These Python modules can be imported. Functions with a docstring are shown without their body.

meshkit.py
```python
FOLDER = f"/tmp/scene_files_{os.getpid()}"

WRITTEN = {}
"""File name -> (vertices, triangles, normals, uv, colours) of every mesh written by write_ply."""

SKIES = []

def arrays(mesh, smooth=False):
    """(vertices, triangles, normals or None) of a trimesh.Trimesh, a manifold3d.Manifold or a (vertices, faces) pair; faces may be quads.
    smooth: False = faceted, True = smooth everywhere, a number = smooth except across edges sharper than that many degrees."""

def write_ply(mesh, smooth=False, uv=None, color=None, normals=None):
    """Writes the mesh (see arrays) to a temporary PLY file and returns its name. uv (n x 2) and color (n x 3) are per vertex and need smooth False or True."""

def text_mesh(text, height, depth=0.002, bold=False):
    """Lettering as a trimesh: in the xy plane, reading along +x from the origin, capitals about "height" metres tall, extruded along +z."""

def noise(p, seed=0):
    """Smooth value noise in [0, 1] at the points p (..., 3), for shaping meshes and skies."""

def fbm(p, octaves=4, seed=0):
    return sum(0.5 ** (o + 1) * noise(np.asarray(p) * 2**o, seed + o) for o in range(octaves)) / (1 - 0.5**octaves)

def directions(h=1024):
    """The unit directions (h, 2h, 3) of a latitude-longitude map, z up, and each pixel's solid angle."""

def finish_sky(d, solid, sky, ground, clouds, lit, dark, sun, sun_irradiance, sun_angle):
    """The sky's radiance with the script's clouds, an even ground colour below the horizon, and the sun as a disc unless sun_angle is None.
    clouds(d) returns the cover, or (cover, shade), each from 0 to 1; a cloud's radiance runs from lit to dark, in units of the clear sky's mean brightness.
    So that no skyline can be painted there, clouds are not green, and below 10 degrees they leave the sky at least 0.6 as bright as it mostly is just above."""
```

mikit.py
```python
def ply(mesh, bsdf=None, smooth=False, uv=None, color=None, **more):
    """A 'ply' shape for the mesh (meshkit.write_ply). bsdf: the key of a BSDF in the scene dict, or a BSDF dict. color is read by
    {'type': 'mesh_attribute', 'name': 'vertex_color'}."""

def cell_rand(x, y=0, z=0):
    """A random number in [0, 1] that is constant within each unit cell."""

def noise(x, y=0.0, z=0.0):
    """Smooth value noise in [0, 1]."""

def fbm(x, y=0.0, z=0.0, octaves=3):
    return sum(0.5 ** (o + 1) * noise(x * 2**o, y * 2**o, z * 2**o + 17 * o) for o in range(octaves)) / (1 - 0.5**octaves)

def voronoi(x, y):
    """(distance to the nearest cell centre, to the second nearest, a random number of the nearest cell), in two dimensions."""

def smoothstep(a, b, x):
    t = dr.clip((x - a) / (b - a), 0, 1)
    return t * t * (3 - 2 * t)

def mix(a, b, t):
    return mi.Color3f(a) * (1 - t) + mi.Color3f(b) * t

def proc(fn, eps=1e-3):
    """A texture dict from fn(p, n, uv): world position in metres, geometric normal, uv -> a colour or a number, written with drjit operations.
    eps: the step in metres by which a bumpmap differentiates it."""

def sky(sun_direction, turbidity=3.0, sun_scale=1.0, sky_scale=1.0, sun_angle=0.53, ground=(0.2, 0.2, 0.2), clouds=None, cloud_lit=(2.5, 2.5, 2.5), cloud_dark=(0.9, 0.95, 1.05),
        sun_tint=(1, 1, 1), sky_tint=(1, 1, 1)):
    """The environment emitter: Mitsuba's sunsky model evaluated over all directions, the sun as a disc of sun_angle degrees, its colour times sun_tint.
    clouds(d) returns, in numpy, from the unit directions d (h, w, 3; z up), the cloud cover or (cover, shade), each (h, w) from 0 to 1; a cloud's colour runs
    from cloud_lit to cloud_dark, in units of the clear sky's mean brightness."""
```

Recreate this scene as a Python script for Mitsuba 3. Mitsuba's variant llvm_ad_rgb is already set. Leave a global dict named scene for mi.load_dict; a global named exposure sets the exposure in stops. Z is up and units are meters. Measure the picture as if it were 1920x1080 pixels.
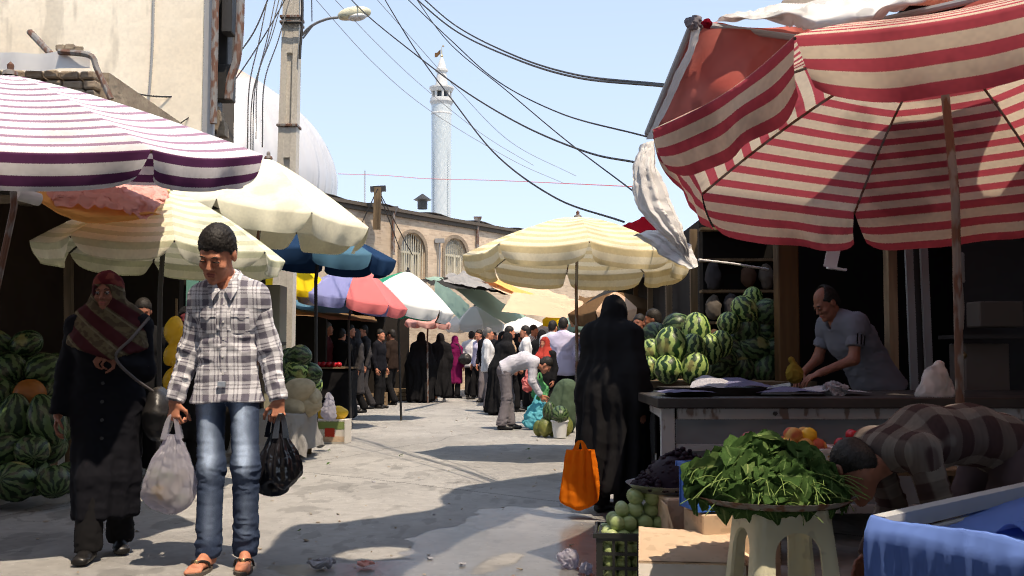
import math
import numpy as np
import trimesh
import drjit as dr
import mitsuba as mi
import mikit
import meshkit
from mikit import proc, noise, fbm, voronoi, cell_rand, smoothstep, mix

scene, labels = {}, {}
T = mi.ScalarTransform4f
RNG = np.random.RandomState(7)

# ------------------------------------------------------------------ camera, sun and sky, exposure
CAM_H, FOCAL, HORIZON = 1.15, 2000.0, 664.0
PITCH = math.atan((HORIZON - 540.0) / FOCAL)
CP, SP = math.cos(PITCH), math.sin(PITCH)
scene['camera'] = {'type': 'perspective', 'fov': 2 * math.degrees(math.atan(960 / FOCAL)), 'fov_axis': 'x',
                   'near_clip': 0.05, 'far_clip': 2000.0,
                   'to_world': T().look_at(origin=[0, 0, CAM_H], target=[0, CP, CAM_H + SP], up=[0, 0, 1])}
SUN = (0.28, -0.42, 1.0)
scene['sky'] = mikit.sky(SUN, turbidity=4.5, sky_scale=1.45, sun_scale=1.0, clouds=lambda d: 0.34 + 0.26 * (1 - np.clip(d[..., 2], 0, 1)) ** 3, cloud_lit=(1.75, 1.95, 2.25), ground=(0.2, 0.19, 0.17))
exposure = 1.82


def W(px, py, y):
    """The point at depth y metres that a pixel of the 1920 x 1080 photograph looks at."""
    d = np.array([px - 960.0, FOCAL * CP - (540.0 - py) * SP, FOCAL * SP + (540.0 - py) * CP])
    return np.array([0, 0, CAM_H]) + d * (y / d[1])


def G(px, py):
    """The point of the ground that a pixel looks at."""
    d = np.array([px - 960.0, FOCAL * CP - (540.0 - py) * SP, FOCAL * SP + (540.0 - py) * CP])
    return np.array([0, 0, CAM_H]) + d * (-CAM_H / d[2])


# ------------------------------------------------------------------ naming and registering
_count = {}


def numbered(key):
    n = _count.get(key, -1) + 1
    _count[key] = n
    return key if n == 0 else f'{key}_{n:03d}'


def tag(key, label=None, cat=None, group=None, kind=None):
    e = labels.setdefault(key, {})
    if label: e['label'] = label
    if cat: e['category'] = cat
    if group: e['group'] = group
    if kind: e['kind'] = kind
    return key


def thing(name, label, cat, group=None):
    return tag(numbered(name), label, cat, group)


def put(parent, name, mesh, mat, smooth=False, uv=None, tw=None, label=None, kind=None):
    """ONE entry of the scene. mesh: a mesh, or a shape dict made by shape()."""
    key = numbered(name if parent is None else parent + '__' + name)
    d = dict(mesh) if isinstance(mesh, dict) else mikit.ply(mesh, mat, smooth=smooth, uv=uv)
    if isinstance(mesh, dict) and mat is not None:
        d['bsdf'] = {'type': 'ref', 'id': mat}
    if tw is not None:
        d['to_world'] = tw
    assert key not in scene, key
    scene[key] = d
    if label or kind: tag(key, label, None, None, kind)
    return key


def solo(name, mesh, mat, label, cat, group=None, **more):
    """A thing that is one mesh."""
    key = put(None, name, mesh, mat, **more)
    return tag(key, label, cat, group)


def struct(name, mesh, mat, **more):
    return tag(put(None, name, mesh, mat, **more), kind='structure')


def TW(loc=(0, 0, 0), rz=0.0, rx=0.0, ry=0.0, sc=(1, 1, 1)):
    t = T().translate(list(map(float, loc)))
    if rz: t = t @ T().rotate([0, 0, 1], rz)
    if ry: t = t @ T().rotate([0, 1, 0], ry)
    if rx: t = t @ T().rotate([1, 0, 0], rx)
    return t @ T().scale([float(s) for s in (sc if np.ndim(sc) else (sc,) * 3)])


# ------------------------------------------------------------------ materials
def rgb(c):
    return {'type': 'rgb', 'value': [float(x) for x in c]}


def tex(c):
    return c if isinstance(c, dict) else rgb(c)


def M(name, color, rough=0.8, spec=0.4, bump=None, **more):
    b = {'type': 'principled', 'base_color': tex(color), 'roughness': tex(rough) if isinstance(rough, dict) else float(rough), 'specular': spec, **more}
    if bump is not None:
        b = {'type': 'bumpmap', 'arbitrary': proc(bump[0], bump[2] if len(bump) > 2 else 2e-3), 'scale': float(bump[1]), 'bsdf': b}
    scene[name] = {'type': 'twosided', 'bsdf': b}
    return name


def cloth(name, color, trans=0.5, rough=0.9):
    """Thin cloth or plastic film that lets some light through."""
    scene[name] = {'type': 'principledthin', 'base_color': tex(color), 'roughness': float(rough), 'diff_trans': float(trans), 'spec_trans': 0.0, 'eta': 1.3}
    return name


def f3(r, g, b):
    return mi.Color3f(r, g, b)


# ------------------------------------------------------------------ mesh tools
def box(c, s, rot=None, bevel=0.0):
    if bevel:
        import manifold3d as m3
        b = min(bevel, min(s) * 0.45)
        pts = []
        for sx in (-1, 1):
            for sy in (-1, 1):
                for sz in (-1, 1):
                    for ax in range(3):
                        p = np.array([sx * (s[0] / 2 - b), sy * (s[1] / 2 - b), sz * (s[2] / 2 - b)])
                        p[ax] += (sx, sy, sz)[ax] * b
                        pts.append(p)
        m = trimesh.Trimesh(*_hull(np.array(pts)), process=False)
    else:
        m = trimesh.creation.box(s)
    if rot is not None:
        m.apply_transform(rot)
    m.apply_translation(c)
    return m


def _hull(p):
    import manifold3d as m3
    g = m3.Manifold.hull_points(np.asarray(p, float)).to_mesh()
    return np.array(g.vert_properties[:, :3], float), np.array(g.tri_verts, int)


def hull(p):
    return trimesh.Trimesh(*_hull(p), process=False)


def join(ms):
    return trimesh.util.concatenate(list(ms))


def rotm(axis, deg):
    return trimesh.transformations.rotation_matrix(math.radians(deg), axis)


def beam(a, b, w, h=None, up=(0, 0, 1)):
    """A rectangular bar from a to b."""
    a, b = np.asarray(a, float), np.asarray(b, float)
    z = (b - a) / np.linalg.norm(b - a)
    x = np.cross(up, z)
    if np.linalg.norm(x) < 1e-6: x = np.array([1.0, 0, 0])
    x /= np.linalg.norm(x)
    y = np.cross(z, x)
    m = trimesh.creation.box([w, h or w, np.linalg.norm(b - a)])
    t = np.eye(4)
    t[:3, 0], t[:3, 1], t[:3, 2], t[:3, 3] = x, y, z, (a + b) / 2
    m.apply_transform(t)
    return m


def tube(points, r, sides=8, cap=True):
    p = np.asarray(points, float)
    r = np.broadcast_to(r, (len(p),))
    t = np.gradient(p, axis=0)
    t /= np.linalg.norm(t, axis=1, keepdims=True) + 1e-12
    ref = np.array([0, 0, 1.0]) if abs(t[:, 2]).mean() < 0.8 else np.array([1.0, 0, 0])
    a = np.cross(t, ref); a /= np.linalg.norm(a, axis=1, keepdims=True) + 1e-12
    b = np.cross(t, a)
    g = np.arange(sides) * 2 * np.pi / sides
    v = p[:, None] + r[:, None, None] * (np.cos(g)[None, :, None] * a[:, None] + np.sin(g)[None, :, None] * b[:, None])
    n = len(p)
    i, j = np.meshgrid(np.arange(n - 1), np.arange(sides), indexing='ij')
    i, j = i.ravel(), j.ravel(); k = (j + 1) % sides
    q = np.stack([i * sides + j, i * sides + k, (i + 1) * sides + k, (i + 1) * sides + j], 1)
    f = np.vstack([q[:, [0, 2, 1]], q[:, [0, 3, 2]]])
    v = v.reshape(-1, 3)
    if cap:
        c0, c1 = len(v), len(v) + 1
        v = np.vstack([v, p[0], p[-1]])
        jj = np.arange(sides); kk = (jj + 1) % sides
        f = np.vstack([f, np.stack([jj * 0 + c0, kk, jj], 1), np.stack([jj * 0 + c1, (n - 1) * sides + jj, (n - 1) * sides + kk], 1)])
    return trimesh.Trimesh(v, f, process=False)


def lathe(prof, sides=32, center=(0, 0, 0)):
    prof = np.asarray(prof, float)
    g = np.arange(sides) * 2 * np.pi / sides
    v = np.stack([prof[:, :1] * np.cos(g), prof[:, :1] * np.sin(g), np.broadcast_to(prof[:, 1:2], (len(prof), sides))], -1)
    i, j = np.meshgrid(np.arange(len(prof) - 1), np.arange(sides), indexing='ij')
    i, j = i.ravel(), j.ravel(); k = (j + 1) % sides
    q = np.stack([i * sides + j, i * sides + k, (i + 1) * sides + k, (i + 1) * sides + j], 1)
    return trimesh.Trimesh(v.reshape(-1, 3) + np.asarray(center), np.vstack([q[:, [0, 1, 2]], q[:, [0, 2, 3]]]), process=False)


def grid_faces(nu, nv):
    i, j = np.meshgrid(np.arange(nu - 1), np.arange(nv - 1), indexing='ij')
    a = (i * nv + j).ravel()
    q = np.stack([a, a + nv, a + nv + 1, a + 1], 1)
    return np.vstack([q[:, [0, 1, 2]], q[:, [0, 2, 3]]])


def patch(fn, nu, nv):
    """A surface fn(u, v) -> (n, 3) over the unit square, with uv."""
    u, v = np.meshgrid(np.linspace(0, 1, nu), np.linspace(0, 1, nv), indexing='ij')
    p = fn(u.ravel(), v.ravel())
    return trimesh.Trimesh(p, grid_faces(nu, nv), process=False), np.stack([u.ravel(), v.ravel()], 1)


def curve(pts, n):
    """A smooth curve through the points (Catmull-Rom)."""
    p = np.asarray(pts, float)
    p = np.vstack([2 * p[0] - p[1], p, 2 * p[-1] - p[-2]])
    s = np.linspace(0, len(p) - 3 - 1e-9, n)
    i = s.astype(int); t = (s - i)[:, None]
    a, b, c, d = p[i], p[i + 1], p[i + 2], p[i + 3]
    return 0.5 * (2 * b + (c - a) * t + (2 * a - 5 * b + 4 * c - d) * t**2 + (3 * b - a - 3 * c + d) * t**3)


def crumple(p, amp, scale, seed=0, ridged=True):
    """Displaces points by noise; ridged gives the sharp creases of plastic film."""
    p = np.asarray(p, float)
    out = p.copy()
    for k in range(3):
        n = meshkit.fbm(p * scale + 31.7 * k, 3, seed + 11 * k)
        n = 1 - 2 * abs(2 * n - 1) ** 0.7 if ridged else 2 * n - 1
        out[:, k] += amp * n
    return out


# ------------------------------------------------------------------ signed distance modelling (bodies, clothes, bags)
def rc(p, a, b, ra, rb):
    a, b = np.asarray(a, float), np.asarray(b, float)
    ba = b - a
    h = np.clip((p - a) @ ba / max(ba @ ba, 1e-12), 0, 1)
    return np.linalg.norm(p - a - h[:, None] * ba, axis=1) - (ra + (rb - ra) * h)


def rcw(p, a, b, ra, rb, L, k, kb=None):
    """As rc, with the section widened k (kb at b) times along L."""
    a, b, L = np.asarray(a, float), np.asarray(b, float), np.asarray(L, float)
    ba = b - a
    h = np.clip((p - a) @ ba / max(ba @ ba, 1e-12), 0, 1)
    q = p - a - h[:, None] * ba
    kk = k + ((k if kb is None else kb) - k) * h
    ql = q @ L
    q = q + (ql / kk - ql)[:, None] * L
    return np.linalg.norm(q, axis=1) - (ra + (rb - ra) * h)


def ell(p, c, r):
    q = p - np.asarray(c, float)
    r = np.asarray(r, float)
    k0 = np.linalg.norm(q / r, axis=1)
    k1 = np.linalg.norm(q / r**2, axis=1)
    return k0 * (k0 - 1) / np.maximum(k1, 1e-9)


def smin(a, b, k):
    h = np.maximum(k - abs(a - b), 0) / k
    return np.minimum(a, b) - h * h * k / 4


def smax(a, b, k):
    return -smin(-a, -b, k)


def sd_mesh(f, lo, hi, res, B=6):
    lo, hi = np.asarray(lo, float) - 2 * res, np.asarray(hi, float) + 2 * res
    nb = np.ceil((hi - lo) / res / B).astype(int) + 1
    bi = np.stack(np.meshgrid(*[np.arange(n) for n in nb], indexing='ij'), -1).reshape(-1, 3)
    dc = f(lo + (bi * B + (B - 1) / 2) * res)
    act = abs(dc) < 0.5 * B * res * 1.732 * 1.5 + 2 * res
    vol = np.where(dc < 0, -1.0, 1.0).astype(np.float32).reshape(nb)
    vol = np.ascontiguousarray(np.broadcast_to(vol[:, None, :, None, :, None], (nb[0], B, nb[1], B, nb[2], B)))
    off = np.stack(np.meshgrid(*[np.arange(B)] * 3, indexing='ij'), -1).reshape(-1, 3)
    ba = bi[act]
    pts = lo + (ba[:, None] * B + off[None]).reshape(-1, 3) * res
    vals = np.concatenate([f(c) for c in np.array_split(pts, max(1, len(pts) // 200000))]).reshape(-1, B, B, B)
    vol[ba[:, 0], :, ba[:, 1], :, ba[:, 2], :] = vals
    vol = vol.reshape(nb * B)
    s = vol < 0
    c = sum(s[i:s.shape[0] - 1 + i, j:s.shape[1] - 1 + j, k:s.shape[2] - 1 + k].astype(np.int8) for i in (0, 1) for j in (0, 1) for k in (0, 1))
    idx = np.argwhere((c > 0) & (c < 8))
    number = np.full(c.shape, -1, np.int32)
    number[tuple(idx.T)] = np.arange(len(idx))
    acc, cnt = np.zeros((len(idx), 3)), np.zeros(len(idx))
    for ax in range(3):
        o1, o2 = [a for a in range(3) if a != ax]
        for d1 in (0, 1):
            for d2 in (0, 1):
                st = np.zeros(3, int); st[o1], st[o2] = d1, d2
                en = st.copy(); en[ax] = 1
                va, vb = vol[tuple((idx + st).T)], vol[tuple((idx + en).T)]
                x = (va < 0) != (vb < 0)
                t = va[x] / (va[x] - vb[x])
                p = np.tile(st.astype(float), (x.sum(), 1)); p[:, ax] = t
                acc[x] += p; cnt[x] += 1
    v = lo + (idx + acc / cnt[:, None]) * res
    faces = []
    for ax in range(3):
        o1, o2 = (ax + 1) % 3, (ax + 2) % 3
        sl0, sl1 = [slice(None)] * 3, [slice(None)] * 3
        sl0[ax], sl1[ax] = slice(0, -1), slice(1, None)
        e = np.argwhere(s[tuple(sl0)] != s[tuple(sl1)])
        e = e[(e[:, o1] > 0) & (e[:, o2] > 0) & (e[:, o1] < s.shape[o1] - 1) & (e[:, o2] < s.shape[o2] - 1)]
        q = []
        for d1, d2 in ((1, 1), (0, 1), (0, 0), (1, 0)):
            cc = e.copy(); cc[:, o1] -= d1; cc[:, o2] -= d2
            q.append(number[tuple(cc.T)])
        q = np.stack(q, 1)
        flip = ~s[tuple(e.T)]
        q[flip] = q[flip][:, ::-1]
        faces.append(q)
    q = np.vstack(faces)
    q = q[(q >= 0).all(1)]
    return trimesh.Trimesh(v, np.vstack([q[:, [0, 1, 2]], q[:, [0, 2, 3]]]), process=False)


def vnormals(m):
    v, f = np.asarray(m.vertices), np.asarray(m.faces)
    n = np.zeros_like(v)
    fn = np.cross(v[f[:, 1]] - v[f[:, 0]], v[f[:, 2]] - v[f[:, 0]])
    for k in range(3): np.add.at(n, f[:, k], fn)
    return n / (np.linalg.norm(n, axis=1, keepdims=True) + 1e-12)


def wrinkle(m, amp, scale, seed=0, mask=None, ridged=True):
    """Folds: moves the vertices along their normals by anisotropic noise."""
    v = np.asarray(m.vertices)
    n = meshkit.fbm(v * np.asarray(scale, float) + seed * 3.1, 2, seed)
    n = 1 - 2 * abs(2 * n - 1) ** 0.8 if ridged else 2 * n - 1
    d = amp * n * (1 if mask is None else mask)
    return trimesh.Trimesh(v + vnormals(m) * d[:, None], m.faces, process=False)


def unit(v):
    v = np.asarray(v, float)
    return v / np.linalg.norm(v)
# ------------------------------------------------------------------ the materials of the place
def lin(r, g, b):
    return tuple((c / 255.0 / 12.92 if c < 11 else ((c / 255.0 + 0.055) / 1.055) ** 2.4) for c in (r, g, b))


def wet_mask(p):
    n = fbm(p.x * 2.3 + 5.0, p.y * 2.0, 0.0, 4)
    def blob(cx, cy, rx, ry):
        return 1.0 - dr.sqrt(dr.square((p.x - cx) / rx) + dr.square((p.y - cy) / ry))
    e = dr.maximum(blob(-0.02, 6.75, 0.62, 1.0), blob(-0.75, 5.75, 0.55, 0.30))
    e = dr.maximum(e, blob(0.30, 5.9, 0.5, 0.8))
    e = dr.maximum(e, blob(0.05, 7.4, 0.75, 0.9) - 0.1)
    return smoothstep(0.0, 0.16, e + (n - 0.5) * 1.5)


def ground_color(p, n, uv):
    a = fbm(p.x * 0.9, p.y * 0.9, 3.0, 4)
    b = fbm(p.x * 14, p.y * 14, 1.0, 3)
    c = mix((0.186, 0.182, 0.175), (0.242, 0.237, 0.227), smoothstep(0.3, 0.7, a))
    c = c * (0.86 + 0.28 * b)
    st = fbm(p.x * 2.6 + 4, p.y * 1.5 + 2, 8.0, 4)
    near = smoothstep(16.0, 8.0, p.y)
    c = c * (1.0 - 0.26 * smoothstep(0.645, 0.70, st) * near)
    st2 = fbm(p.x * 7 + 1, p.y * 3.2, 5.0, 3)
    c = c * (1.0 - 0.2 * smoothstep(0.66, 0.72, st2) * smoothstep(0.42, 0.55, a))
    # an expansion joint and a crack
    d = dr.abs((p.x + 2.8) * 0.656 + (p.y - 11.2) * 0.755 + 0.05 * (fbm(p.x * 3, p.y * 3) - 0.5))
    c = c * (1.0 - 0.45 * smoothstep(0.022, 0.008, d))
    d2 = dr.abs(p.x * 0.93 - 0.36 * (p.y - 17.0) + 0.3 * (fbm(p.x * 1.2, p.y * 1.2, 4.0) - 0.5))
    c = c * (1.0 - 0.35 * smoothstep(0.02, 0.006, d2))
    ck = dr.abs(voronoi(p.x * 0.55 + 0.35 * fbm(p.x * 2, p.y * 2, 2.0, 3), p.y * 0.38 + 0.35 * fbm(p.x * 2, p.y * 2, 9.0, 3))[0] - 0.62)
    c = c * (1.0 - 0.22 * smoothstep(0.010, 0.004, ck) * smoothstep(0.45, 0.6, a))
    # specks of pale grit
    sp = cell_rand(p.x * 60, p.y * 60, 2.0)
    c = c * dr.select(sp > 0.985, 1.15, dr.select(sp < 0.02, 0.85, 1.0))
    w = wet_mask(p)
    return c * (1.0 - 0.38 * w)


def ground_rough(p, n, uv):
    return 0.88 - 0.60 * wet_mask(p)


def ground_bump(p, n, uv):
    w = wet_mask(p)
    return (fbm(p.x * 5, p.y * 5, 0.0, 2) * 0.6 + fbm(p.x * 42, p.y * 42, 0.0, 3) * 0.22) * (1.0 - 0.85 * w)


M('mat_ground', proc(ground_color), proc(ground_rough), spec=0.5, bump=(ground_bump, 0.02, 4e-3))


def plaster_color(p, n, uv):
    a = fbm(p.x * 0.8, p.z * 0.8, p.y * 0.3, 4)
    c = mix((0.74, 0.66, 0.52), (0.83, 0.76, 0.62), smoothstep(0.25, 0.75, a))
    b = fbm(p.x * 5, p.z * 1.1, 2.0, 4)
    c = c * (1.0 - 0.22 * smoothstep(0.58, 0.72, b))
    return c * (0.93 + 0.14 * fbm(p.x * 30, p.z * 30, 0.0, 2))


M('mat_plaster', proc(plaster_color), 0.9, bump=(lambda p, n, uv: fbm(p.x * 8, p.z * 8, p.y * 8, 4), 0.012))


def brick_color(p, n, uv):
    row = dr.floor(uv.y / 0.066)
    x = uv.x / 0.20 + 0.5 * (row - 2 * dr.floor(row / 2))
    fx, fy = x - dr.floor(x), uv.y / 0.066 - row
    k = cell_rand(dr.floor(x), row, 3.0)
    c = mix((0.45, 0.34, 0.24), (0.62, 0.50, 0.37), k)
    mort = dr.maximum(smoothstep(0.07, 0.02, dr.minimum(fx, 1 - fx) * 0.22 / 0.09), smoothstep(0.17, 0.08, dr.minimum(fy, 1 - fy)))
    c = c * (1 - mort) + mi.Color3f(0.55, 0.45, 0.34) * mort
    w = fbm(uv.x * 0.7, uv.y * 0.7, 1.0, 4)
    c = c * (0.7 + 0.55 * w)
    return mix(c, (0.55, 0.43, 0.30), 0.35 * smoothstep(0.55, 0.7, fbm(uv.x * 1.7, uv.y * 0.9, 6.0, 3)))


M('mat_brick', proc(brick_color), 0.9)


def stone_color(p, n, uv):
    return mix((0.17, 0.13, 0.095), (0.33, 0.27, 0.20), fbm(p.x * 7, p.y * 7, p.z * 7, 4)) * (0.8 + 0.4 * fbm(p.x * 40, p.y * 40, p.z * 40, 2))


M('mat_stone', proc(stone_color), 0.95, bump=(lambda p, n, uv: fbm(p.x * 25, p.y * 25, p.z * 25, 3), 0.02))


def stripe(period, a, b, duty=0.5, dirt=0.2, phase=0.0):
    a, b = tuple(a), tuple(b)

    def fn(p, n, uv):
        x = uv.y / period + phase
        x = x - dr.floor(x)
        e = 0.03
        s = smoothstep(0.0, e, x) * smoothstep(duty + e, duty, x)
        c = mix(b, a, s)
        d = fbm(uv.x * 3.0 + period * 70, uv.y * 3.0, 2.0, 4)
        return c * (1.0 - dirt * smoothstep(0.5, 0.75, d)) * (0.95 + 0.1 * fbm(uv.x * 60, uv.y * 60, 0.0, 1))
    return proc(fn)




def purple_cloth(p, n, uv):
    x = uv.y / 0.112
    x = x - dr.floor(x)
    v = smoothstep(-0.03, 0.0, uv.y)
    duty = 0.30 + 0.17 * v
    s = smoothstep(0.0, 0.04, x) * smoothstep(duty + 0.04, duty, x)
    c = mix(mi.Color3f(0.80, 0.78, 0.80), mix((0.36, 0.235, 0.34), (0.13, 0.045, 0.12), v), s)  # canopy stripes painted paler than the valance, standing in for direct sun
    d = fbm(uv.x * 3.0 + 8, uv.y * 3.0, 2.0, 4)
    return c * (1.0 - 0.2 * smoothstep(0.5, 0.75, d)) * (0.95 + 0.1 * fbm(uv.x * 60, uv.y * 60, 0.0, 1))


cloth('cloth_purple', proc(purple_cloth), 0.35)
cloth('cloth_red', stripe(0.118, (0.56, 0.10, 0.135), (0.84, 0.73, 0.58), 0.46, 0.35), 0.9)
cloth('cloth_green', stripe(0.125, (0.60, 0.61, 0.43), (0.80, 0.78, 0.62), 0.45, 0.25), 0.4)
cloth('cloth_cream', stripe(0.15, (0.74, 0.62, 0.36), (0.84, 0.77, 0.58), 0.5, 0.2), 0.55)
cloth('cloth_ivory', stripe(9.0, (0.80, 0.76, 0.58), (0.80, 0.76, 0.58), 0.5, 0.22), 0.22)
cloth('cloth_navy', lin(40, 62, 92), 0.25)
cloth('cloth_teal', lin(84, 120, 142), 0.3)
cloth('cloth_blue', lin(150, 154, 205), 0.4)
cloth('cloth_coral', lin(232, 128, 128), 0.4)
cloth('cloth_white', (0.80, 0.80, 0.78), 0.4)
cloth('cloth_dullwhite', (0.55, 0.54, 0.52), 0.5)
cloth('cloth_mint', lin(60, 150, 120), 0.4)
cloth('cloth_yellow', lin(240, 205, 40), 0.5)
cloth('cloth_pink', lin(225, 170, 160), 0.4)
cloth('cloth_brown', lin(110, 86, 62), 0.35)
cloth('cloth_orange', lin(226, 170, 100), 0.5)
cloth('cloth_peach', lin(214, 180, 150), 0.5)
cloth('cloth_greentarp', lin(150, 175, 160), 0.6)
cloth('cloth_maroon', lin(120, 20, 36), 0.3)


def awning_color(p, n, uv):
    d = fbm(p.x * 2.0, p.y * 2.0, p.z * 2.0, 4)
    c = mix((0.46, 0.105, 0.085), (0.54, 0.18, 0.15), smoothstep(0.3, 0.7, d))
    return c * (1.0 - 0.35 * smoothstep(0.6, 0.7, fbm(p.x * 5, p.y * 5, p.z * 3, 3)))


cloth('cloth_awning', proc(awning_color), 0.75)


def film_color(p, n, uv):
    d = fbm(p.x * 3.0, p.y * 3.0, p.z * 3.0, 4)
    return mix((0.62, 0.61, 0.60), (0.80, 0.79, 0.77), smoothstep(0.35, 0.6, d)) * (1.0 - 0.3 * smoothstep(0.6, 0.72, fbm(p.x * 9, p.y * 9, p.z * 5, 3)))


cloth('film_white', proc(film_color), 0.35, 0.6)
cloth('film_pink', lin(220, 165, 155), 0.35, 0.7)
cloth('film_grey', (0.30, 0.29, 0.28), 0.3, 0.7)
cloth('film_darkgrey', (0.035, 0.034, 0.033), 0.02, 0.85)
cloth('film_brown', (0.040, 0.028, 0.020), 0.03, 0.95)
cloth('film_green', (0.20, 0.24, 0.19), 0.3, 0.8)
cloth('film_blue', (0.17, 0.28, 0.70), 0.35, 0.55)
cloth('bag_clear', (0.74, 0.72, 0.80), 0.9, 0.3)
scene['bag_clear']['spec_trans'] = 0.5
cloth('bag_orange', lin(240, 130, 30), 0.7, 0.35)
cloth('bag_cyan', lin(120, 205, 220), 0.75, 0.35)
cloth('bag_pink', lin(235, 150, 150), 0.7, 0.4)
cloth('bag_green', lin(120, 190, 130), 0.7, 0.4)
M('bag_black', (0.014, 0.013, 0.016), 0.20, 0.7)
M('squash_brown', lin(150, 92, 36), 0.5)
M('counter_top', proc(lambda p, n, uv: mix((0.020, 0.018, 0.017), (0.055, 0.045, 0.04), fbm(p.x * 6, p.y * 6, p.z * 6, 3))), 0.45, 0.4)


def melon(name, dark, light, ripple, n=10):
    def fn(p, nn, uv):
        k = dr.floor(uv.x)
        a = (uv.x - k) * 2 * math.pi
        j = fbm(dr.cos(a) * 2.2 + k * 3.7, dr.sin(a) * 2.2 + k * 1.3, uv.y * 9, 3) - 0.5
        s = dr.sin(a * n + j * 7.0 * ripple)
        wv = 0.12 + 0.5 * (cell_rand(k, 3.0) - 0.5)
        m = smoothstep(wv - 0.28, wv + 0.28, s + j * 0.8)
        c = mix(dark, light, m)
        sp = dr.cos(a - cell_rand(k, 7.0) * 6.28) - 1.6 * dr.square(uv.y * 2 - 1) + 0.35 * j
        c = mix(c, (0.34, 0.30, 0.10), 0.6 * smoothstep(0.86, 0.98, sp))
        c = mix(c, (0.20, 0.17, 0.12), 0.35 * smoothstep(0.55, 0.75, fbm(dr.cos(a) * 3 + k * 2.0, dr.sin(a) * 3, uv.y * 5 + k, 3)))
        return c * (0.82 + 0.36 * fbm(dr.cos(a) * 9 + k, dr.sin(a) * 9, uv.y * 20, 2))
    return M(name, proc(fn), 0.42, 0.4)


melon('melon_striped', (0.012, 0.042, 0.010), (0.30, 0.42, 0.12), 1.0)
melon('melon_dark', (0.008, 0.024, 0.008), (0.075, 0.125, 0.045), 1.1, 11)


def netted_color(p, n, uv):
    k = dr.floor(uv.x)
    a = (uv.x - k) * 2 * math.pi
    v1, v2, r = voronoi(dr.cos(a) * 6 + k * 5, dr.sin(a) * 6 + uv.y * 9)
    base = mix((0.30, 0.22, 0.07), (0.42, 0.36, 0.16), cell_rand(k, 2.0))
    return mix((0.50, 0.46, 0.30), base, smoothstep(0.0, 0.18, v2 - v1))


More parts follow.
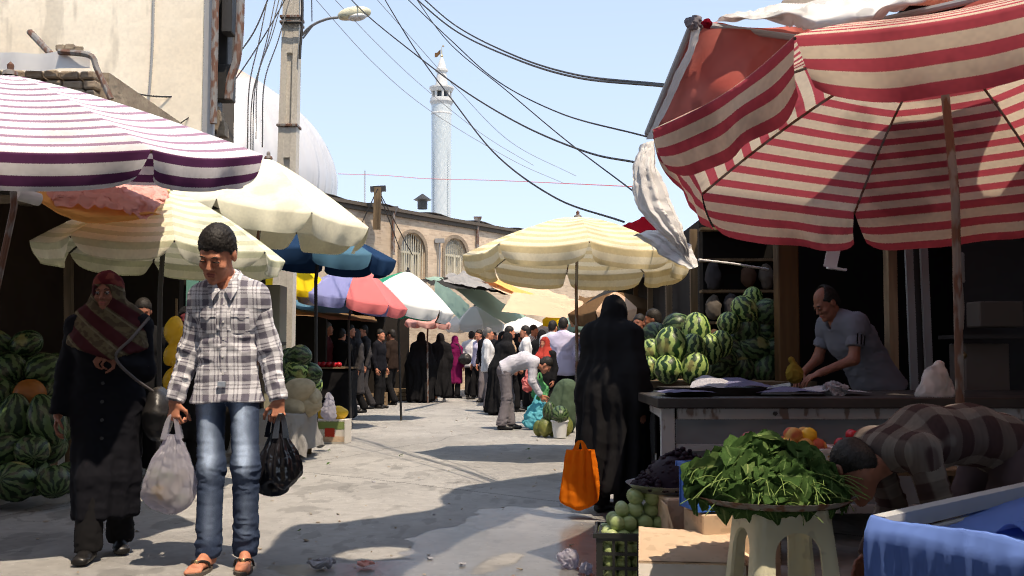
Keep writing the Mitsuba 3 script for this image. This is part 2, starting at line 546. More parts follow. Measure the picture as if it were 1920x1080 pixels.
M('melon_netted', proc(netted_color), 0.7)
M('melon_green', proc(lambda p, n, uv: mix((0.10, 0.13, 0.035), (0.26, 0.25, 0.06), smoothstep(0.2, 0.9, uv.y + 0.5 * (fbm(p.x * 20, p.y * 20, p.z * 20) - 0.5)))), 0.5)
M('melon_yellow', lin(236, 190, 50), 0.45)
M('melon_beige', proc(lambda p, n, uv: mix((0.30, 0.25, 0.16), (0.45, 0.39, 0.27), fbm(p.x * 22, p.y * 22, p.z * 22, 3))), 0.8)


def plaid_color(p, n, uv):
    def bands(x, per, w):
        f = x / per - dr.floor(x / per)
        big = smoothstep(0.0, 0.05, f) * smoothstep(w + 0.05, w, f)
        g = f - 0.66
        thin = smoothstep(0.05, 0.02, dr.abs(g)) + smoothstep(0.05, 0.02, dr.abs(f - 0.84))
        return big * 0.62 + thin * 0.5
    wob = 0.010 * (fbm(p.x * 9, p.y * 9, p.z * 9, 2) - 0.5)
    bu, bv = bands(uv.x + wob, 0.098, 0.36), bands(uv.y + wob, 0.098, 0.36)
    d = bu + bv
    c = mix((0.74, 0.74, 0.78), (0.105, 0.095, 0.135), dr.minimum(d * 0.80, 0.94))
    return c * (0.94 + 0.12 * fbm(uv.x * 160, uv.y * 160, 0.0, 1))


M('shirt_plaid', proc(plaid_color), 0.85, 0.2)


def checks_color(p, n, uv):
    def band(x):
        f = x / 0.125 - dr.floor(x / 0.125)
        return smoothstep(0.0, 0.06, f) * smoothstep(0.56, 0.5, f)
    a, b = band(uv.x), band(uv.y)
    c = mix((0.175, 0.15, 0.13), (0.05, 0.028, 0.027), 0.62 * a + 0.38 * b)
    return c * (0.9 + 0.2 * fbm(uv.x * 120, uv.y * 120, 0.0, 1))


M('shirt_checks', proc(checks_color), 0.9, 0.2)


def denim_color(p, n, uv):
    a = fbm(uv.x * 2.0, uv.y * 7.0, 1.0, 3)
    fade = dr.exp(-dr.square((uv.x + 0.05) / 0.42)) * smoothstep(0.40, 0.60, uv.y) * smoothstep(0.93, 0.80, uv.y)
    fade = fade + 0.22 * dr.exp(-dr.square((uv.x - 0.1) / 0.35)) * smoothstep(0.10, 0.2, uv.y) * smoothstep(0.5, 0.35, uv.y)
    fade = dr.clip(fade * (0.45 + 1.2 * a) + 0.05, 0, 1)
    c = mix((0.016, 0.030, 0.074), (0.42, 0.53, 0.72), fade)
    return c * (0.85 + 0.3 * fbm(uv.x * 40, uv.y * 220, 2.0, 2))


M('denim', proc(denim_color), 0.8, 0.2)


def scarf_color(p, n, uv):
    v = fbm(p.x * 34 + 3, p.y * 34, p.z * 38, 2)
    c = mix((0.125, 0.10, 0.055), (0.075, 0.055, 0.032), smoothstep(0.42, 0.56, v))
    t = (p.x + 2.2) * 0.75 + p.z
    s = t / 0.16 - dr.floor(t / 0.16)
    c = mix(c, (0.055, 0.010, 0.013), smoothstep(0.40, 0.46, s) * smoothstep(0.92, 0.86, s))
    return mix(c, (0.17, 0.145, 0.09), smoothstep(0.05, 0.02, dr.abs(s - 0.33)) * 0.8)


M('scarf_pattern', proc(scarf_color), 0.85, 0.2)
M('scarf_red', proc(lambda p, n, uv: mix((0.085, 0.008, 0.012), (0.17, 0.04, 0.03), smoothstep(0.48, 0.6, fbm(p.x * 25, p.y * 25, p.z * 25, 2)))), 0.85, 0.2)


def wood_color(p, n, uv):
    g = fbm(p.x * 30, p.y * 30, p.z * 2.0, 3)
    return mix((0.085, 0.055, 0.030), (0.22, 0.155, 0.09), g) * (1 - 0.4 * smoothstep(0.55, 0.7, fbm(p.x * 6, p.y * 6, p.z * 1.0 + 4, 3)))


M('wood_old', proc(wood_color), 0.85, 0.3)
M('wood_pale', proc(lambda p, n, uv: wood_color(p, n, uv) * 1.9), 0.85, 0.3)


def paint_white(p, n, uv):
    r = fbm(p.x * 16, p.y * 16, p.z * 5, 4)
    s = smoothstep(0.60, 0.68, r)
    c = mix((0.38, 0.38, 0.39), (0.48, 0.48, 0.48), fbm(p.x * 3, p.y * 3, p.z * 3, 2))
    return mix(c, (0.16, 0.10, 0.07), s * 0.85)


M('paint_chipped', proc(paint_white), 0.5, 0.4)
M('concrete', proc(lambda p, n, uv: mix((0.42, 0.39, 0.335), (0.56, 0.525, 0.46), fbm(p.x * 4, p.y * 4, p.z * 1.2, 4)) * (0.85 + 0.3 * fbm(p.x * 40, p.y * 40, p.z * 40, 2))), 0.9)


def rust_color(p, n, uv):
    return mix((0.20, 0.19, 0.18), (0.13, 0.06, 0.035), smoothstep(0.4, 0.6, fbm(p.x * 25, p.y * 25, p.z * 8, 3)))


M('metal_rusty', proc(rust_color), 0.6, 0.5)
M('metal_grey', (0.30, 0.30, 0.30), 0.45, 0.5)
M('metal_dark', (0.03, 0.028, 0.027), 0.5, 0.5)
M('metal_silver', (0.62, 0.62, 0.62), 0.32, 0.5, metallic=0.9)


def dome_color(p, n, uv):
    c = mix((0.52, 0.505, 0.495), (0.62, 0.605, 0.60), fbm(uv.x * 40, uv.y * 6, 0.0, 3))
    c = c * (1 - 0.35 * smoothstep(0.5, 0.75, fbm(uv.x * 120, uv.y * 1.6, 3.0, 3)) * smoothstep(0.45, 0.05, uv.y))
    t = smoothstep(0.60, 0.80, uv.y + 0.06 * (fbm(uv.x * 30, uv.y * 12, 1.0, 3) - 0.5))
    return mix(c, (0.74, 0.38, 0.16), t * 0.9)


M('dome_metal', proc(dome_color), 0.26, 0.6, metallic=0.2)
M('pane_pale', (0.42, 0.40, 0.35), 0.3, 0.5)
M('tin_white', proc(lambda p, n, uv: mix((0.50, 0.50, 0.50), (0.74, 0.74, 0.73), fbm(p.x * 3, p.y * 3, p.z * 3, 4))), 0.5, 0.5)


def minaret_color(p, n, uv):
    t = uv.x * 9 + uv.y * 12
    a = dr.abs(t - dr.floor(t) - 0.5)
    t2 = uv.x * 9 - uv.y * 12
    b = dr.abs(t2 - dr.floor(t2) - 0.5)
    c = mix((0.50, 0.56, 0.58), (0.62, 0.66, 0.67), fbm(p.x * 0.8, p.y * 0.8, p.z * 0.3, 3))
    pat = smoothstep(0.14, 0.05, dr.minimum(a, b)) * 0.22
    col = mix(c, (0.36, 0.46, 0.52), pat)
    band = uv.x * 4.0 - dr.floor(uv.x * 4.0)
    z = uv.y * 60 - dr.floor(uv.y * 60)
    zig = smoothstep(0.045, 0.02, dr.abs(band - 0.5 - 0.05 * (dr.abs(z - 0.5) * 4 - 1))) * smoothstep(0.75, 0.55, uv.y)
    return mix(col, (0.10, 0.15, 0.20), zig * 0.8)


M('minaret_tile', proc(minaret_color), 0.35, 0.5)
M('minaret_white', (0.62, 0.62, 0.60), 0.5, 0.4)
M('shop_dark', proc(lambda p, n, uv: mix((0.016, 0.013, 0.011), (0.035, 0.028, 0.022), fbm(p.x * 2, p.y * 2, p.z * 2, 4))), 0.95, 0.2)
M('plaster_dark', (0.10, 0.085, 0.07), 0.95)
M('shade_black', (0.008, 0.007, 0.0065), 0.95, 0.2)  # near-black colour stands in for the deep shade inside the shop
M('turquoise_paint', lin(110, 160, 150), 0.6)
M('glass_dark', (0.03, 0.035, 0.04), 0.15, 0.5)
M('glass_panel', proc(lambda p, n, uv: mix((0.17, 0.19, 0.22), (0.26, 0.285, 0.31), fbm(p.x * 4, p.z * 9, 1.0, 3))), 0.25, 0.5)
scene['glass_pane'] = {'type': 'thindielectric'}
M('window_cream', (0.62, 0.58, 0.46), 0.6)
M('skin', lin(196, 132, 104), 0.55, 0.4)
M('skin_painted_shade', lin(140, 90, 70), 0.55, 0.4)  # darker copy of the skin: the shade on these figures is in its colour
M('lips', lin(158, 86, 78), 0.5, 0.4)
M('eye_white', (0.40, 0.36, 0.34), 0.3, 0.4)
M('eye_dark', (0.018, 0.012, 0.010), 0.15, 0.5)
M('hair_black', proc(lambda p, n, uv: mix((0.008, 0.007, 0.006), (0.028, 0.023, 0.02), fbm(p.x * 160, p.y * 160, p.z * 60, 2))), 0.6, 0.35, bump=(lambda p, n, uv: fbm(p.x * 220, p.y * 220, p.z * 70, 2), 0.0022, 1e-3))
M('hair_grey', (0.14, 0.13, 0.125), 0.6)
for nm, c in dict(black=(0.0115, 0.0112, 0.0125), navy=(0.0075, 0.0078, 0.012), magenta=lin(120, 22, 78), white=(0.72, 0.72, 0.74), lilac=lin(205, 200, 226),
                  greytrouser=lin(118, 112, 116), darkgrey=(0.045, 0.042, 0.045), teal=lin(120, 180, 170), brown=lin(78, 58, 46), darkbrown=lin(46, 34, 28), mauve=lin(84, 70, 74), vendorshirt=(0.155, 0.155, 0.18),  # vendorshirt: white cloth greyed to put the shop shade in its colour
                  palegrey=lin(190, 188, 196), blueshirt=lin(92, 110, 150), redscarf=lin(170, 60, 50), maroon=lin(90, 40, 46), tan=lin(190, 160, 130)).items():
    M('wear_' + nm, c, 0.9, 0.15 if nm == 'black' else 0.2)


def vstripe(p, n, uv):
    x = uv.x / 0.05
    f = x - dr.floor(x)
    return mix((0.74, 0.74, 0.76), (0.22, 0.25, 0.34), smoothstep(0.0, 0.1, f) * smoothstep(0.5, 0.4, f))


M('wear_stripes', proc(vstripe), 0.9, 0.2)
M('shoe_black', (0.012, 0.011, 0.011), 0.4, 0.4)
M('shoe_white', (0.62, 0.60, 0.58), 0.6)
M('sandal_sole', (0.10, 0.085, 0.07), 0.7)
M('sandal_strap', (0.03, 0.024, 0.02), 0.5)
M('metal_gold', (0.70, 0.55, 0.28), 0.3, 0.5, metallic=0.9)
M('leather_black', (0.020, 0.019, 0.019), 0.38, 0.5)
M('plastic_cream', proc(lambda p, n, uv: mix((0.62, 0.60, 0.42), (0.72, 0.69, 0.51), fbm(p.x * 5, p.y * 5, p.z * 4, 3)) * (1 - 0.2 * smoothstep(0.6, 0.7, fbm(p.x * 14, p.y * 14, p.z * 14, 3)))), 0.4, 0.4)
M('plastic_black', (0.020, 0.021, 0.019), 0.4, 0.4)
M('plastic_blue', lin(60, 105, 190), 0.45, 0.4)
M('plastic_white', (0.70, 0.70, 0.69), 0.45, 0.4)
M('plastic_red', lin(190, 40, 40), 0.45)
M('cardboard', proc(lambda p, n, uv: mix((0.47, 0.34, 0.225), (0.58, 0.44, 0.31), fbm(p.x * 8, p.y * 8, p.z * 8, 4)) * (1 - 0.14 * smoothstep(0.55, 0.7, fbm(p.x * 25, p.y * 25, p.z * 25, 2)))), 0.9, 0.2)
M('cardboard_white', (0.58, 0.54, 0.48), 0.85, 0.2)
M('print_green', lin(120, 135, 80), 0.8, 0.2)
M('print_red', lin(180, 60, 45), 0.8, 0.2)
M('paper', (0.32, 0.32, 0.35), 0.9, 0.2)
M('paper_blue', lin(96, 96, 122), 0.9, 0.2)
M('apple_green', proc(lambda p, n, uv: mix((0.24, 0.33, 0.10), (0.46, 0.52, 0.26), fbm(p.x * 18, p.y * 18, p.z * 18, 3))), 0.4, 0.4)
M('peach_skin', proc(lambda p, n, uv: mix((0.62, 0.34, 0.10), (0.50, 0.10, 0.05), smoothstep(0.45, 0.62, fbm(p.x * 14, p.y * 14, p.z * 14, 2)))), 0.6, 0.3)
M('fruit_red', lin(176, 26, 40), 0.35, 0.4)
M('fruit_purple', (0.016, 0.007, 0.016), 0.65, 0.2)
M('stem_brown', (0.06, 0.045, 0.02), 0.9)


def leaf_color(p, n, uv):
    k = fbm(p.x * 24, p.y * 24, p.z * 24, 3)
    c = mix((0.040, 0.088, 0.026), (0.095, 0.172, 0.052), k)
    return mix(c, (0.22, 0.32, 0.12), smoothstep(0.08, 0.02, dr.abs(uv.y - 0.5)) * 0.7)


scene['leaf'] = {'type': 'principledthin', 'base_color': proc(leaf_color), 'roughness': 0.45, 'diff_trans': 0.6, 'spec_trans': 0.0, 'eta': 1.4}

scene['leaf_pale'] = {'type': 'principledthin', 'base_color': proc(lambda p, n, uv: leaf_color(p, n, uv) * mi.Color3f(1.9, 1.55, 1.7)), 'roughness': 0.5, 'diff_trans': 0.6, 'spec_trans': 0.0, 'eta': 1.4}
# ------------------------------------------------------------------ the ground
def ground_sheet():
    xs = np.concatenate([[-400, -120, -40], np.linspace(-14, 14, 113), [40, 120, 400]])
    ys = np.concatenate([[-200, -60, -15], np.linspace(-4, 36, 161), [60, 120, 400]])
    x, y = np.meshgrid(xs, ys, indexing='ij')
    p = np.stack([x.ravel(), y.ravel(), 0 * x.ravel()], 1)
    near = np.clip((p[:, 1] - 4) / 3, 0, 1) * (abs(p[:, 0]) < 14) * (p[:, 1] < 36)
    p[:, 2] = near * 0.016 * (meshkit.fbm(p * 0.9, 3, 4) - 0.55)
    return trimesh.Trimesh(p, grid_faces(len(xs), len(ys)), process=False)


struct('ground', ground_sheet(), 'mat_ground', smooth=True)
# raised pavement slab on the left, with kerb stones
kerb_a, kerb_b = G(-330, 1040), G(140, 908)
kd = unit(kerb_b - kerb_a); kn = np.array([-kd[1], kd[0], 0])
pv = np.array([kerb_a + kn * 0.16, kerb_b + kd * 3.5 + kn * 0.16, kerb_b + kd * 3.5 + kn * 6, kerb_a + kn * 6])
struct('pavement', hull(np.vstack([pv + [0, 0, -0.05], pv + [0, 0, 0.085]])), 'concrete')
kl = np.linalg.norm(kerb_b + kd * 3.5 - kerb_a); n = int(kl / 0.55)
for i in range(n):
    a = kerb_a + kd * (kl * i / n + 0.006); b = kerb_a + kd * (kl * (i + 1) / n - 0.006)
    j = RNG.uniform(-0.006, 0.006)
    m = beam(a + kn * (0.08 + j) + [0, 0, 0.045 + j / 2], b + kn * (0.08 + j) + [0, 0, 0.045 - j / 2], 0.16, 0.11)
    put('pavement', 'kerb_stone', m, 'concrete')

# ------------------------------------------------------------------ mosque dome and minaret, far behind
def px_profile(rows, cx, Y):
    return [((x - cx) / FOCAL * Y, W(cx, y, Y)[2]) for y, x in rows]


DY = 72.0
prof = px_profile([(98, 396), (104, 402), (118, 422), (140, 462), (165, 502), (198, 548), (230, 582), (262, 606), (295, 622), (325, 630), (350, 631), (380, 626), (410, 612)], 394, DY)
prof = curve([(r, z, 0) for r, z in prof], 44)[:, :2][::-1]
dome = thing('mosque_dome', 'huge pale metal dome with orange top rising behind the concrete pole', 'dome')
NS = 192
lm = lathe(prof, NS)
v = np.asarray(lm.vertices).reshape(len(prof), NS, 3)
rib = 1 + 0.006 * np.cos(np.arange(NS) * 2 * np.pi / 4)[None, :, None] * np.array([1, 1, 0])
v = v * rib
s = np.linspace(0, 1, len(prof))
uvd = np.stack([np.broadcast_to(np.arange(NS) / NS, (len(prof), NS)), np.broadcast_to(s[:, None], (len(prof), NS))], -1).reshape(-1, 2)
cx = W(394, 300, DY)
put(dome, 'shell', (v.reshape(-1, 3) + [cx[0], DY, 0], lm.faces), 'dome_metal', smooth=True, uv=uvd)
put(dome, 'drum', lathe([(prof[0, 0] * 1.0, 0), (prof[0, 0] * 1.0, prof[0, 1]), (prof[0, 0] * 0.98, prof[0, 1] + 0.1)], 64, (cx[0], DY, 0)), 'minaret_white', smooth=40)
put(dome, 'finial', lathe([(0.16, prof[-1, 1] - 0.2), (0.12, prof[-1, 1] + 0.5), (0.3, prof[-1, 1] + 0.8), (0.05, prof[-1, 1] + 1.2), (0.0, prof[-1, 1] + 2.2)], 16, (cx[0], DY, 0)), 'metal_gold', smooth=True)

MY = 92.0
mc = W(827, 400, MY)
Z = lambda y: W(827, y, MY)[2]
Rr = lambda w: w / 2 / FOCAL * MY
mt = thing('minaret', 'slender pale tiled minaret with a small balcony and pointed top', 'minaret')
ns = 48
sh = [(Rr(37), 0.0)] + [(Rr(36 + 2.5 * t), Z(470) * (1 - t) + Z(197) * t) for t in np.linspace(0, 1, 14)]
lm = lathe(sh, ns)
zz = np.asarray(lm.vertices)[:, 2]
uvm = np.stack([np.tile(np.arange(ns) / ns, len(sh)), np.clip((zz - Z(470)) / (Z(197) - Z(470)), 0, 1)], 1)
lm.apply_translation([mc[0], MY, 0])
put(mt, 'shaft', lm, 'minaret_tile', smooth=True, uv=uvm)
c0 = (mc[0], MY, 0)
put(mt, 'band', lathe([(Rr(38.4), Z(216)), (Rr(39.4), Z(215)), (Rr(39.4), Z(213)), (Rr(38.4), Z(212))], ns, c0), 'minaret_white')
put(mt, 'balcony_floor', lathe([(Rr(38), Z(199)), (Rr(41), Z(195)), (Rr(45), Z(192)), (Rr(45), Z(189)), (0.01, Z(189))], ns, c0), 'minaret_white', smooth=30)
put(mt, 'railing', lathe([(Rr(43), Z(189)), (Rr(43), Z(185)), (Rr(42), Z(185)), (Rr(42), Z(189))], ns, c0), 'minaret_white')
for k in range(8):
    a = k * math.pi / 4 + 0.2
    put(mt, 'column', trimesh.creation.cylinder(Rr(4.5), Z(170) - Z(189), transform=trimesh.transformations.translation_matrix([mc[0] + Rr(34) * math.cos(a), MY + Rr(34) * math.sin(a), (Z(170) + Z(189)) / 2]), sections=10), 'minaret_white')
put(mt, 'core', lathe([(Rr(22), Z(190)), (Rr(22), Z(169))], 24, c0), 'glass_dark', smooth=True)
put(mt, 'canopy', lathe([(0.01, Z(173)), (Rr(40), Z(173)), (Rr(44), Z(169)), (Rr(47), Z(167)), (Rr(47), Z(164)), (Rr(26), Z(163))], ns, c0), 'minaret_white', smooth=30)
put(mt, 'turret', lathe([(Rr(24), Z(164)), (Rr(22), Z(150)), (Rr(18), Z(138)), (Rr(18), Z(136)), (Rr(24), Z(134)), (Rr(24), Z(130)), (Rr(17), Z(128)), (Rr(15), Z(122)), (Rr(8), Z(112)), (Rr(2), Z(106))], 24, c0), 'minaret_white', smooth=35)
put(mt, 'finial', join([lathe([(Rr(2), Z(108)), (Rr(6), Z(105)), (Rr(2), Z(101)), (Rr(1.2), Z(88))], 12, c0), lathe([(0.02, Z(88.5)), (Rr(5), Z(86.5)), (0.02, Z(84.5))], 12, (mc[0] + 0.12, MY, 0))]), 'metal_gold', smooth=40)
fl, _ = patch(lambda u, v: np.stack([mc[0] - 0.1 - 0.5 * u, MY + 0.1 * np.sin(5 * u), Z(93) - 0.4 * v - 0.35 * u + 0.05 * np.sin(7 * u)], 1), 10, 6)
put(mt, 'flag', fl, 'cloth_brown', smooth=True)

# ------------------------------------------------------------------ brick arcade building at the end of the street
BA, BB = np.array([-5.6, 28.9, 0]), np.array([7.4, 48.4, 0])
bd = unit(BB - BA); bl = np.linalg.norm(BB - BA); bn = np.array([bd[1], -bd[0], 0])
BH = 5.42
from shapely.geometry import Polygon
from shapely import affinity


def along(px):
    """How far along the facade a pixel column crosses it."""
    k = (px - 960) / FOCAL
    return (k * BA[1] - BA[0]) / (bd[0] - k * bd[1])


def face_z(px, py):
    p = BA + bd * along(px)
    return W(px, py, p[1])[2]


def arch_poly(w, z0, z1, n=10):
    """A pointed arch opening, centred at x = 0."""
    h = z1 - z0
    zs = z0 + h * 0.60
    pts = [(-w / 2, z0)]
    for t in np.linspace(0, 1, n):
        a = t * math.acos(0.12 / 1.12) if False else t * math.pi / 2
        pts.append((-w / 2 * math.cos(a) ** 0.9, zs + (z1 - zs) * math.sin(a) ** 1.0))
    return Polygon(pts + [(-x, z) for x, z in pts[::-1][1:]])


bt = thing('brick_building', 'low brown brick building with two arched barred windows closing the street', 'building')
wins = []
for x0, x1, y0, y1 in ((749, 796, 437, 522), (832, 874, 447, 522), (941, 978, 458, 525)):
    a0, a1 = along(x0), along(x1); mid = (a0 + a1) / 2
    pm = BA + bd * mid
    wins.append((mid, a1 - a0, W((x0 + x1) / 2, y1, pm[1])[2], W((x0 + x1) / 2, y0, pm[1])[2]))
facade = Polygon([(0, 0), (bl, 0), (bl, BH), (0, BH)])
for mid, w, z0, z1 in wins:
    facade = facade.difference(affinity.translate(arch_poly(w, z0, z1), mid, 0))


def on_facade(m, d=0.0):
    """From (x along, z up, y outwards) to the world."""
    v = np.asarray(m.vertices)
    return trimesh.Trimesh(BA + v[:, :1] * bd + (v[:, 2:3] + d) * bn + v[:, 1:2] * [0, 0, 1], m.faces if True else None, process=False)


fm = trimesh.creation.extrude_polygon(facade, 0.35, engine='earcut')
fm.apply_translation([0, 0, -0.35])
uvf = np.asarray(fm.vertices)[:, :2].copy()
put(bt, 'wall', on_facade(fm), 'mat_brick', uv=uvf)
side = [BA - bn * 0.36 - bd * 0.0, BA - bn * 8]
put(bt, 'end_wall', hull([BA - bn * 0.36 + [0, 0, z] for z in (0, BH - 0.01)] + [BA - bn * 8 + [0, 0, z] for z in (0, BH - 0.01)] + [BA + bd * 0.3 - bn * 0.36 + [0, 0, z] for z in (0, BH - 0.01)] + [BA + bd * 0.3 - bn * 8 + [0, 0, z] for z in (0, BH - 0.01)]), 'mat_brick')
put(bt, 'cornice', join([beam(BA - bn * 0.12 + [0, 0, BH - 0.06], BB - bn * 0.12 + [0, 0, BH - 0.06], 0.42, 0.12), beam(BA - bn * 0.12 + [0, 0, BH + 0.055], BB - bn * 0.12 + [0, 0, BH + 0.055], 0.56, 0.1)]), 'plaster_dark')
rf, _ = patch(lambda u, v: BA + u[:, None] * bl * bd + (0.15 - v[:, None] * 6.5) * bn + np.stack([0 * u, 0 * u, BH + 0.13 + 0.16 * np.sin(np.pi * np.clip(v, 0, 1)) * (0.55 + 0.45 * np.sin(u * 9.0 + 1.2)) + 0.05 * np.sin(u * 60)], 1), 90, 12)
put(bt, 'roof_sheet', rf, 'tin_white', smooth=True)
for mid, w, z0, z1 in wins:
    wk = put(bt, 'window', on_facade(trimesh.creation.extrude_polygon(affinity.translate(arch_poly(w, z0, z1).difference(arch_poly(w - 0.10, z0 + 0.05, z1 - 0.06)), mid, 0), 0.08, engine='earcut'), -0.26), 'wood_old')
    put(wk, 'pane', on_facade(trimesh.creation.extrude_polygon(affinity.translate(arch_poly(w - 0.1, z0 + 0.05, z1 - 0.06), mid, 0), 0.02, engine='earcut'), -0.31), 'pane_pale')
    zs = z0 + (z1 - z0) * 0.58
    put(wk, 'transom', on_facade(trimesh.creation.box([w - 0.06, 0.07, 0.09], transform=trimesh.transformations.translation_matrix([mid, zs, -0.2]))), 'window_cream')
    for t in (-0.47, -0.17, 0.17, 0.47):
        put(wk, 'mullion', on_facade(trimesh.creation.box([0.06, zs - z0 - 0.04, 0.07], transform=trimesh.transformations.translation_matrix([mid + t * (w - 0.12), (zs + z0) / 2, -0.2]))), 'window_cream')
    nb = 11
    for k in range(nb):
        t = (k + 0.5) / nb - 0.5
        top = z0 + (z1 - z0) * (0.6 + 0.38 * math.sqrt(max(0, 1 - (2 * t) ** 2)) ** 0.9)
        put(wk, 'bar', on_facade(trimesh.creation.cylinder(0.014, top - z0, sections=6, transform=trimesh.transformations.translation_matrix([mid + t * w, (top + z0) / 2, -0.06]) @ rotm([1, 0, 0], 90))), 'window_cream')
    put(wk, 'sill', on_facade(trimesh.creation.box([w + 0.16, 0.07, 0.2], transform=trimesh.transformations.translation_matrix([mid, z0 - 0.04, -0.04]))), 'plaster_dark')
    ring = arch_poly(w + 0.22, z0, z1 + 0.11).difference(arch_poly(w + 0.01, z0 - 0.2, z1 + 0.005))
    put(wk, 'arch_surround', on_facade(trimesh.creation.extrude_polygon(affinity.translate(ring, mid, 0), 0.06, engine='earcut'), -0.025), 'mat_stone')
for px, y0, y1 in ((732, 400, 478), (891, 418, 470)):
    p0 = BA + bd * along(px) + bn * 0.09
    put(bt, 'downpipe', tube([p0 + [0, 0, face_z(px, y1)], p0 + [0, 0, face_z(px, y0)]], 0.05), 'metal_rusty')
    put(bt, 'hopper', hull([p0 + [dx, dy, face_z(px, y0) + dz] for dx, dy, dz in ((-.14, -.08, .2), (.14, -.08, .2), (-.14, .08, .2), (.14, .08, .2), (-.04, 0, -.1), (.04, 0, -.1))]), 'metal_rusty')
p0 = BA + bd * along(818) + bn * 0.12
put(bt, 'wall_lamp', join([tube([p0 + [0, 0, face_z(818, 520)], p0 + [0, 0, face_z(818, 455)]], 0.025), box(p0 + [0, 0, face_z(818, 452)], (0.3, 0.16, 0.14))]), 'metal_grey')

# a weathered post with guy wires on the roof edge, and an aerial mast
p0 = W(706, 430, 30.6); p1 = W(709, 352, 30.6)
st = thing('roof_post', 'short weathered wooden post with stay wires above the brick building', 'post')
put(st, 'post', beam(p0, p1, 0.20), 'wood_old')
put(st, 'crossbar', beam(p1 + [-0.22, 0, -0.05], p1 + [0.22, 0, -0.02], 0.16), 'metal_dark')
for q in (W(672, 440, 30.9), W(752, 470, 31.5), W(775, 480, 31.8)):
    put(st, 'stay_wire', tube([p1 + [0, -0.1, -0.05], q + [0, -0.3, 0]], 0.016, 5), 'metal_dark')
solo('aerial_mast', tube([W(684, 400, 33), W(684, 320, 33)], 0.02, 5), 'metal_grey', 'thin aerial mast standing on the roof left of the wooden post', 'mast')
rp = [W(855, 394, 38) + [0, 0, 0.0], W(855, 385, 38)]
solo('roof_vent', lathe([(0.16, 0), (0.16, 0.25), (0.3, 0.3), (0.02, 0.5)], 12, W(792, 392, 34.5)), 'metal_dark', 'little dark vent cowl on the pale roof left of the minaret', 'vent', smooth=40)

# ------------------------------------------------------------------ cream building on the left
CY = 13.2
cl, crx = -12.0, W(381, 240, CY)[0]
cb = thing('cream_building', 'tall cream plastered building with dark downpipes at its corner, upper left', 'building')
wall, _ = patch(lambda u, v: np.stack([cl + (crx - cl) * u, CY + 0.015 * (meshkit.fbm(np.stack([u * 30, v * 22, 0 * u], 1), 3, 3) - 0.5), 2.2 + 7.0 * v], 1), 120, 80)
put(cb, 'wall', wall, 'mat_plaster', smooth=True)
put(cb, 'side_wall', box(((cl + crx) / 2, CY + 0.82, 4.7), (crx - cl - 0.06, 1.5, 9.0)), 'plaster_dark')
put(cb, 'wall_cable', tube(curve([W(289, -60, CY - 0.03), W(286, 80, CY - 0.03), W(281, 160, CY - 0.03), W(276, 210, CY - 0.03)], 16), 0.016, 6), 'metal_grey')
gx = crx
put(cb, 'corner_strip', beam([gx + 0.06, CY + 0.02, 1.5], [gx + 0.06, CY + 0.02, 9.2], 0.13, 0.10), 'metal_grey')
put(cb, 'downpipe', tube([[gx + 0.155, CY - 0.1, W(392, 235, CY)[2]], [gx + 0.155, CY - 0.1, 9.0]], 0.045), 'metal_rusty')
# dark shutters and sign boxes that stick out over the street
for x0, x1, y0, y1, yy in ((400, 430, -80, 150, 13.6), (404, 434, 120, 186, 13.5), (414, 436, -60, 60, 13.3), (392, 408, 185, 245, 13.6)):
    a, b = W(x0, y1, yy), W(x1, y0, yy)
    put(cb, 'shutter_panel', box(((a[0] + b[0]) / 2, yy + 0.12, (a[2] + b[2]) / 2), (b[0] - a[0], 0.24, b[2] - a[2]), bevel=0.012), 'metal_dark')
a, b = W(441, 140, 13.25), W(448, -60, 13.25)
put(cb, 'downpipe', tube(curve([W(452, -80, 13.25), W(450, 40, 13.25), W(444, 110, 13.25), W(432, 150, 13.25), W(428, 186, 13.25)], 20), 0.055), 'metal_rusty')
put(cb, 'broken_ledge', join([box(W(398 + 4 * k, 205 + 10 * k, 13.5) + [0, 0.1, 0], (0.10 + 0.03 * (k % 2), 0.2, 0.12)) for k in range(5)]), 'mat_stone')

# the low masonry house in front of it, with its tin flashing
lh = thing('masonry_house', 'low rubble masonry house with a tin flashing under the cream wall', 'house')
LY = 9.6
x_r = W(205, 150, LY)[0]
put(lh, 'wall', box((-8.3 + (x_r + 8.3) / 2, LY + 1.5, (2.6 + W(150, 128, LY)[2]) / 2), (x_r + 8.3 - 0.12, 2.7, W(150, 128, LY)[2] - 2.6)), 'mat_stone')
ztop = W(150, 122, LY)[2]
rows = 5
for r in range(rows):
    z = ztop - 0.04 - 0.088 * (r + 0.5)
    x = -5.1 + 0.05 * (r % 2)
    while x < x_r - 0.2 + 0.018 * r:
        w_ = RNG.uniform(0.10, 0.21)
        m = box((0, 0, 0), (w_ - 0.016, 0.16, 0.076 + RNG.uniform(-0.008, 0.004)), bevel=0.014)
        m = trimesh.Trimesh(crumple(np.asarray(m.vertices), 0.006, 9.0, r), m.faces, process=False)
        m.apply_translation((x + w_ / 2, LY + 0.1 + RNG.uniform(-0.03, 0.02), z + RNG.uniform(-0.006, 0.006)))
        put(lh + '__wall', 'stone', m, 'mat_stone')
        x += w_
fz, _ = patch(lambda u, v: np.stack([-6.4 + (W(172, 100, LY)[0] + 6.4) * u, LY - 0.05 + 0.02 * np.sin(40 * u) + 0.0 * v, ztop - 0.05 + 0.16 * v + 0.015 * np.sin(14 * u)], 1), 60, 5)
put(lh, 'tin_flashing', fz, 'tin_white', smooth=True)
put(lh, 'edge_trim', tube(curve([W(110, 97, LY - 0.1), W(168, 104, LY - 0.1), W(182, 130, LY - 0.1), W(208, 186, LY - 0.1)], 14), 0.028), 'metal_rusty')
put(lh, 'flue_pipe', tube([W(56, 60, LY + 0.3), W(98, 104, LY + 0.1)], 0.032), 'metal_rusty')
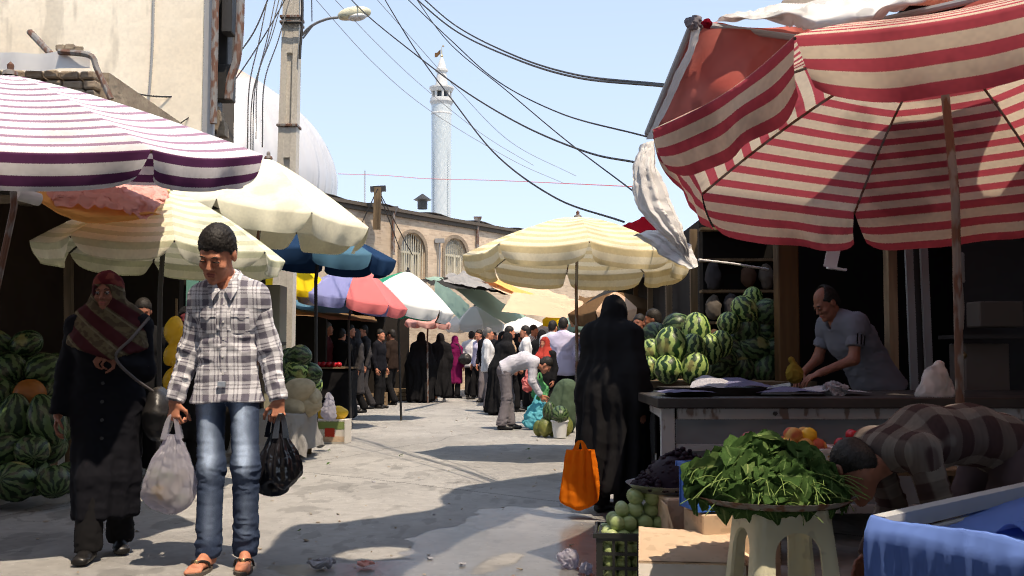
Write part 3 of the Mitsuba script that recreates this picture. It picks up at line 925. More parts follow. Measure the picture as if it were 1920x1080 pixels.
for k, (px, py) in enumerate(((118, 92), (134, 91), (147, 95))):
    put(lh, 'loose_brick', box(W(px, py, LY + 0.15), (0.085, 0.12, 0.06), rotm([0, 0, 1], 17 * k - 10), bevel=0.01), 'mat_stone')

# ------------------------------------------------------------------ concrete lighting pole
py_ = 15.0
pb, pt_ = W(529, 700, py_), W(551, -80, py_)
pb = pb + (pb - pt_) / (pb[2] - pt_[2]) * (0 - pb[2]) * 1.0
pole = thing('concrete_pole', 'tapered concrete utility pole carrying cables and the street lamp', 'utility pole')
from shapely.geometry import box as sbox


def pole_mesh():
    up = unit(pt_ - pb)
    L = np.linalg.norm(pt_ - pb)
    sec = lambda w, d: np.array([(-w, -d), (-w * .36, -d), (-w * .30, -d * .5), (w * .30, -d * .5), (w * .36, -d), (w, -d), (w, d), (-w, d)])
    ms = []
    hs = [0, 2.6, 2.62, 3.9, 3.92, 4.35, 4.37, 5.4, 5.42, L]
    rec = [0, 0, 1, 1, 0, 0, 1, 1, 0, 0]
    v = []
    for h, rcs in zip(hs, rec):
        w = 0.155 - 0.006 * h
        s_ = sec(w, w * 0.85)
        if not rcs: s_[2:4, 1] = -w * 0.85 + 0.004
        v.append(np.column_stack([s_, np.full(8, h)]))
    v = np.array(v)
    k = len(v)
    f = []
    for i in range(k - 1):
        for j in range(8):
            a, b = i * 8 + j, i * 8 + (j + 1) % 8
            f += [(a, b, b + 8), (a, b + 8, a + 8)]
    v = v.reshape(-1, 3)
    return trimesh.Trimesh(pb + v[:, :1] * [1, 0, 0] + v[:, 1:2] * [0, 1, 0] + v[:, 2:3] * up, f, process=False)


put(pole, 'shaft', pole_mesh(), 'concrete')
for yy in (36, 46, 238):
    c = W(548 - (yy - 36) * 0.03, yy, py_)
    put(pole, 'clamp_band', box(c, (0.30, 0.30, 0.035), bevel=0.004), 'metal_rusty')
put(pole, 'insulator', tube([W(528, 42, py_ - 0.2), W(566, 42, py_ - 0.2)], 0.02), 'metal_dark')
put(pole, 'cable_riser', tube(curve([W(566, -60, py_ - 0.15), W(567, 30, py_ - 0.15), W(563, 90, py_ - 0.15), W(562, 110, py_ - 0.15)], 12), 0.02), 'metal_dark')
sl = thing('street_lamp', 'pale cobra-head street lamp on a thin arm off the concrete pole', 'street lamp')
put(sl, 'arm', tube(curve([W(566, 66, py_ - 0.1), W(585, 48, py_ - 0.2), W(612, 36, py_ - 0.3), W(640, 32, py_ - 0.4)], 16), 0.02), 'metal_grey')
put(sl, 'brace', tube([W(568, 72, py_ - 0.1), W(588, 46, py_ - 0.2)], 0.012), 'metal_grey')
hc = W(661, 27, py_ - 0.5)
hd = trimesh.creation.icosphere(3, 1.0)
v = np.asarray(hd.vertices)
v = v * [0.235, 0.13, 0.10] * (1 - 0.18 * v[:, :1] * -1 * 0.6)
v[:, 2] = np.where(v[:, 2] < -0.045, -0.045 + (v[:, 2] + 0.045) * 0.35, v[:, 2])
hm = trimesh.Trimesh(v, hd.faces, process=False); hm.apply_transform(rotm([0, 1, 0], -9)); hm.apply_translation(hc)
put(sl, 'head', hm, 'plastic_cream', smooth=True)
lens = trimesh.creation.icosphere(2, 1.0); lens.apply_scale([0.13, 0.10, 0.05]); lens.apply_transform(rotm([0, 1, 0], -9)); lens.apply_translation(hc + [0.07, -0.03, -0.048])
put(sl, 'lens', lens, 'plastic_white', smooth=True)

# ------------------------------------------------------------------ cables
def cable(pts, label, r=0.011, group=None, mat='metal_dark', n=60, name='cable'):
    p = curve([W(*q) for q in pts], n)
    return solo(name, tube(p, r * 0.82, 5, False), mat, label, 'cable', group)


cable([(760, -20, 14), (850, 55, 12.5), (960, 108, 10.5), (1080, 145, 9), (1250, 162, 7.2)], 'thick upper cable sagging from the top edge to the red awning', 0.0125)
cable([(775, -20, 14.2), (853, 47, 12.6), (962, 103, 10.6), (1080, 140, 9.1), (1250, 159, 7.25)], 'twin of the thick cable, running just above it to the awning', 0.0115)
cable([(745, -20, 14), (845, 75, 12.5), (930, 150, 11), (1050, 212, 9.2), (1212, 256, 7.4)], 'cable below the thick pair, reaching the striped red umbrella', 0.0085)
cable([(640, -20, 15), (690, 30, 14), (770, 95, 12.5), (870, 170, 11), (980, 235, 9.6), (1100, 285, 8.3), (1195, 305, 7.3)], 'dark cable crossing just above the minaret balcony', 0.0105)
cable([(710, -20, 15), (780, 95, 13.5), (850, 190, 12), (930, 290, 10.6), (1040, 370, 9.2), (1170, 416, 7.8)], 'steep cable passing the minaret balcony down to the cream umbrella', 0.0105)
cable([(768, -20, 14), (840, 78, 12.7), (950, 170, 11), (1060, 262, 9.4), (1192, 362, 7.4)], 'straight thin cable crossing the sky right of the minaret', 0.0075)
cable([(575, -20, 22), (700, 118, 24), (810, 210, 26), (960, 300, 28), (1060, 345, 29)], 'faint thin wire slanting behind the minaret, lowest of the pale wires', 0.009, mat='metal_grey')
cable([(610, -20, 22), (700, 75, 24), (790, 160, 26), (905, 252, 28), (1000, 310, 29)], 'faint thin wire slanting behind the minaret, upper of the pale wires', 0.009, mat='metal_grey')
cable([(690, -20, 20), (770, 70, 21), (860, 170, 23), (960, 268, 25), (1080, 330, 27)], 'faint wire crossing the upper minaret shaft', 0.008, mat='metal_grey')
cable([(634, 326, 26), (720, 329, 25), (800, 335, 24), (920, 338, 22), (1060, 344, 18), (1188, 350, 14)], 'thin pinkish string stretched level across the street', 0.008, mat='cloth_coral')
cable([(510, -20, 14.6), (470, 70, 14.2), (400, 150, 13.6), (345, 178, 13.3), (285, 180, 13.1), (232, 170, 13.1)], 'cable looping from the pole onto the cream wall', 0.013)
cable([(545, -20, 14.6), (500, 60, 14.3), (440, 150, 13.9), (390, 195, 13.5), (340, 230, 13.1)], 'second loop of cable, under the first, to the cream wall', 0.011)
for k, (x0, x1, y1) in enumerate(((505, 464, 212), (520, 474, 225), (535, 480, 190), (548, 492, 205), (528, 470, 235))):
    cable([(x0, -20, 14.7), (x0 - (x0 - x1) * 0.45, y1 * 0.35, 13.9), (x1 + 4, y1 * 0.75, 12.6), (x1, y1 + 70, 11.2)], f'dark drop cable hanging left of the concrete pole, {("lowest-reaching left", "second", "third", "rightmost", "thin slanting")[k]} of the bundle', 0.010 - 0.001 * (k % 3), 'drop cables beside the pole', n=24)
cable([(584, -30, 14.9), (585, 40, 14.8)], 'short vertical cable right of the pole above the lamp arm', 0.010, n=6)
# ------------------------------------------------------------------ market umbrellas
def umbrella(label, c, R, zr, za, mats, n=8, phase=0.0, val=0.2, tilt=(0, 0), sag=0.05, group='market umbrellas', ribs=True, pole_to=0.0, pole_r=0.02, polemat='metal_rusty',
             valgap=0.05, seed=0, nt=14, ns_=18, bulge=1.35, struts=False, pole_off=(0, 0), slack=0.02):
    """c: (x, y) of the centre; zr, za: heights of the rim and of the top; mats: one material per panel, repeated."""
    key = thing('market_umbrella', label, 'umbrella', group)
    rm = trimesh.transformations.euler_matrix(math.radians(tilt[0]), math.radians(tilt[1]), 0)[:3, :3]
    piv = np.array([c[0], c[1], zr])

    def wd(p):
        return (np.asarray(p, float) - [0, 0, zr]) @ rm.T + piv

    def rib(a, s):
        s = np.asarray(s, float)
        return np.stack([R * s * math.cos(a), R * s * math.sin(a), za - (za - zr) * s ** bulge], -1)
    ap = R * math.cos(math.pi / n)
    for k in range(n):
        a0, a1 = phase + 2 * math.pi * k / n, phase + 2 * math.pi * (k + 1) / n
        am = (a0 + a1) / 2
        out = np.array([math.cos(am), math.sin(am), 0])
        nv = max(5, int(nt * 0.5))
        tg = np.linspace(0, 1, nt)
        s = np.linspace(0.0, 1, ns_)
        P, U = [], []
        e = 2 * R * math.sin(math.pi / n)
        for si in s:
            p0, p1 = rib(a0, si), rib(a1, si)
            p = p0[None] * (1 - tg[:, None]) + p1[None] * tg[:, None]
            b = np.sin(np.pi * tg)
            p[:, 2] -= sag * b * si * (1.0 - 0.35 * si)
            p -= out * (0.032 * R * b * si ** 2)[:, None]
            P.append(p); U.append(np.stack([tg * e * si + 3.1 * k, np.full(nt, (si - 1) * math.hypot(ap, za - zr))], 1))
        rim = P[-1]
        rg = np.random.RandomState(seed * 31 + k)
        ph = rg.uniform(0, 6.28, 4)
        for j in range(1, nv + 1):
            v = j / nv
            tt = tg + (0.5 - tg) * valgap * 2 * v * (0.4 + 0.6 * abs(tg - 0.5) * 2)
            p = rim[0][None] * (1 - tt[:, None]) + rim[-1][None] * tt[:, None]
            b = np.sin(np.pi * tg)
            p -= out * (0.032 * R * b)[:, None]
            p[:, 2] = rim[:, 2] - val * v * (1 - 0.20 * np.abs(2 * tg - 1) ** 8 * v)
            wv = slack * v * (np.sin(tg * 9 + ph[0]) + 0.7 * np.sin(tg * 17 + ph[1]) + 0.4 * np.sin(tg * 5 + ph[2]))
            p += out * (wv + 0.10 * val * math.sin(v * 2.2) - 0.25 * val * v)[:, None]
            P.append(p); U.append(np.stack([tg * e + 3.1 * k, np.full(nt, val * v)], 1))
        P = np.array(P).reshape(-1, 3)
        m_ = mats[k % len(mats)]
        put(key, 'panel', (wd(P), grid_faces(len(s) + nv, nt)), m_, smooth=True, uv=np.array(U).reshape(-1, 2))
        if ribs:
            q = rib(a0, np.linspace(0.02, 1.0, 10)) - [0, 0, 0.015]
            put(key, 'rib', tube(wd(q), 0.0075, 6), polemat)
            if struts:
                q0, q1 = rib(a0, 0.52) - [0, 0, 0.02], np.array([0, 0, zr - 0.18 + 0.0])
                put(key, 'strut', tube(wd([q0, q1]), 0.007, 6), polemat)
    top = wd([0, 0, za])
    foot = np.array([c[0] + pole_off[0], c[1] + pole_off[1], pole_to])
    hub = wd([0, 0, za - 0.02])
    neck = wd([0, 0, zr - 0.35])
    put(key, 'pole', tube([foot, foot * 0.5 + neck * 0.5, neck, hub], pole_r, 10), polemat)
    put(key, 'finial', lathe([(0.045, -0.005), (0.04, 0.02), (0.018, 0.03), (0.02, 0.06), (0.0, 0.08)], 12, top), polemat, smooth=40)
    return key


PI = math.pi
# the big red and white one over the right-hand stall, seen from below
umbrella('large red and white striped umbrella seen from below, upper right', (2.21, 5.34), 1.5, 2.296, 2.796, ['cloth_red'], phase=1.577, val=0.29, tilt=(-8.8, -0.5), sag=0.03,
         pole_r=0.021, seed=2, nt=26, ns_=24, struts=False, valgap=0.055, bulge=1.5, pole_off=(0.02, 0.0))
umbrella('purple and white striped umbrella at the upper left edge', (-2.95, 6.234), 1.45, 2.362, 2.79, ['cloth_purple'], phase=-0.676, val=0.19, tilt=(9.6, 1.3), sag=0.05, seed=3, nt=26, ns_=20,
         valgap=0.07, bulge=1.25, pole_off=(-0.35, 0.0))
umbrella('green and cream striped umbrella behind the man in the checked shirt', (-2.859, 8.70), 1.0, 1.99, 2.50, ['cloth_green'], phase=-1.96, val=0.14, tilt=(-0.85, 2.5), sag=0.04, seed=4, nt=18, ns_=16, valgap=0.10, bulge=1.4, polemat='metal_dark')
umbrella('large ivory umbrella above the green striped one', (-2.596, 10.96), 1.15, 2.564, 3.18, ['cloth_ivory'], phase=-0.912, val=0.22, tilt=(-0.7, 6.3), sag=0.03, seed=5, nt=16, ns_=16, valgap=0.09, bulge=1.2)
umbrella('navy and teal umbrella on the thin dark pole, behind the ivory one', (-2.44, 13.4), 0.98, 2.42, 2.75, ['cloth_navy', 'cloth_navy', 'cloth_navy', 'cloth_navy', 'cloth_navy', 'cloth_navy', 'cloth_teal', 'cloth_navy'], phase=0.1, val=0.2, tilt=(0, 5), sag=0.04, seed=6, polemat='metal_dark', pole_r=0.022)
umbrella('violet-blue and coral umbrella left of the brick building', (-2.46, 16.4), 0.86, 1.98, 2.52, ['cloth_mint', 'cloth_blue', 'cloth_brown', 'cloth_white', 'cloth_blue', 'cloth_blue', 'cloth_coral', 'cloth_coral'], phase=0.05, val=0.16, tilt=(0, 9), sag=0.03, seed=7, polemat='metal_dark')
umbrella('white umbrella with mint panels beside the coral one', (-1.92, 18.6), 0.92, 2.02, 2.60, ['cloth_brown', 'cloth_mint', 'cloth_brown', 'cloth_white', 'cloth_mint', 'cloth_white', 'cloth_white', 'cloth_white'], phase=0.1, val=0.2, tilt=(0, 10), sag=0.03, seed=8, polemat='metal_dark')
umbrella('bright yellow umbrella half hidden behind the concrete pole', (-3.35, 16.2), 0.62, 2.12, 2.6, ['cloth_yellow'], phase=0.2, val=0.1, seed=9, polemat='metal_dark')
umbrella('cream and yellow-beige umbrella over the woman in the black chador', (0.715, 11.70), 1.255, 2.20, 2.66, ['cloth_cream'], phase=-2.319, val=0.2, tilt=(-3.0, 1.6), sag=0.05, seed=10, nt=20, ns_=18, valgap=0.06, bulge=1.5, pole_r=0.018)
umbrella('white umbrella far down the street behind the man in white', (-1.08, 31.0), 0.90, 2.02, 2.55, ['cloth_white'], phase=0.3, val=0.22, seed=11, nt=8, ns_=8, ribs=False)
umbrella('white umbrella at the far end, right of the other white one', (0.4, 34.0), 0.95, 1.90, 2.35, ['cloth_white'], phase=0.1, val=0.16, seed=12, nt=8, ns_=8, ribs=False)
umbrella('pale pink umbrella over the pair in black chadors', (-1.98, 25.2), 0.56, 1.90, 2.25, ['cloth_pink'], phase=0.4, val=0.12, seed=13, nt=10, ns_=8, ribs=False, tilt=(0, 3))
umbrella('small bright yellow umbrella among the far crowd', (1.16, 27.0), 0.42, 2.02, 2.22, ['cloth_yellow'], phase=0.4, val=0.14, seed=14, nt=8, ns_=8, ribs=False)


umbrella('faded brown umbrella over the right-hand stalls beyond the cream one', (1.72, 17.6), 0.85, 1.86, 2.18, ['cloth_brown', 'cloth_peach'], phase=0.3, val=0.18, seed=15, polemat='metal_dark', tilt=(0, -4))
umbrella('dull grey-green umbrella low over the far right stalls', (1.75, 22.5), 0.8, 1.80, 2.15, ['cloth_greentarp'], phase=0.2, val=0.16, seed=16, polemat='metal_dark')
umbrella('off-white umbrella far right, above the heads of the crowd', (1.55, 28.5), 0.9, 1.85, 2.25, ['cloth_dullwhite'], phase=0.6, val=0.16, seed=17, nt=10, ns_=8, ribs=False)


# ------------------------------------------------------------------ tarpaulins and awnings
def sheet(label, rows, nu, nv, mat, amp=0.02, scale=3.0, seed=0, name='tarpaulin', cat='tarpaulin', sag=0.0, group=None, part_of=None, ridged=True, hole=None):
    """A cloth between curves (each a list of points), crumpled."""
    cs = [curve(r, nu) for r in rows]
    c = np.array(cs)                                   # rows x nu x 3
    out = np.array([curve(c[:, i], nv) for i in range(nu)])
    v = np.linspace(0, 1, nv)
    out[:, :, 2] -= sag * np.sin(np.pi * v)[None] * np.sin(np.pi * np.linspace(0, 1, nu))[:, None]
    p = crumple(out.reshape(-1, 3), amp, scale, seed, ridged)
    if hole:                                           # a hole cut to pass a patch of sun: (x, y, rx, ry)
        f = grid_faces(nu, nv)
        c_ = p[f].mean(1)
        r_ = np.hypot((c_[:, 0] - hole[0]) / hole[2], (c_[:, 1] - hole[1]) / hole[3]) + .5 * (meshkit.noise(c_ * 5, 3) - .5)
        return solo(name, (p, f[r_ > 1]), mat, label, cat, group, smooth=True)
    if part_of:
        return put(part_of, name, (p, grid_faces(nu, nv)), mat, smooth=True)
    return solo(name, (p, grid_faces(nu, nv)), mat, label, cat, group, smooth=True)


# the right-hand awning: red cloth on a pipe frame, white film over its ridge
aw = thing('shop_awning', 'patched red cloth awning with white plastic over its ridge, upper right corner', 'awning')
YA = 6.9
sheet('', [[W(1306, 46, YA), W(1400, 62, 6.8), W(1490, 72, 6.7), W(1700, 60, 6.0), W(1960, -40, 5.6)],
           [W(1268, 130, 7.05), W(1372, 170, 6.7), W(1470, 150, 6.85), W(1700, 110, 6.25), W(1960, 40, 6.0)],
           [W(1222, 246, 7.2), W(1340, 290, 6.9), W(1500, 300, 7.0), W(1720, 260, 6.6), W(1960, 240, 6.3)]], 90, 40, 'cloth_awning', 0.05, 1.7, 3, 'front_cloth', part_of=aw)
sheet('', [[W(1300, 44, YA + .02), W(1400, 60, 6.82), W(1490, 70, 6.72), W(1700, 58, 6.03), W(1960, -42, 5.63)],
           [[2.15, 7.5, 3.36], [2.45, 7.7, 3.5], [2.7, 7.9, 3.5], [3.3, 7.9, 3.5], [4.2, 7.9, 3.5]],
           [[2.38, 8.75, 3.45], [2.7, 8.8, 3.58], [3.0, 8.8, 3.6], [3.6, 8.8, 3.6], [4.4, 8.8, 3.6]]], 70, 30, 'cloth_awning', 0.04, 1.5, 8, 'roof_cloth', part_of=aw)
put(aw, 'edge_pipe', tube([W(1298, 44, YA + .03), W(1214, 250, 7.25)], 0.022), 'metal_grey')
put(aw, 'edge_pipe', tube([W(1214, 250, 7.25), W(1330, 300, 9.6)], 0.022), 'metal_grey')
put(aw, 'ridge_pipe', tube([W(1298, 44, YA + .03), W(1500, 72, 6.76), W(1960, -30, 5.66)], 0.022), 'metal_grey')
sheet('', [[W(1296, 40, YA - .05), W(1288, 90, YA), W(1262, 150, 7.0), W(1210, 262, 7.15)], [W(1312, 52, YA - .12), W(1300, 100, YA - .1), W(1272, 160, 6.95), W(1222, 262, 7.1)]], 40, 8, 'cloth_dullwhite', 0.012, 6, 4, 'edge_hem', part_of=aw)
sheet('', [[W(1338, 46, 6.72), W(1420, 48, 6.68), W(1500, 66, 6.6), W(1620, 60, 6.35), W(1720, 20, 6.1)],
           [W(1345, 40, 6.6), W(1430, 40, 6.55), W(1510, 30, 6.45), W(1620, 24, 6.2), W(1730, -6, 6.0)],
           [W(1350, 40, 7.0), W(1440, 26, 7.0), W(1530, 8, 6.9), W(1640, -16, 6.7), W(1760, -50, 6.5)]], 90, 26, 'film_white', 0.07, 2.6, 5, 'plastic_cover', part_of=aw)
kn = trimesh.creation.icosphere(3, 0.05)
kn = trimesh.Trimesh(crumple(np.asarray(kn.vertices) * [1.2, 1, 0.95], 0.02, 20, 3) + W(1300, 46, YA - .06), kn.faces, process=False)
put(aw, 'knotted_rope', kn, 'wear_greytrouser', smooth=True)
kn2 = trimesh.creation.icosphere(3, 0.032)
kn2 = trimesh.Trimesh(crumple(np.asarray(kn2.vertices), 0.014, 30, 5) + W(1324, 46, YA - .14), kn2.faces, process=False)
put(aw, 'cloth_knot', kn2, 'cloth_maroon', smooth=True)


def bundle(pts, widths, depth, nn=60, sides=44, pleats=9, amp=0.32, seed=0):
    """A length of gathered cloth hanging along a path."""
    p = curve(pts, nn)
    w = np.interp(np.linspace(0, 1, nn), np.linspace(0, 1, len(widths)), widths)
    g = np.arange(sides) * 2 * np.pi / sides
    rg = np.random.RandomState(seed)
    ph = rg.uniform(0, 6.28, 3)
    s = np.linspace(0, 1, nn)[:, None]
    r = 1 + amp * np.sin(pleats * g[None] + ph[0] + 2.5 * s) * (0.5 + 0.5 * s) + 0.5 * amp * np.sin((pleats * 2 + 1) * g[None] + ph[1] - 4 * s)
    v = p[:, None] + (w[:, None] * r)[:, :, None] * (np.cos(g)[None, :, None] * np.array([1, 0, 0.25]) + np.sin(g)[None, :, None] * np.array([0, depth, 0]))
    i, j = np.meshgrid(np.arange(nn - 1), np.arange(sides), indexing='ij')
    i, j = i.ravel(), j.ravel(); k = (j + 1) % sides
    q = np.stack([i * sides + j, i * sides + k, (i + 1) * sides + k, (i + 1) * sides + j], 1)
    v = crumple(crumple(v.reshape(-1, 3), 0.014, 5.0, seed), 0.006, 14.0, seed + 3)
    return trimesh.Trimesh(v, np.vstack([q[:, [0, 2, 1]], q[:, [0, 3, 2]]]), process=False)


solo('hanging_plastic_sheet', bundle([W(1212, 268, 6.9), W(1206, 320, 6.85), W(1224, 385, 6.8), W(1262, 440, 6.75), W(1294, 498, 6.75)], [0.035, 0.06, 0.08, 0.075, 0.04, 0.005], 0.7, seed=4),
     'film_white', 'gathered white plastic sheet hanging from the corner of the red awning', 'plastic sheet', smooth=True)
solo('hanging_plastic_sheet', bundle([W(1192, 440, 9.2), W(1222, 440, 9.1), W(1262, 470, 9.0), W(1300, 505, 8.8)], [0.03, 0.10, 0.11, 0.03], 0.7, seed=9, pleats=5), 'film_white',
     'cream bundled sheet sagging just right of the cream umbrella', 'plastic sheet', smooth=True)
sheet('dark red cloth edge poking out right above the cream umbrella', [[W(1150, 432, 12.8), W(1205, 408, 11.5), W(1262, 396, 10.4)], [W(1152, 442, 12.6), W(1206, 440, 11.3), W(1262, 440, 10.2)]], 24, 8, 'cloth_maroon', 0.02, 4, 6)
# pink film and orange cloth below the purple umbrella
sheet('crumpled pink plastic film heaped on an awning under the purple umbrella', [[W(96, 345, 7.6), W(150, 342, 7.8), W(230, 345, 8.0), W(310, 352, 8.1)], [W(82, 372, 7.2), W(150, 366, 7.3), W(230, 372, 7.4), W(300, 384, 7.6)], [W(100, 388, 7.1), W(150, 392, 7.15), W(215, 402, 7.2), W(260, 412, 7.3)]],
      70, 30, 'film_pink', 0.05, 7.0, 3, 'plastic_film', 'plastic sheet')
sheet('orange cloth awning with a curved edge under the pink film', [[W(60, 340, 8.0), W(170, 345, 8.4), W(320, 352, 8.6)], [W(70, 366, 7.25), W(150, 392, 7.25), W(290, 396, 7.5)], [W(74, 382, 7.15), W(128, 412, 7.15), W(200, 420, 7.25), W(300, 404, 7.5)]], 50, 20, 'cloth_orange', 0.012, 3, 7, 'awning_cloth', 'awning')
sheet('pale blue cloth strip under the purple umbrella at the left edge', [[W(-60, 332, 6.9), W(60, 338, 6.9), W(110, 342, 6.95)], [W(-60, 352, 6.8), W(20, 356, 6.8), W(84, 350, 6.85)]], 30, 8, 'cloth_white', 0.02, 4, 2)
solo('white_tube', tube([W(30, 362, 6.6), W(72, 374, 6.75)], 0.042, 14), 'plastic_white', 'short white plastic tube under the purple umbrella', 'tube', smooth=40)
# far tarpaulins
sheet('translucent green net tarpaulin sloping down beside the white and mint umbrella', [[W(815, 528, 21), W(850, 548, 23), W(880, 575, 25)], [W(812, 560, 20.6), W(835, 580, 22), W(862, 600, 24)]], 16, 10, 'cloth_greentarp', 0.03, 2, 3)
sheet('grey-green tarpaulin above the far white umbrella', [[W(795, 522, 27), W(850, 545, 28), W(945, 610, 29)], [W(850, 520, 30), W(905, 545, 31), W(985, 595, 32)]], 20, 12, 'cloth_greentarp', 0.05, 1.2, 4)
sheet('peach and orange tarpaulin spread under the brick wall', [[W(888, 522, 30), W(940, 548, 28), W(1010, 582, 26)], [W(930, 515, 33), W(1000, 535, 31), W(1085, 566, 28)]], 20, 14, 'cloth_peach', 0.06, 1.0, 5)
sheet('orange tarpaulin strip behind the cream umbrella', [[W(905, 520, 29.2), W(985, 560, 27.2), W(1020, 572, 26)], [W(925, 522, 30.2), W(1000, 552, 28.2), W(1060, 565, 26.5)]], 16, 6, 'cloth_orange', 0.03, 1.2, 8)
sheet('faded canvas awning low at the right end of the street', [[W(1085, 556, 31), W(1140, 560, 30), W(1200, 566, 29)], [W(1080, 590, 29), W(1140, 596, 28), W(1205, 600, 27)]], 20, 8, 'cloth_brown', 0.05, 2, 12)
sheet('pale peach ribbed tarpaulin low behind the cream umbrella', [[W(962, 548, 27), W(1020, 556, 26), W(1092, 566, 25)], [W(938, 586, 23), W(1010, 594, 23), W(1092, 600, 23)]], 30, 16, 'cloth_peach', 0.03, 2, 9)
sheet('dark tin awning roof below the arched windows', [[W(792, 524, 27.5), W(860, 520, 30), W(930, 520, 33)], [W(806, 536, 26), W(880, 544, 27.5), W(950, 552, 29)]], 24, 8, 'film_darkgrey', 0.05, 2, 3, 'awning_roof', 'awning')
sheet('mottled grey cloth heaped on the tin awning under the right arched window', [[W(838, 516, 29), W(880, 512, 30), W(920, 520, 31.5)], [W(832, 534, 27.5), W(880, 540, 27.5), W(935, 546, 28.5)]], 24, 14, 'film_grey', 0.10, 2.2, 11, 'awning_cloth', 'awning')
sheet('blue-grey tarpaulin over the stall behind the thin dark pole', [[W(540, 536, 17.8), W(580, 545, 17.6), W(640, 560, 17.2)], [W(535, 572, 16.8), W(590, 584, 16.6), W(660, 588, 16.4)]], 16, 10, 'cloth_teal', 0.04, 2, 4)
sheet('brownish tarpaulin strung across the stalls on the left', [[W(540, 580, 17), W(620, 586, 17.4), W(700, 596, 18)], [W(545, 592, 15.6), W(630, 600, 16), W(705, 606, 17)]], 16, 8, 'cloth_brown', 0.03, 2, 6)
# an unseen sail added beside the camera, shaped to throw the large shade across the foreground
sail = [[-0.15, 2.2, 4.55], [-0.17, 3.95, 4.5], [-0.26, 5.3, 4.5], [0.10, 5.5, 4.5], [0.66, 6.15, 4.5], [0.76, 7.3, 4.5], [1.72, 8.6, 4.5]]
sail2 = [[1.15, 1.5, 4.65], [0.75, 3.45, 4.65], [0.92, 4.5, 4.65], [1.1, 5.1, 4.65], [1.4, 5.9, 4.65], [1.72, 6.65, 4.65], [2.4, 8.35, 4.6]]
sheet('unseen brown sail added above the lane to shade the foreground', [sail, (np.array(sail) * .5 + np.array(sail2) * .5 - [0, 0, 0.12]).tolist(), sail2], 120, 60, 'film_brown', 0.05, 1.2, 2, hole=(.50, 4.36, .26, .21))

sheet('unseen canopy added over the lane behind the camera to block sky light', [[[-5.6, -9, 3.7], [-5.6, -2, 3.6], [-5.4, 4.1, 3.55]], [[-2.6, -9, 3.5], [-2.6, -2, 3.45], [-2.4, 4.1, 3.5]], [[0, -9, 3.4], [0, -2, 3.35], [-.25, 3.9, 3.45]], [[5.2, -9, 3.7], [4.6, -2, 3.6], [0.9, 2.9, 3.45]]], 40, 24, 'film_brown', 0.06, 1.2, 5)  # unseen canopy, added to cut the sky fill on the stalls
sheet('unseen strip added beside the camera to shade the stooping man and greens', [[[1.98, 2.0, 3.42], [2.4, 2.0, 3.40], [2.8, 2.0, 3.45]], [[1.98, 2.85, 3.43], [2.4, 2.8, 3.42], [2.8, 2.8, 3.45]], [[1.80, 3.02, 3.44], [2.3, 3.0, 3.42], [2.8, 3.0, 3.45]], [[1.66, 3.36, 3.44], [2.3, 3.38, 3.42], [2.8, 3.36, 3.45]]], 20, 26, 'film_brown', 0.03, 1.5, 7)  # unseen strip, placed to keep sun off the bent man and greens
for (c_, s_, lab) in (((6.9, -3.6, 3.2), (3.0, 20.0, 6.4), 'unseen plain building added at the right of the lane to block sky light'), ((-8.4, -3.6, 2.9), (3.6, 19.0, 5.8), 'unseen plain building added at the left of the lane to block sky light')):
    bk0 = thing('added_lane_building', lab, 'building')  # unseen houses, added to hold back sky light from the sides
    put(bk0, 'wall', box(c_, s_), 'mat_stone')
    put(bk0, 'parapet', box((c_[0], c_[1], s_[2] + .08), (s_[0] + .1, s_[1] + .1, .15)), 'concrete')
    put(bk0, 'door', box((c_[0] - math.copysign(s_[0] / 2 + .02, c_[0]), -1.5, 1.1), (.06, 1.2, 2.2)), 'turquoise_paint')

# ------------------------------------------------------------------ the right-hand row of buildings and the fruit shop
rb = thing('corner_shop', 'dark open-fronted fruit shop on the right behind the counter', 'building')
put(rb, 'back_wall', box((4.25, 10.4, 1.35), (4.8, 0.2, 2.7)), 'shade_black')
put(rb, 'upper_back_wall', box((4.40, 10.41, 3.35), (4.2, 0.2, 1.298)), 'shade_black')
put(rb, 'roof', box((4.65, 9.2, 3.72), (3.3, 2.6, 0.16)), 'shade_black')
put(rb, 'added_shade_slab', box((4.75, 3.6, 3.42), (2.9, 2.75, 0.08)), 'shade_black')  # unseen slab added as extra occlusion to darken the stall
put(rb, 'ceiling', box((4.85, 7.2, 3.02), (3.2, 4.4, 0.12)), 'shade_black')
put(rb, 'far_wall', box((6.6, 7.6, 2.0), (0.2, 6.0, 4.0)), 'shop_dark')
put(rb, 'upper_wall', box((4.6, 7.9, 4.15), (3.6, 0.25, 0.75)), 'mat_plaster')
put(rb, 'cornice', beam(W(1470, 26, 7.75), W(1760, -60, 7.6), 0.14, 0.16), 'concrete')
put(rb, 'pillar', box(((1475 - 960) / 2000 * 9.0, 9.0, 1.55), (0.175, 0.175, 3.1), bevel=0.01), M('wood_yellow', proc(lambda p, n, uv: wood_color(p, n, uv) * mi.Color3f(0.62, 0.42, 0.17)), 0.7))
put(rb, 'door_jamb', beam(W(1674, 780, 8.6), W(1668, 440, 8.6), 0.125, 0.07), 'wood_pale')
for x0, x1 in ((1716, 1702), (1745, 1730)):
    put(rb, 'shutter_rail', beam(W(x0, 770, 8.75), W(x1, 430, 8.75), 0.035, 0.06), 'metal_grey')
put(rb, 'shutter', box(W(1724, 600, 8.85), (0.10, 0.05, 1.6)), 'metal_dark')
put(rb, 'side_panel', box(W(1900, 560, 8.9), (0.95, 0.06, 1.7)), M('panel_dark', (0.035, 0.034, 0.036), 0.6))
put(rb, 'shelf', box(W(1870, 632, 8.2), (0.75, 0.4, 0.03)), 'metal_dark')
put(rb, 'shelf_box', box(W(1865, 590, 8.3), (0.34, 0.25, 0.20), bevel=0.01), 'plaster_dark')
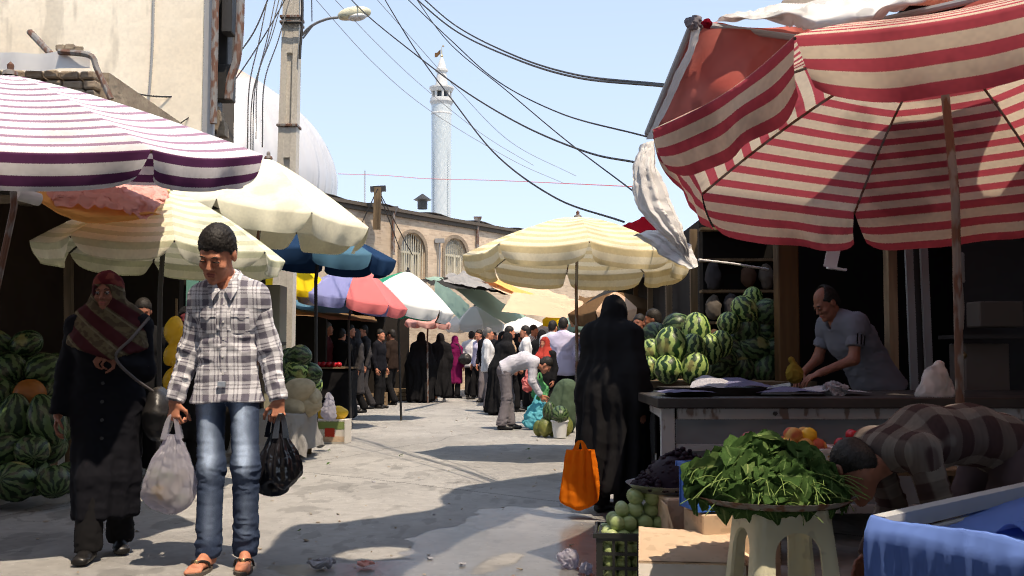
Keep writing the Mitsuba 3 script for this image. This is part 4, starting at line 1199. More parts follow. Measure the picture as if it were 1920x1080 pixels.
put(rb, 'cupboard', box(W(1836, 700, 8.3), (0.34, 0.3, 0.46), bevel=0.008), M('board_brown', (0.12, 0.095, 0.08), 0.7))
put(rb, 'lintel', box((2.75, 9.85, 2.62), (2.0, 0.18, 0.22)), 'shade_black')
for k in range(5):
    put(rb, 'shelf_slat', box((2.16, 10.22, 1.15 + .30 * k), (0.70, 0.16, 0.025)), 'wood_old')
for k in range(9):
    q = sd_mesh(lambda p: ell(p, (0, 0, 0), (.07, .06, .10 + .02 * (k % 3))), (-.1, -.1, -.16), (.1, .1, .16), .02)
    q.apply_translation((1.92 + .17 * (k % 4), 10.16, 1.29 + .30 * (k // 3)))
    solo('bundle', wrinkle(q, .014, (14, 14, 10), k), ('wear_brown', 'plaster_dark', 'wear_darkgrey')[k % 3], 'dim wrapped bundle on the shelves at the back of the fruit shop', 'bundle', 'bundles on the shop shelves', smooth=True)
row = thing('market_row', 'dark row of stall fronts receding behind the cream umbrella', 'building')
ra, rb_ = np.array([2.22, 11.3, 0]), np.array([2.35, 26.0, 0])
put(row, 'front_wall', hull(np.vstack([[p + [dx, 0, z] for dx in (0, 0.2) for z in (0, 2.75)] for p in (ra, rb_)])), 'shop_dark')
for k in range(7):
    t = (k + 0.5) / 7
    p = ra * (1 - t) + rb_ * t
    put(row, 'stall_post', box(p + [-0.12, 0, 1.3], (0.08, 0.08, 2.6)), 'wood_old')
    put(row, 'shelf_board', box(p + [-0.25, 0, 0.75 + 0.12 * (k % 3)], (0.45, 1.8, 0.04)), 'wood_old')
sheet('', [[ra + [-0.2, 3.4, 2.3], ra * .5 + rb_ * .5 + [-0.5, 0, 2.25], rb_ + [-0.6, 0, 2.35]], [ra + [0.25, 3.4, 2.8], ra * .5 + rb_ * .5 + [0.15, 0, 2.8], rb_ + [0.1, 0, 2.8]]], 40, 8, 'film_darkgrey', 0.05, 1.5, 4, 'stall_awning', part_of=row)
wall_left = thing('dim_stall', 'dim stall under brown hangings behind the watermelons on the left', 'market stall')
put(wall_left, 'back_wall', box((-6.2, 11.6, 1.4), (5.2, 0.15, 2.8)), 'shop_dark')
sheet('', [[[-8, 10.2, 2.62], [-5, 10.2, 2.58], [-4.02, 10.25, 2.6]], [[-8, 10.4, 1.3], [-5, 10.3, 1.3], [-4.05, 10.3, 1.3]], [[-8, 10.2, 0.25], [-5, 10.25, 0.3], [-4.12, 10.2, 0.35]]], 60, 30, 'film_brown', 0.06, 2.2, 2, 'hanging', part_of=wall_left)
sheet('', [[[-8, 7.0, 2.30], [-5, 7.1, 2.28], [-3.35, 7.6, 2.28]], [[-8, 9.0, 2.6], [-5, 9.0, 2.55], [-3.5, 9.0, 2.45]], [[-8, 11.8, 2.8], [-5, 11.8, 2.8], [-2.9, 11.8, 2.75]]], 50, 24, 'film_darkgrey', 0.05, 1.4, 6, 'roof_cloth', part_of=wall_left)
put(wall_left, 'corner_post', beam(W(132, 905, 10.15), W(128, 420, 10.15), 0.07), 'wood_old')
put(wall_left, 'back_wall', box((-4.05, 12.9, 1.3), (2.1, 0.12, 2.6)), 'shop_dark')
for k, x in enumerate((-3.78, -3.62)):
    put(wall_left, 'painted_door', box((x, 12.6, 1.45), (0.145, 0.05, 2.1), bevel=0.006), 'turquoise_paint')
cab = thing('metal_cabinet', 'beige metal cabinet standing beside the foot of the concrete pole', 'cabinet')
a = W(512, 560, 13.2)
put(cab, 'body', box((a[0], 13.3, 1.0), (0.22, 0.4, 2.0), bevel=0.01), M('paint_beige', lin(150, 146, 126), 0.6))
put(cab, 'ledge', box((a[0], 13.1, 1.28), (0.28, 0.5, 0.04)), 'plaster_dark')
bd_ = thing('left_row', 'dark backs of the stalls under the coloured umbrellas on the left', 'building')
for k, (x, y, w, h) in enumerate(((-4.6, 19.0, 2.6, 2.1), (-4.3, 23.5, 3.0, 2.4), (-4.0, 28.0, 2.6, 2.3))):
    put(bd_, 'back_wall', box((x, y, h / 2), (w, 0.15, h)), 'shop_dark')
put(bd_, 'side_wall', box((-4.9, 22.0, 1.2), (0.15, 12.0, 2.4)), 'shop_dark')
sheet('', [[[-4.9, 17.5, 2.3], [-4.9, 22, 2.3], [-4.9, 27, 2.3]], [[-2.75, 17.5, 1.95], [-2.75, 22, 2.0], [-2.7, 27, 2.05]]], 30, 8, 'film_darkgrey', 0.05, 1.5, 5, 'roof_cloth', part_of=bd_)
# ------------------------------------------------------------------ people
def rot3(yaw=0, pitch=0, roll=0):
    """Local frame, facing -y. pitch > 0 looks down; yaw > 0 turns towards +x (the picture's right)."""
    y, p, r = map(math.radians, (yaw, pitch, roll))
    Rz = np.array([[math.cos(y), -math.sin(y), 0], [math.sin(y), math.cos(y), 0], [0, 0, 1]])
    Rx = np.array([[1, 0, 0], [0, math.cos(p), -math.sin(p)], [0, math.sin(p), math.cos(p)]])
    Ry = np.array([[math.cos(r), 0, math.sin(r)], [0, 1, 0], [-math.sin(r), 0, math.cos(r)]])
    return Rz @ Rx @ Ry


def sd_head(q):
    """Head with a face, about 0.23 m tall, centred between the eyes; faces -y."""
    d = ell(q, (0, .014, .036), (.075, .094, .086))
    d = smin(d, ell(q, (0, -.030, -.034), (.060, .058, .082)), .035)
    d = smin(d, rcw(q, (0, -.052, -.088), (0, .0, -.06), .030, .036, (1, 0, 0), 1.45), .03)
    d = smin(d, ell(q, (0, -.084, -.100), (.020, .016, .016)), .02)
    d = smin(d, rc(q, (-.034, -.080, .022), (.034, -.080, .022), .011, .011), .016)
    for s in (-1, 1):
        d = smin(d, ell(q, (s * .042, -.066, -.030), (.020, .018, .018)), .02)      # cheekbones
        d = smax(d, -ell(q, (s * .031, -.100, .003), (.018, .016, .011)), .012)     # eye sockets
    d = smin(d, rc(q, (0, -.084, .012), (0, -.108, -.026), .0075, .0115), .014)
    for s in (-1, 1):
        d = smin(d, ell(q, (s * .013, -.096, -.031), (.0085, .010, .008)), .006)
        d = smin(d, ell(q, (s * .077, .012, -.008), (.010, .022, .031)), .008)
    d = smin(d, rc(q, (-.017, -.090, -.060), (.017, -.090, -.060), .0065, .0065), .008)
    d = smin(d, rc(q, (-.013, -.089, -.070), (.013, -.089, -.070), .0075, .0075), .008)
    d = smax(d, -rc(q, (-.022, -.098, -.0648), (.022, -.098, -.0648), .0022, .0022), .004)
    return d


def sd_hair(q, thick=.0085, top=.007, low=0.0):
    c = ell(q, (0, .016, .040), (.075 + thick, .092 + thick, .087 + thick + top))
    c = smin(c, ell(q, (0, .055, -.02), (.062 + thick * .4, .05 + thick, .06)), .03)
    n = meshkit.noise(q * 75, 3) - .5 + .6 * (meshkit.noise(q * 150, 5) - .5)
    line = (-.006 - .74 * q[:, 1] + .006 * np.sin(q[:, 0] * 120)) - q[:, 2] + 0.25 * np.maximum(abs(q[:, 0]) - .03, 0) * (q[:, 1] < -.02)
    return smax(c + .005 * n, line - low, .010)


def hand_joints(w, d, n, t, curl, s=1.0, spread=.10):
    """Bones of a hand: wrist w, pointing along d, palm facing n, thumb on the side t. curl in radians per joint."""
    w, d, n, t = np.asarray(w, float), unit(d), unit(n), unit(t)
    bones = []
    base = [(.030, .086), (.010, .092), (-.011, .089), (-.030, .080)]
    lens = [(.040, .026, .021), (.045, .029, .022), (.041, .027, .021), (.032, .021, .019)]
    for i, ((bt, bd_), L) in enumerate(zip(base, lens)):
        p = w + (d * bd_ + t * bt) * s
        a = 0.0
        dd = unit(d + t * spread * (1.0, .25, -.4, -1.0)[i])
        cu = curl[i] if np.ndim(curl) else curl
        for j, l in enumerate(L):
            a += cu * (0.85, 1.0, 0.75)[j]
            q = p + (dd * math.cos(a) + n * math.sin(a)) * l * s
            bones.append((p, q, (.0088, .0078, .0070)[j] * s, (.0078, .0070, .0062)[j] * s, i))
            p = q
    p = w + (d * .030 + t * .026 + n * .006) * s
    for j, (dirv, l) in enumerate(((d * .62 + t * .62 + n * .45, .042), (d * .85 + t * .22 + n * .55, .032), (d * .85 + t * -.05 + n * .65, .024))):
        q = p + unit(dirv) * l * s
        bones.append((p, q, (.0125, .0100, .0088)[j] * s, (.0100, .0088, .0072)[j] * s, 4))
        p = q
    return bones


def sd_hand(p, w, d, n, t, bones, s=1.0):
    w, d, t = np.asarray(w, float), unit(d), unit(t)
    o = rcw(p, w - d * .035 * s, w + d * .012 * s, .023 * s, .020 * s, t, 1.25)
    o = smin(o, rcw(p, w + d * .028 * s, w + d * .082 * s, .0135 * s, .0125 * s, t, 2.3, 2.85), .02 * s)
    for k in range(5):
        f = None
        for a, b, ra, rb_, i in bones:
            if i == k:
                e = rc(p, a, b, ra, rb_)
                f = e if f is None else smin(f, e, .004 * s)
        o = smin(o, f, .005 * s if k < 4 else .012 * s)
    return o


DEF = dict(pelvis=(0, 0, .95), waist=(0, 0, 1.09), chest=(0, -.005, 1.30), neck=(0, .012, 1.495), head=(0, -.02, 1.64),
           shL=(-.178, .01, 1.405), shR=(.178, .01, 1.405), elL=(-.235, .03, 1.13), elR=(.235, .03, 1.13), wrL=(-.25, -.05, .885), wrR=(.25, -.05, .885),
           hiL=(-.088, 0, .93), hiR=(.088, 0, .93), knL=(-.095, -.02, .50), knR=(.095, -.02, .50), anL=(-.10, .02, .085), anR=(.10, .02, .085),
           toL=(-.115, -.15, .03), toR=(.115, -.15, .03))
# L is the side at the picture's left when the figure faces the camera


scene_hair = {}


def person(label, at, face=0, H=1.72, J=None, head=(0, 0, 0), top=None, bottom=None, coat=None, chador=None, scarf=None, hair='hair_black', skin='skin', shoes='shoe_black',
           res=.02, hres=None, hand=None, group=None, female=False, wr=.006, seed=1, bald=False, bag=None, stout=1.0, sandals=False, z0=0.0, eyes=False, hscale=1.0, hair_low=0.0, downcast=False):
    """A figure standing at `at`, turned by face degrees (0 = towards the camera, 90 = to the picture's right). Its clothes are children of it."""
    key = thing('person', label, 'person', group)
    s = H / 1.75
    j = {k: np.array(v, float) for k, v in DEF.items()}
    for k, v in (J or {}).items(): j[k] = np.array(v, float)
    Rf = rot3(face)
    Wd = lambda p: (np.asarray(p) * s) @ Rf.T + [at[0], at[1], z0]
    Rh = rot3(*head)
    hs = (.93 if female else 1.0) * hscale
    hc = j['head']
    toh = lambda p: ((p - hc) @ Rh) / hs
    lat = unit(j['shR'] - j['shL']); lath = unit(j['hiR'] - j['hiL'])
    st = stout
    hres = hres or min(res, .012)

    def place(m, **k):
        return trimesh.Trimesh(Wd(m.vertices), m.faces, process=False)

    def sd_torso(p, o=0.0):
        d = rcw(p, j['chest'], j['waist'], .113 * st + o, .102 * st + o, lat, 1.42, 1.36)
        d = smin(d, rcw(p, j['waist'], j['pelvis'], .102 * st + o, .112 * st + o, lath, 1.36, 1.40), .06)
        d = smin(d, rc(p, j['shL'], j['shR'], .050 + o, .050 + o), .06)
        nb = j['neck'] + (j['chest'] - j['neck']) * .10
        for q in 'LR':
            d = smin(d, rc(p, nb, j['sh' + q] * .9 + nb * .1, .056 + o, .046 + o), .05)
        d = smin(d, rcw(p, j['neck'] * .55 + j['chest'] * .45, j['chest'], .066 + o, .112 * st + o, lat, 1.6, 1.45), .06)
        if female:
            fwd = np.cross(lat, unit(j['neck'] - j['chest']))
            fwd = fwd if fwd[1] < 0 else -fwd
            for q in (-1, 1):
                d = smin(d, ell(p, j['chest'] + lat * q * .075 + fwd * .085 - unit(j['neck'] - j['chest']) * .04, (.07 + o,) * 3), .06)
        return d

    def sd_arm(p, sd, o=0.0, f=1.0):
        a = rc(p, j['sh' + sd], j['el' + sd], .051 * f + o, .042 * f + o)
        return smin(a, rc(p, j['el' + sd], j['wr' + sd], .041 * f + o, .029 * f + o), .03)

    def sd_leg(p, sd, o=0.0, f=1.0, hemw=.045):
        a = rc(p, j['hi' + sd], j['kn' + sd], .084 * f * st + o, .058 * f + o)
        return smin(a, rc(p, j['kn' + sd], j['an' + sd], .056 * f + o, hemw * f + o), .04)

    def sd_foot(p, sd, o=0.0):
        a, t = j['an' + sd], j['to' + sd]
        hl = a + (a - t) * np.array([.22, .22, 0]) * 1.0
        hl[2] = t[2] + .005
        f = rcw(p, hl, t, .030 + o, .022 + o, unit(np.cross(t - hl, [0, 0, 1])), 1.12, 1.75)
        return smin(f, rc(p, a, (a + t) / 2 * np.array([1, 1, 0]) + [0, 0, (a[2] + t[2]) / 2], .034 + o, .022 + o), .03)

    allj = np.array(list(j.values()))
    lo, hi = allj.min(0) - .24, allj.max(0) + .24
    # the body: one continuous figure under the clothes, and, finer, the head and hands that show
    seen_arms = top is not None and top.get('sleeve', 'long') == 'short'
    neckd = rc

    def sd_neck(p):
        b = hc + Rh @ np.array([0, .022, -.055]) * hs
        return rc(p, j['neck'] - [0, 0, .03], b, .056 if not female else .048, .052 if not female else .046)

    def sd_body(p):
        d = sd_torso(p, -.012)
        for q in 'LR':
            d = smin(d, sd_arm(p, q, -.004 if not seen_arms else 0.0), .03)
            d = smin(d, sd_leg(p, q, -.010), .03)
            d = smin(d, sd_foot(p, q, -.003), .02)
        d = smin(d, sd_neck(p), .04)
        return smin(d, ell(toh(p), (0, 0, -.01), (.05, .06, .08)) * hs, .02)
    ms = [sd_mesh(sd_body, lo, hi, max(res, .014))]
    ms.append(sd_mesh(lambda p: smin(sd_head(toh(p)) * hs, sd_neck(p), .025), hc - .2, hc + .17, hres))
    for sd in 'LR':
        dd = unit(j['wr' + sd] - j['el' + sd])
        h = dict(curl=.55, n=None, t=None)
        h.update((hand or {}).get(sd, {}))
        d_ = unit(h['d']) if 'd' in h else dd
        inw = np.array([1.0 if sd == 'L' else -1.0, 0, 0])
        n_ = unit(h['n'] if h['n'] is not None else inw - d_ * (inw @ d_))
        t_ = h['t'] if h['t'] is not None else np.array([0, -1.0, 0])
        t_ = unit(np.asarray(t_, float) - d_ * (np.asarray(t_) @ d_) - n_ * (np.asarray(t_) @ n_))
        hs_ = .92 if female else 1.0
        bones = hand_joints(j['wr' + sd], d_, n_, t_, h['curl'], hs_)
        bp = np.array([b[1] for b in bones] + [j['wr' + sd]])
        r_ = h.get('res', max(hres * .8, .004))
        if r_ <= .012:
            ms.append(sd_mesh(lambda p: smin(sd_hand(p, j['wr' + sd], d_, n_, t_, bones, hs_), rc(p, j['wr' + sd], j['wr' + sd] - dd * .06, .026, .029), .02), bp.min(0) - .07, bp.max(0) + .07, r_))
        else:
            ms.append(sd_mesh(lambda p: sd_hand(p, j['wr' + sd], d_, n_, t_, bones, hs_ * 1.15), bp.min(0) - .06, bp.max(0) + .06, .012))
        j['grip' + sd] = j['wr' + sd] + (d_ * .085 + n_ * .028) * hs_
    if sandals:
        for sd in 'LR':
            a, t = j['an' + sd], j['to' + sd]
            fwd = unit((t - a) * [1, 1, 0]); sdw = np.array([fwd[1], -fwd[0], 0])
            toes = [rc] * 0

            def sd_toes(p, sd=sd, t=t, fwd=fwd, sdw=sdw):
                d = sd_foot(p, sd, -.002)
                for i, (o_, l, r) in enumerate(((-.030, .052, .013), (-.010, .047, .009), (.007, .040, .0085), (.022, .030, .008), (.034, .018, .0075))):
                    o_ = o_ * (1 if sd == 'R' else -1)
                    b0 = t + sdw * o_ * .9 - [0, 0, .004]
                    d = smin(d, rc(p, b0, b0 + fwd * l - [0, 0, .012], r * 1.05, r), .006)
                return d
            ms.append(sd_mesh(sd_toes, np.minimum(a, t) - .12, np.maximum(a, t) + .10, .005))
    body = join([place(m) for m in ms])
    put(key, 'body', body, skin, smooth=True)
    if hair and not (chador or scarf):
        f = (lambda p: np.maximum(sd_hair(toh(p), low=hair_low) * hs, -(ell(toh(p), (0, -.055, .105), (.074, .105, .095))) if bald else -9.0))
        hm_ = place(sd_mesh(f, hc - .17, hc + .18, hres))
        scene_hair[key] = hm_
        put(key, 'hair', hm_, hair, smooth=True)
    if eyes:
        for q in (-1, 1):
            e = trimesh.creation.icosphere(2, .0125 * hs)
            e.apply_translation([q * .031, -.0835, .002])
            iris = trimesh.creation.icosphere(2, .0066); iris.apply_translation([q * .031, -.0912, -.002]) if not downcast else (iris.apply_scale([1.1, .7, .45]), iris.apply_translation([q * .031, -.0925, -.0025]))
            br = tube(curve([(q * .014, -.0945, .0245), (q * .03, -.0955, .0300), (q * .049, -.084, .0245)], 9), [.0012, .0022, .0028, .003, .0029, .0027, .0023, .0018, .001], 6)
            lid = tube(curve([(q * .017, -.0935, .0045), (q * .031, -.0972, .0052), (q * .046, -.0885, .0035)], 9), .0026, 6)
            for nm, m, mat in (('eyelid' if downcast else 'eye', e, skin if downcast else 'eye_white'), ('iris', iris, 'eye_dark'), ('eyebrow', br, 'hair_black'), ('eyelash', lid, 'hair_black')):
                m.vertices = (np.asarray(m.vertices) * hs) @ Rh.T + hc
                put(key, nm, place(m), mat, smooth=True)
        lp = sd_mesh(lambda q: smax(np.minimum(rc(q, (-.016, -.0915, -.0600), (.016, -.0915, -.0600), .0058, .0058), rc(q, (-.012, -.0905, -.0700), (.012, -.0905, -.0700), .0068, .0068)), -rc(q, (-.024, -.099, -.0648), (.024, -.099, -.0648), .0020, .0020), .003), (-.03, -.11, -.085), (.03, -.075, -.05), .0022)
        lp.vertices = (np.asarray(lp.vertices) * hs) @ Rh.T + hc
        put(key, 'lips', place(lp), 'lips', smooth=True)
    if bottom and not chador:
        fit = bottom.get('fit', 1.08)
        hemz = bottom.get('hem', .07)
        wst = j['pelvis'] + (j['waist'] - j['pelvis']) * bottom.get('rise', .45)
        upv = unit(j['waist'] - j['pelvis'])

        def sd_tr(p):
            d = smin(rcw(p, j['waist'] * .25 + j['pelvis'] * .75, j['pelvis'] - [0, 0, .02], .106 * st, .118 * st, lath, 1.36), np.minimum(sd_leg(p, 'L', .012, fit, bottom.get('hemw', .062)), sd_leg(p, 'R', .012, fit, bottom.get('hemw', .062))), .05)
            d = smax(d, (p - wst) @ upv, .01)
            return smax(d, hemz - p[:, 2], .008)
        m = sd_mesh(sd_tr, lo, hi, bottom.get('res', res))
        v = np.asarray(m.vertices)
        kz = np.exp(-((v[:, 2] - .48) / .10) ** 2) + np.exp(-((v[:, 2] - .14) / .09) ** 2) * 1.3 + np.exp(-((v[:, 2] - .86) / .08) ** 2) * .8 + .35
        m = wrinkle(m, bottom.get('wr', wr), (11, 11, 26), seed + 5, kz)
        uv = None
        if bottom.get('uv'):
            axl, axr = (np.interp(v[:, 2], [j['an' + q][2], j['kn' + q][2], j['hi' + q][2]], [j['an' + q][0], j['kn' + q][0], j['hi' + q][0]]) for q in 'LR')
            ax = np.where(v[:, 0] < (axl + axr) / 2, axl, axr)
            uv = np.stack([(v[:, 0] - ax) / .08 + np.where(v[:, 1] > .02, 1.2, 0), v[:, 2]], 1)
        put(key, 'trousers', place(m), bottom['mat'], smooth=True, uv=uv)
    if top and not chador:
        o = top.get('loose', .016)
        hz = top.get('hem', .86)
        upv = unit(j['neck'] - j['pelvis'])
        hp = j['pelvis'] + upv * (hz - .95)
        nk = j['neck'] + unit(j['neck'] - j['chest']) * .012

        fw_ = np.cross(lat, upv); fw_ = fw_ if (fw_[1] < 0 or fw_[2] < -.7) else -fw_

        def sd_top(p):
            d = sd_torso(p, o)
            d = smin(d, rcw(p, j['pelvis'], j['pelvis'] - upv * .10, .114 * st + o, .136 * max(st, .92) + o, lath, 1.40), .05)
            for q in 'LR':
                d = smin(d, rc(p, j['sh' + q], j['sh' + q] * .80 + j['el' + q] * .20, .055 + o, .054 + o), .03)
            d = smax(d, -((p - hp) @ upv) + .016 * np.sin((p @ lat) * 22 + .5) * top.get('curve', .4), .006)
            d = smax(d, -(rc(p, j['neck'] - upv * .035 + fw_ * .062, j['neck'] + upv * .15 + fw_ * .02, .036, .085)), .008)
            return d
        m = sd_mesh(sd_top, lo, hi, top.get('res', res))
        v = np.asarray(m.vertices)
        m = wrinkle(m, top.get('wr', wr), top.get('wscale', (9, 9, 20)), seed, np.clip(((v - hp) @ upv) / .06, .15, 1) * (.45 + np.exp(-((v - j['waist'] * .7 - j['chest'] * .3) @ upv / .12) ** 2)))
        uv = np.stack([(v - j['pelvis']) @ lat, (v - j['pelvis']) @ upv], 1)
        sk = put(key, 'shirt', place(m), top['mat'], smooth=True, uv=uv)
        for q in 'LR':
            sh, el, wr_ = j['sh' + q], j['el' + q], j['wr' + q]
            if top.get('sleeve', 'long') == 'long':
                def sd_sl(p):
                    d = sd_arm(p, q, .013, 1.08)
                    ax = unit(wr_ - el)
                    d = smax(d, (p - wr_) @ ax - .004, .005)
                    return smax(d, ((p - sh) @ -unit(el - sh)) - .03, .01)
            else:
                def sd_sl(p):
                    e2 = sh * .35 + el * .65
                    d = rc(p, sh, e2, .060, .070)
                    d = smax(d, (p - e2) @ unit(el - sh), .005)
                    return smax(d, ((p - sh) @ -unit(el - sh)) - .03, .01)
            b = np.array([sh, el, wr_])
            m = sd_mesh(sd_sl, b.min(0) - .12, b.max(0) + .12, top.get('res', res))
            v = np.asarray(m.vertices)
            l1 = np.linalg.norm(el - sh)
            t1 = np.clip((v - sh) @ unit(el - sh), -1, l1) ; t2 = np.clip((v - el) @ unit(wr_ - el), 0, 1)
            al = t1 + t2
            axp = sh + np.minimum(np.maximum(t1, -.1), l1)[:, None] * unit(el - sh) + t2[:, None] * unit(wr_ - el)
            qd = v - axp
            cr = meshkit.noise(np.stack([al * 24, np.arctan2(qd[:, 1], qd[:, 0]) * 1.1 + seed, al * 0 + seed], 1), seed + 2)
            mk = .5 + np.exp(-((al - l1) / .07) ** 2) + .7 * np.exp(-((al - l1 - .2) / .08) ** 2)
            v2 = v + vnormals(m) * ((top.get('wr', wr) * 1.1 * mk) * (1 - 2 * abs(2 * cr - 1)))[:, None]
            uvs = np.stack([qd[:, 0] * .9 + .02, al + .013], 1)
            put(sk, 'sleeve', place(trimesh.Trimesh(v2, m.faces, process=False)), top['mat'], smooth=True, uv=uvs)
        if top.get('collar'):
            for q in (-1, 1):
                cp = curve([j['neck'] + [q * .012, -.112, -.070], j['neck'] + [q * .052, -.082, -.008], j['neck'] + [q * .074, -.012, .034], j['neck'] + [q * .045, .062, .052], j['neck'] + [0, .078, .056]], 14)
                w_ = np.linspace(0, 1, 14)[:, None]
                low = cp + (np.array([q * .034, -.016, -.052]) * (1 - w_) + np.array([q * .006, .020, -.036]) * w_)
                P = np.stack([cp * .98 + j['neck'] * .02, cp, cp * .6 + low * .4 + [q * .004, -.004, 0], low], 1).reshape(-1, 3)
                f = grid_faces(14, 4)
                P2 = np.vstack([P, P + np.array([0, .004, -.002])])
                put(sk, 'collar', place(trimesh.Trimesh(P2, np.vstack([f, f[:, ::-1] + len(P)]), process=False)), top['mat'], smooth=True, uv=P2[:, [0, 2]])
            # buttoned front placket and two flap pockets
            def on_front(x, z, out=.004):
                o0 = np.array([x, -.5, z])
                t = np.zeros(1) if np.ndim(x) == 0 else np.zeros(len(x))
                pt = np.atleast_2d(o0)
                for _ in range(40):
                    pt = pt + [[0, 1, 0]] * np.maximum(sd_torso(pt, o), 0)[:, None] * .7
                return pt[0] - [0, out, 0]
            zs = np.linspace(hz + .015, j['neck'][2] - .075, 26)
            pl = np.array([[on_front(x, z, .005 + top.get('wr', wr) * .55) for x in (-.017, 0, .017)] for z in zs]).reshape(-1, 3)
            put(sk, 'placket', place(trimesh.Trimesh(pl, grid_faces(26, 3), process=False)), top['mat'], smooth=True, uv=np.stack([pl[:, 0] + .046, pl[:, 2] - .95], 1))
            for z in zs[2::4]:
                b = trimesh.creation.cylinder(.0055, .003, sections=10, transform=rotm([1, 0, 0], 90)); b.apply_translation(on_front(0.0, z, .008 + top.get('wr', wr) * .55))
                put(sk, 'button', place(b), 'plastic_white')
            for q in (-1, 1):
                for (z0_, z1_, nm) in ((1.20, 1.315, 'pocket'), (1.285, 1.33, 'pocket_flap')):
                    o2 = .005 if nm == 'pocket' else .009
                    pk = np.array([[on_front(x, z - (0.014 if nm == 'pocket_flap' and abs(x - q * .088) < .018 and z < 1.29 else 0), o2 + top.get('wr', wr) * .5) for x in np.linspace(q * .082 - .044, q * .082 + .044, 7)] for z in np.linspace(z0_, z1_, 6)]).reshape(-1, 3)
                    put(sk, nm, place(trimesh.Trimesh(pk, grid_faces(6, 7), process=False)), top['mat'], smooth=True, uv=np.stack([pk[:, 0] + .03, pk[:, 2] - .92], 1))
    if coat:
        hz = coat.get('hem', .32)

        def sd_coat(p):
            d = sd_torso(p, .022)
            d = smin(d, rcw(p, j['waist'], np.array([(j['anL'][0] + j['anR'][0]) / 2, (j['anL'][1] + j['anR'][1]) / 2, hz]), .122, coat.get('w', .165), lath, 1.30, coat.get('k', 1.25)), .08)
            for q in 'LR':
                d = smin(d, smin(rc(p, j['hi' + q], j['kn' + q], .110, .085), rc(p, j['kn' + q], j['kn' + q] * .35 + j['an' + q] * .65, .085, .075), .05), .10)
                d = smin(d, rc(p, j['sh' + q], j['el' + q], .066, .058), .04)
                d = smin(d, smax(rc(p, j['el' + q], j['wr' + q], .058, .050), (p - j['wr' + q]) @ unit(j['wr' + q] - j['el' + q]) - .0, .006), .03)
            d = smax(d, hz - p[:, 2], .01)
            return smax(d, -rc(p, j['neck'], j['neck'] + [0, 0, .12], .06, .07), .01)
        m = sd_mesh(sd_coat, lo, hi, coat.get('res', res))
        v = np.asarray(m.vertices)
        ang = np.arctan2(v[:, 1], v[:, 0])
        fold = np.sin(ang * 9 + 3 * meshkit.noise(v * 4, seed)) * np.clip((.95 - v[:, 2]) / .6, 0, 1) * .014
        m = wrinkle(m, wr * 1.2, (10, 10, 14), seed)
        m = trimesh.Trimesh(np.asarray(m.vertices) + vnormals(m) * fold[:, None], m.faces, process=False)
        put(key, 'coat', place(m), coat['mat'], smooth=True)
    if scarf:
        def sd_sc(p):
            q = toh(p)
            d = ell(q, (0, .016, .024), (.096, .112, .116)) * hs
            dn = j['neck'] + [0, -.03, -.01]
            d = smin(d, rcw(p, hc + Rh @ np.array([0, .012, -.07]), dn, .082, .095, lat, 1.08, 1.25), .06)
            if scarf.get('shawl', True):
                d = smin(d, rcw(p, j['neck'] + [0, -.005, -.05], j['chest'] + [0, -.060, -scarf.get('drop', .0)], .120, .190, lat, 1.30 * scarf.get('wide', 1), 1.25), .07)
            fz = ell(q, (0, -.092, -.016), (.056, .075, .078)) * hs
            d = smax(d, -fz, .012)
            return smax(d, (j['chest'][2] - scarf.get('drop', .0) + .35 * abs(p[:, 0] - .04) - p[:, 2]), .01)
        m = wrinkle(sd_mesh(sd_sc, hc - [.34, .34, .62], hc + [.34, .34, .2], scarf.get('res', min(res, .014))), .007, (16, 16, 12), seed + 3)
        if scarf.get('crown'):
            v = np.asarray(m.vertices); q = toh(v)
            fc = np.asarray(m.faces)
            c = q[fc].mean(1)
            up = (c[:, 2] > .035 - .3 * c[:, 1])
            ck = put(key, 'headscarf', place(trimesh.Trimesh(m.vertices, fc[~up], process=False)), scarf['mat'], smooth=True)
            put(ck, 'crown', place(trimesh.Trimesh(m.vertices, fc[up], process=False)), scarf['crown'], smooth=True)
        else:
            put(key, 'headscarf', place(m), scarf['mat'], smooth=True)
    if chador:
        hz = chador.get('hem', .05)
        an = (j['anL'] + j['anR']) / 2

        def sd_ch(p):
            q = toh(p)
            d = ell(q, (0, .018, .022), (.098, .118, .122)) * hs
            d = smin(d, rcw(p, hc + Rh @ np.array([0, .02, -.06]), j['neck'] - [0, 0, .03], .088, .11, lat, 1.05, 1.35), .08)
            d = smin(d, rcw(p, j['shL'] * .93 + j['shR'] * .07, j['shR'] * .93 + j['shL'] * .07, .092, .092, unit(np.cross(lat, [0, 0, 1])), 1.12), .10)
            d = smin(d, rcw(p, j['chest'], j['pelvis'], .150, chador.get('w', .185), lat, 1.36, chador.get('k', 1.34)), .09)
            d = smin(d, rcw(p, j['pelvis'], np.array([an[0], an[1], hz - .1]), chador.get('w', .185), chador.get('wh', .225), lat, chador.get('k', 1.34), chador.get('kh', 1.28)), .10)
            for q_ in 'LR':
                d = smin(d, rc(p, j['sh' + q_], j['el' + q_], .085, .085), .08)
                d = smin(d, rc(p, j['el' + q_], j['wr' + q_] * .93 + j['el' + q_] * .07, .082, .050), .08)
            d = smax(d, hz + .02 * np.sin(p[:, 0] * 14) - p[:, 2], .015)
            if not chador.get('closed'):
                d = smax(d, -ell(q, (0, -.092, -.018), (.050, .072, .070)) * hs, .012)
            return d
        m = sd_mesh(sd_ch, lo - .12, hi + .12, chador.get('res', res))
        v = np.asarray(m.vertices)
        cx_, cy_ = np.interp(v[:, 2], [0, .95, 1.3, 1.6], [an[0], j['pelvis'][0], j['chest'][0], hc[0]]), np.interp(v[:, 2], [0, .95, 1.3, 1.6], [an[1], j['pelvis'][1], j['chest'][1], hc[1]])
        ang = np.arctan2(v[:, 1] - cy_, v[:, 0] - cx_)
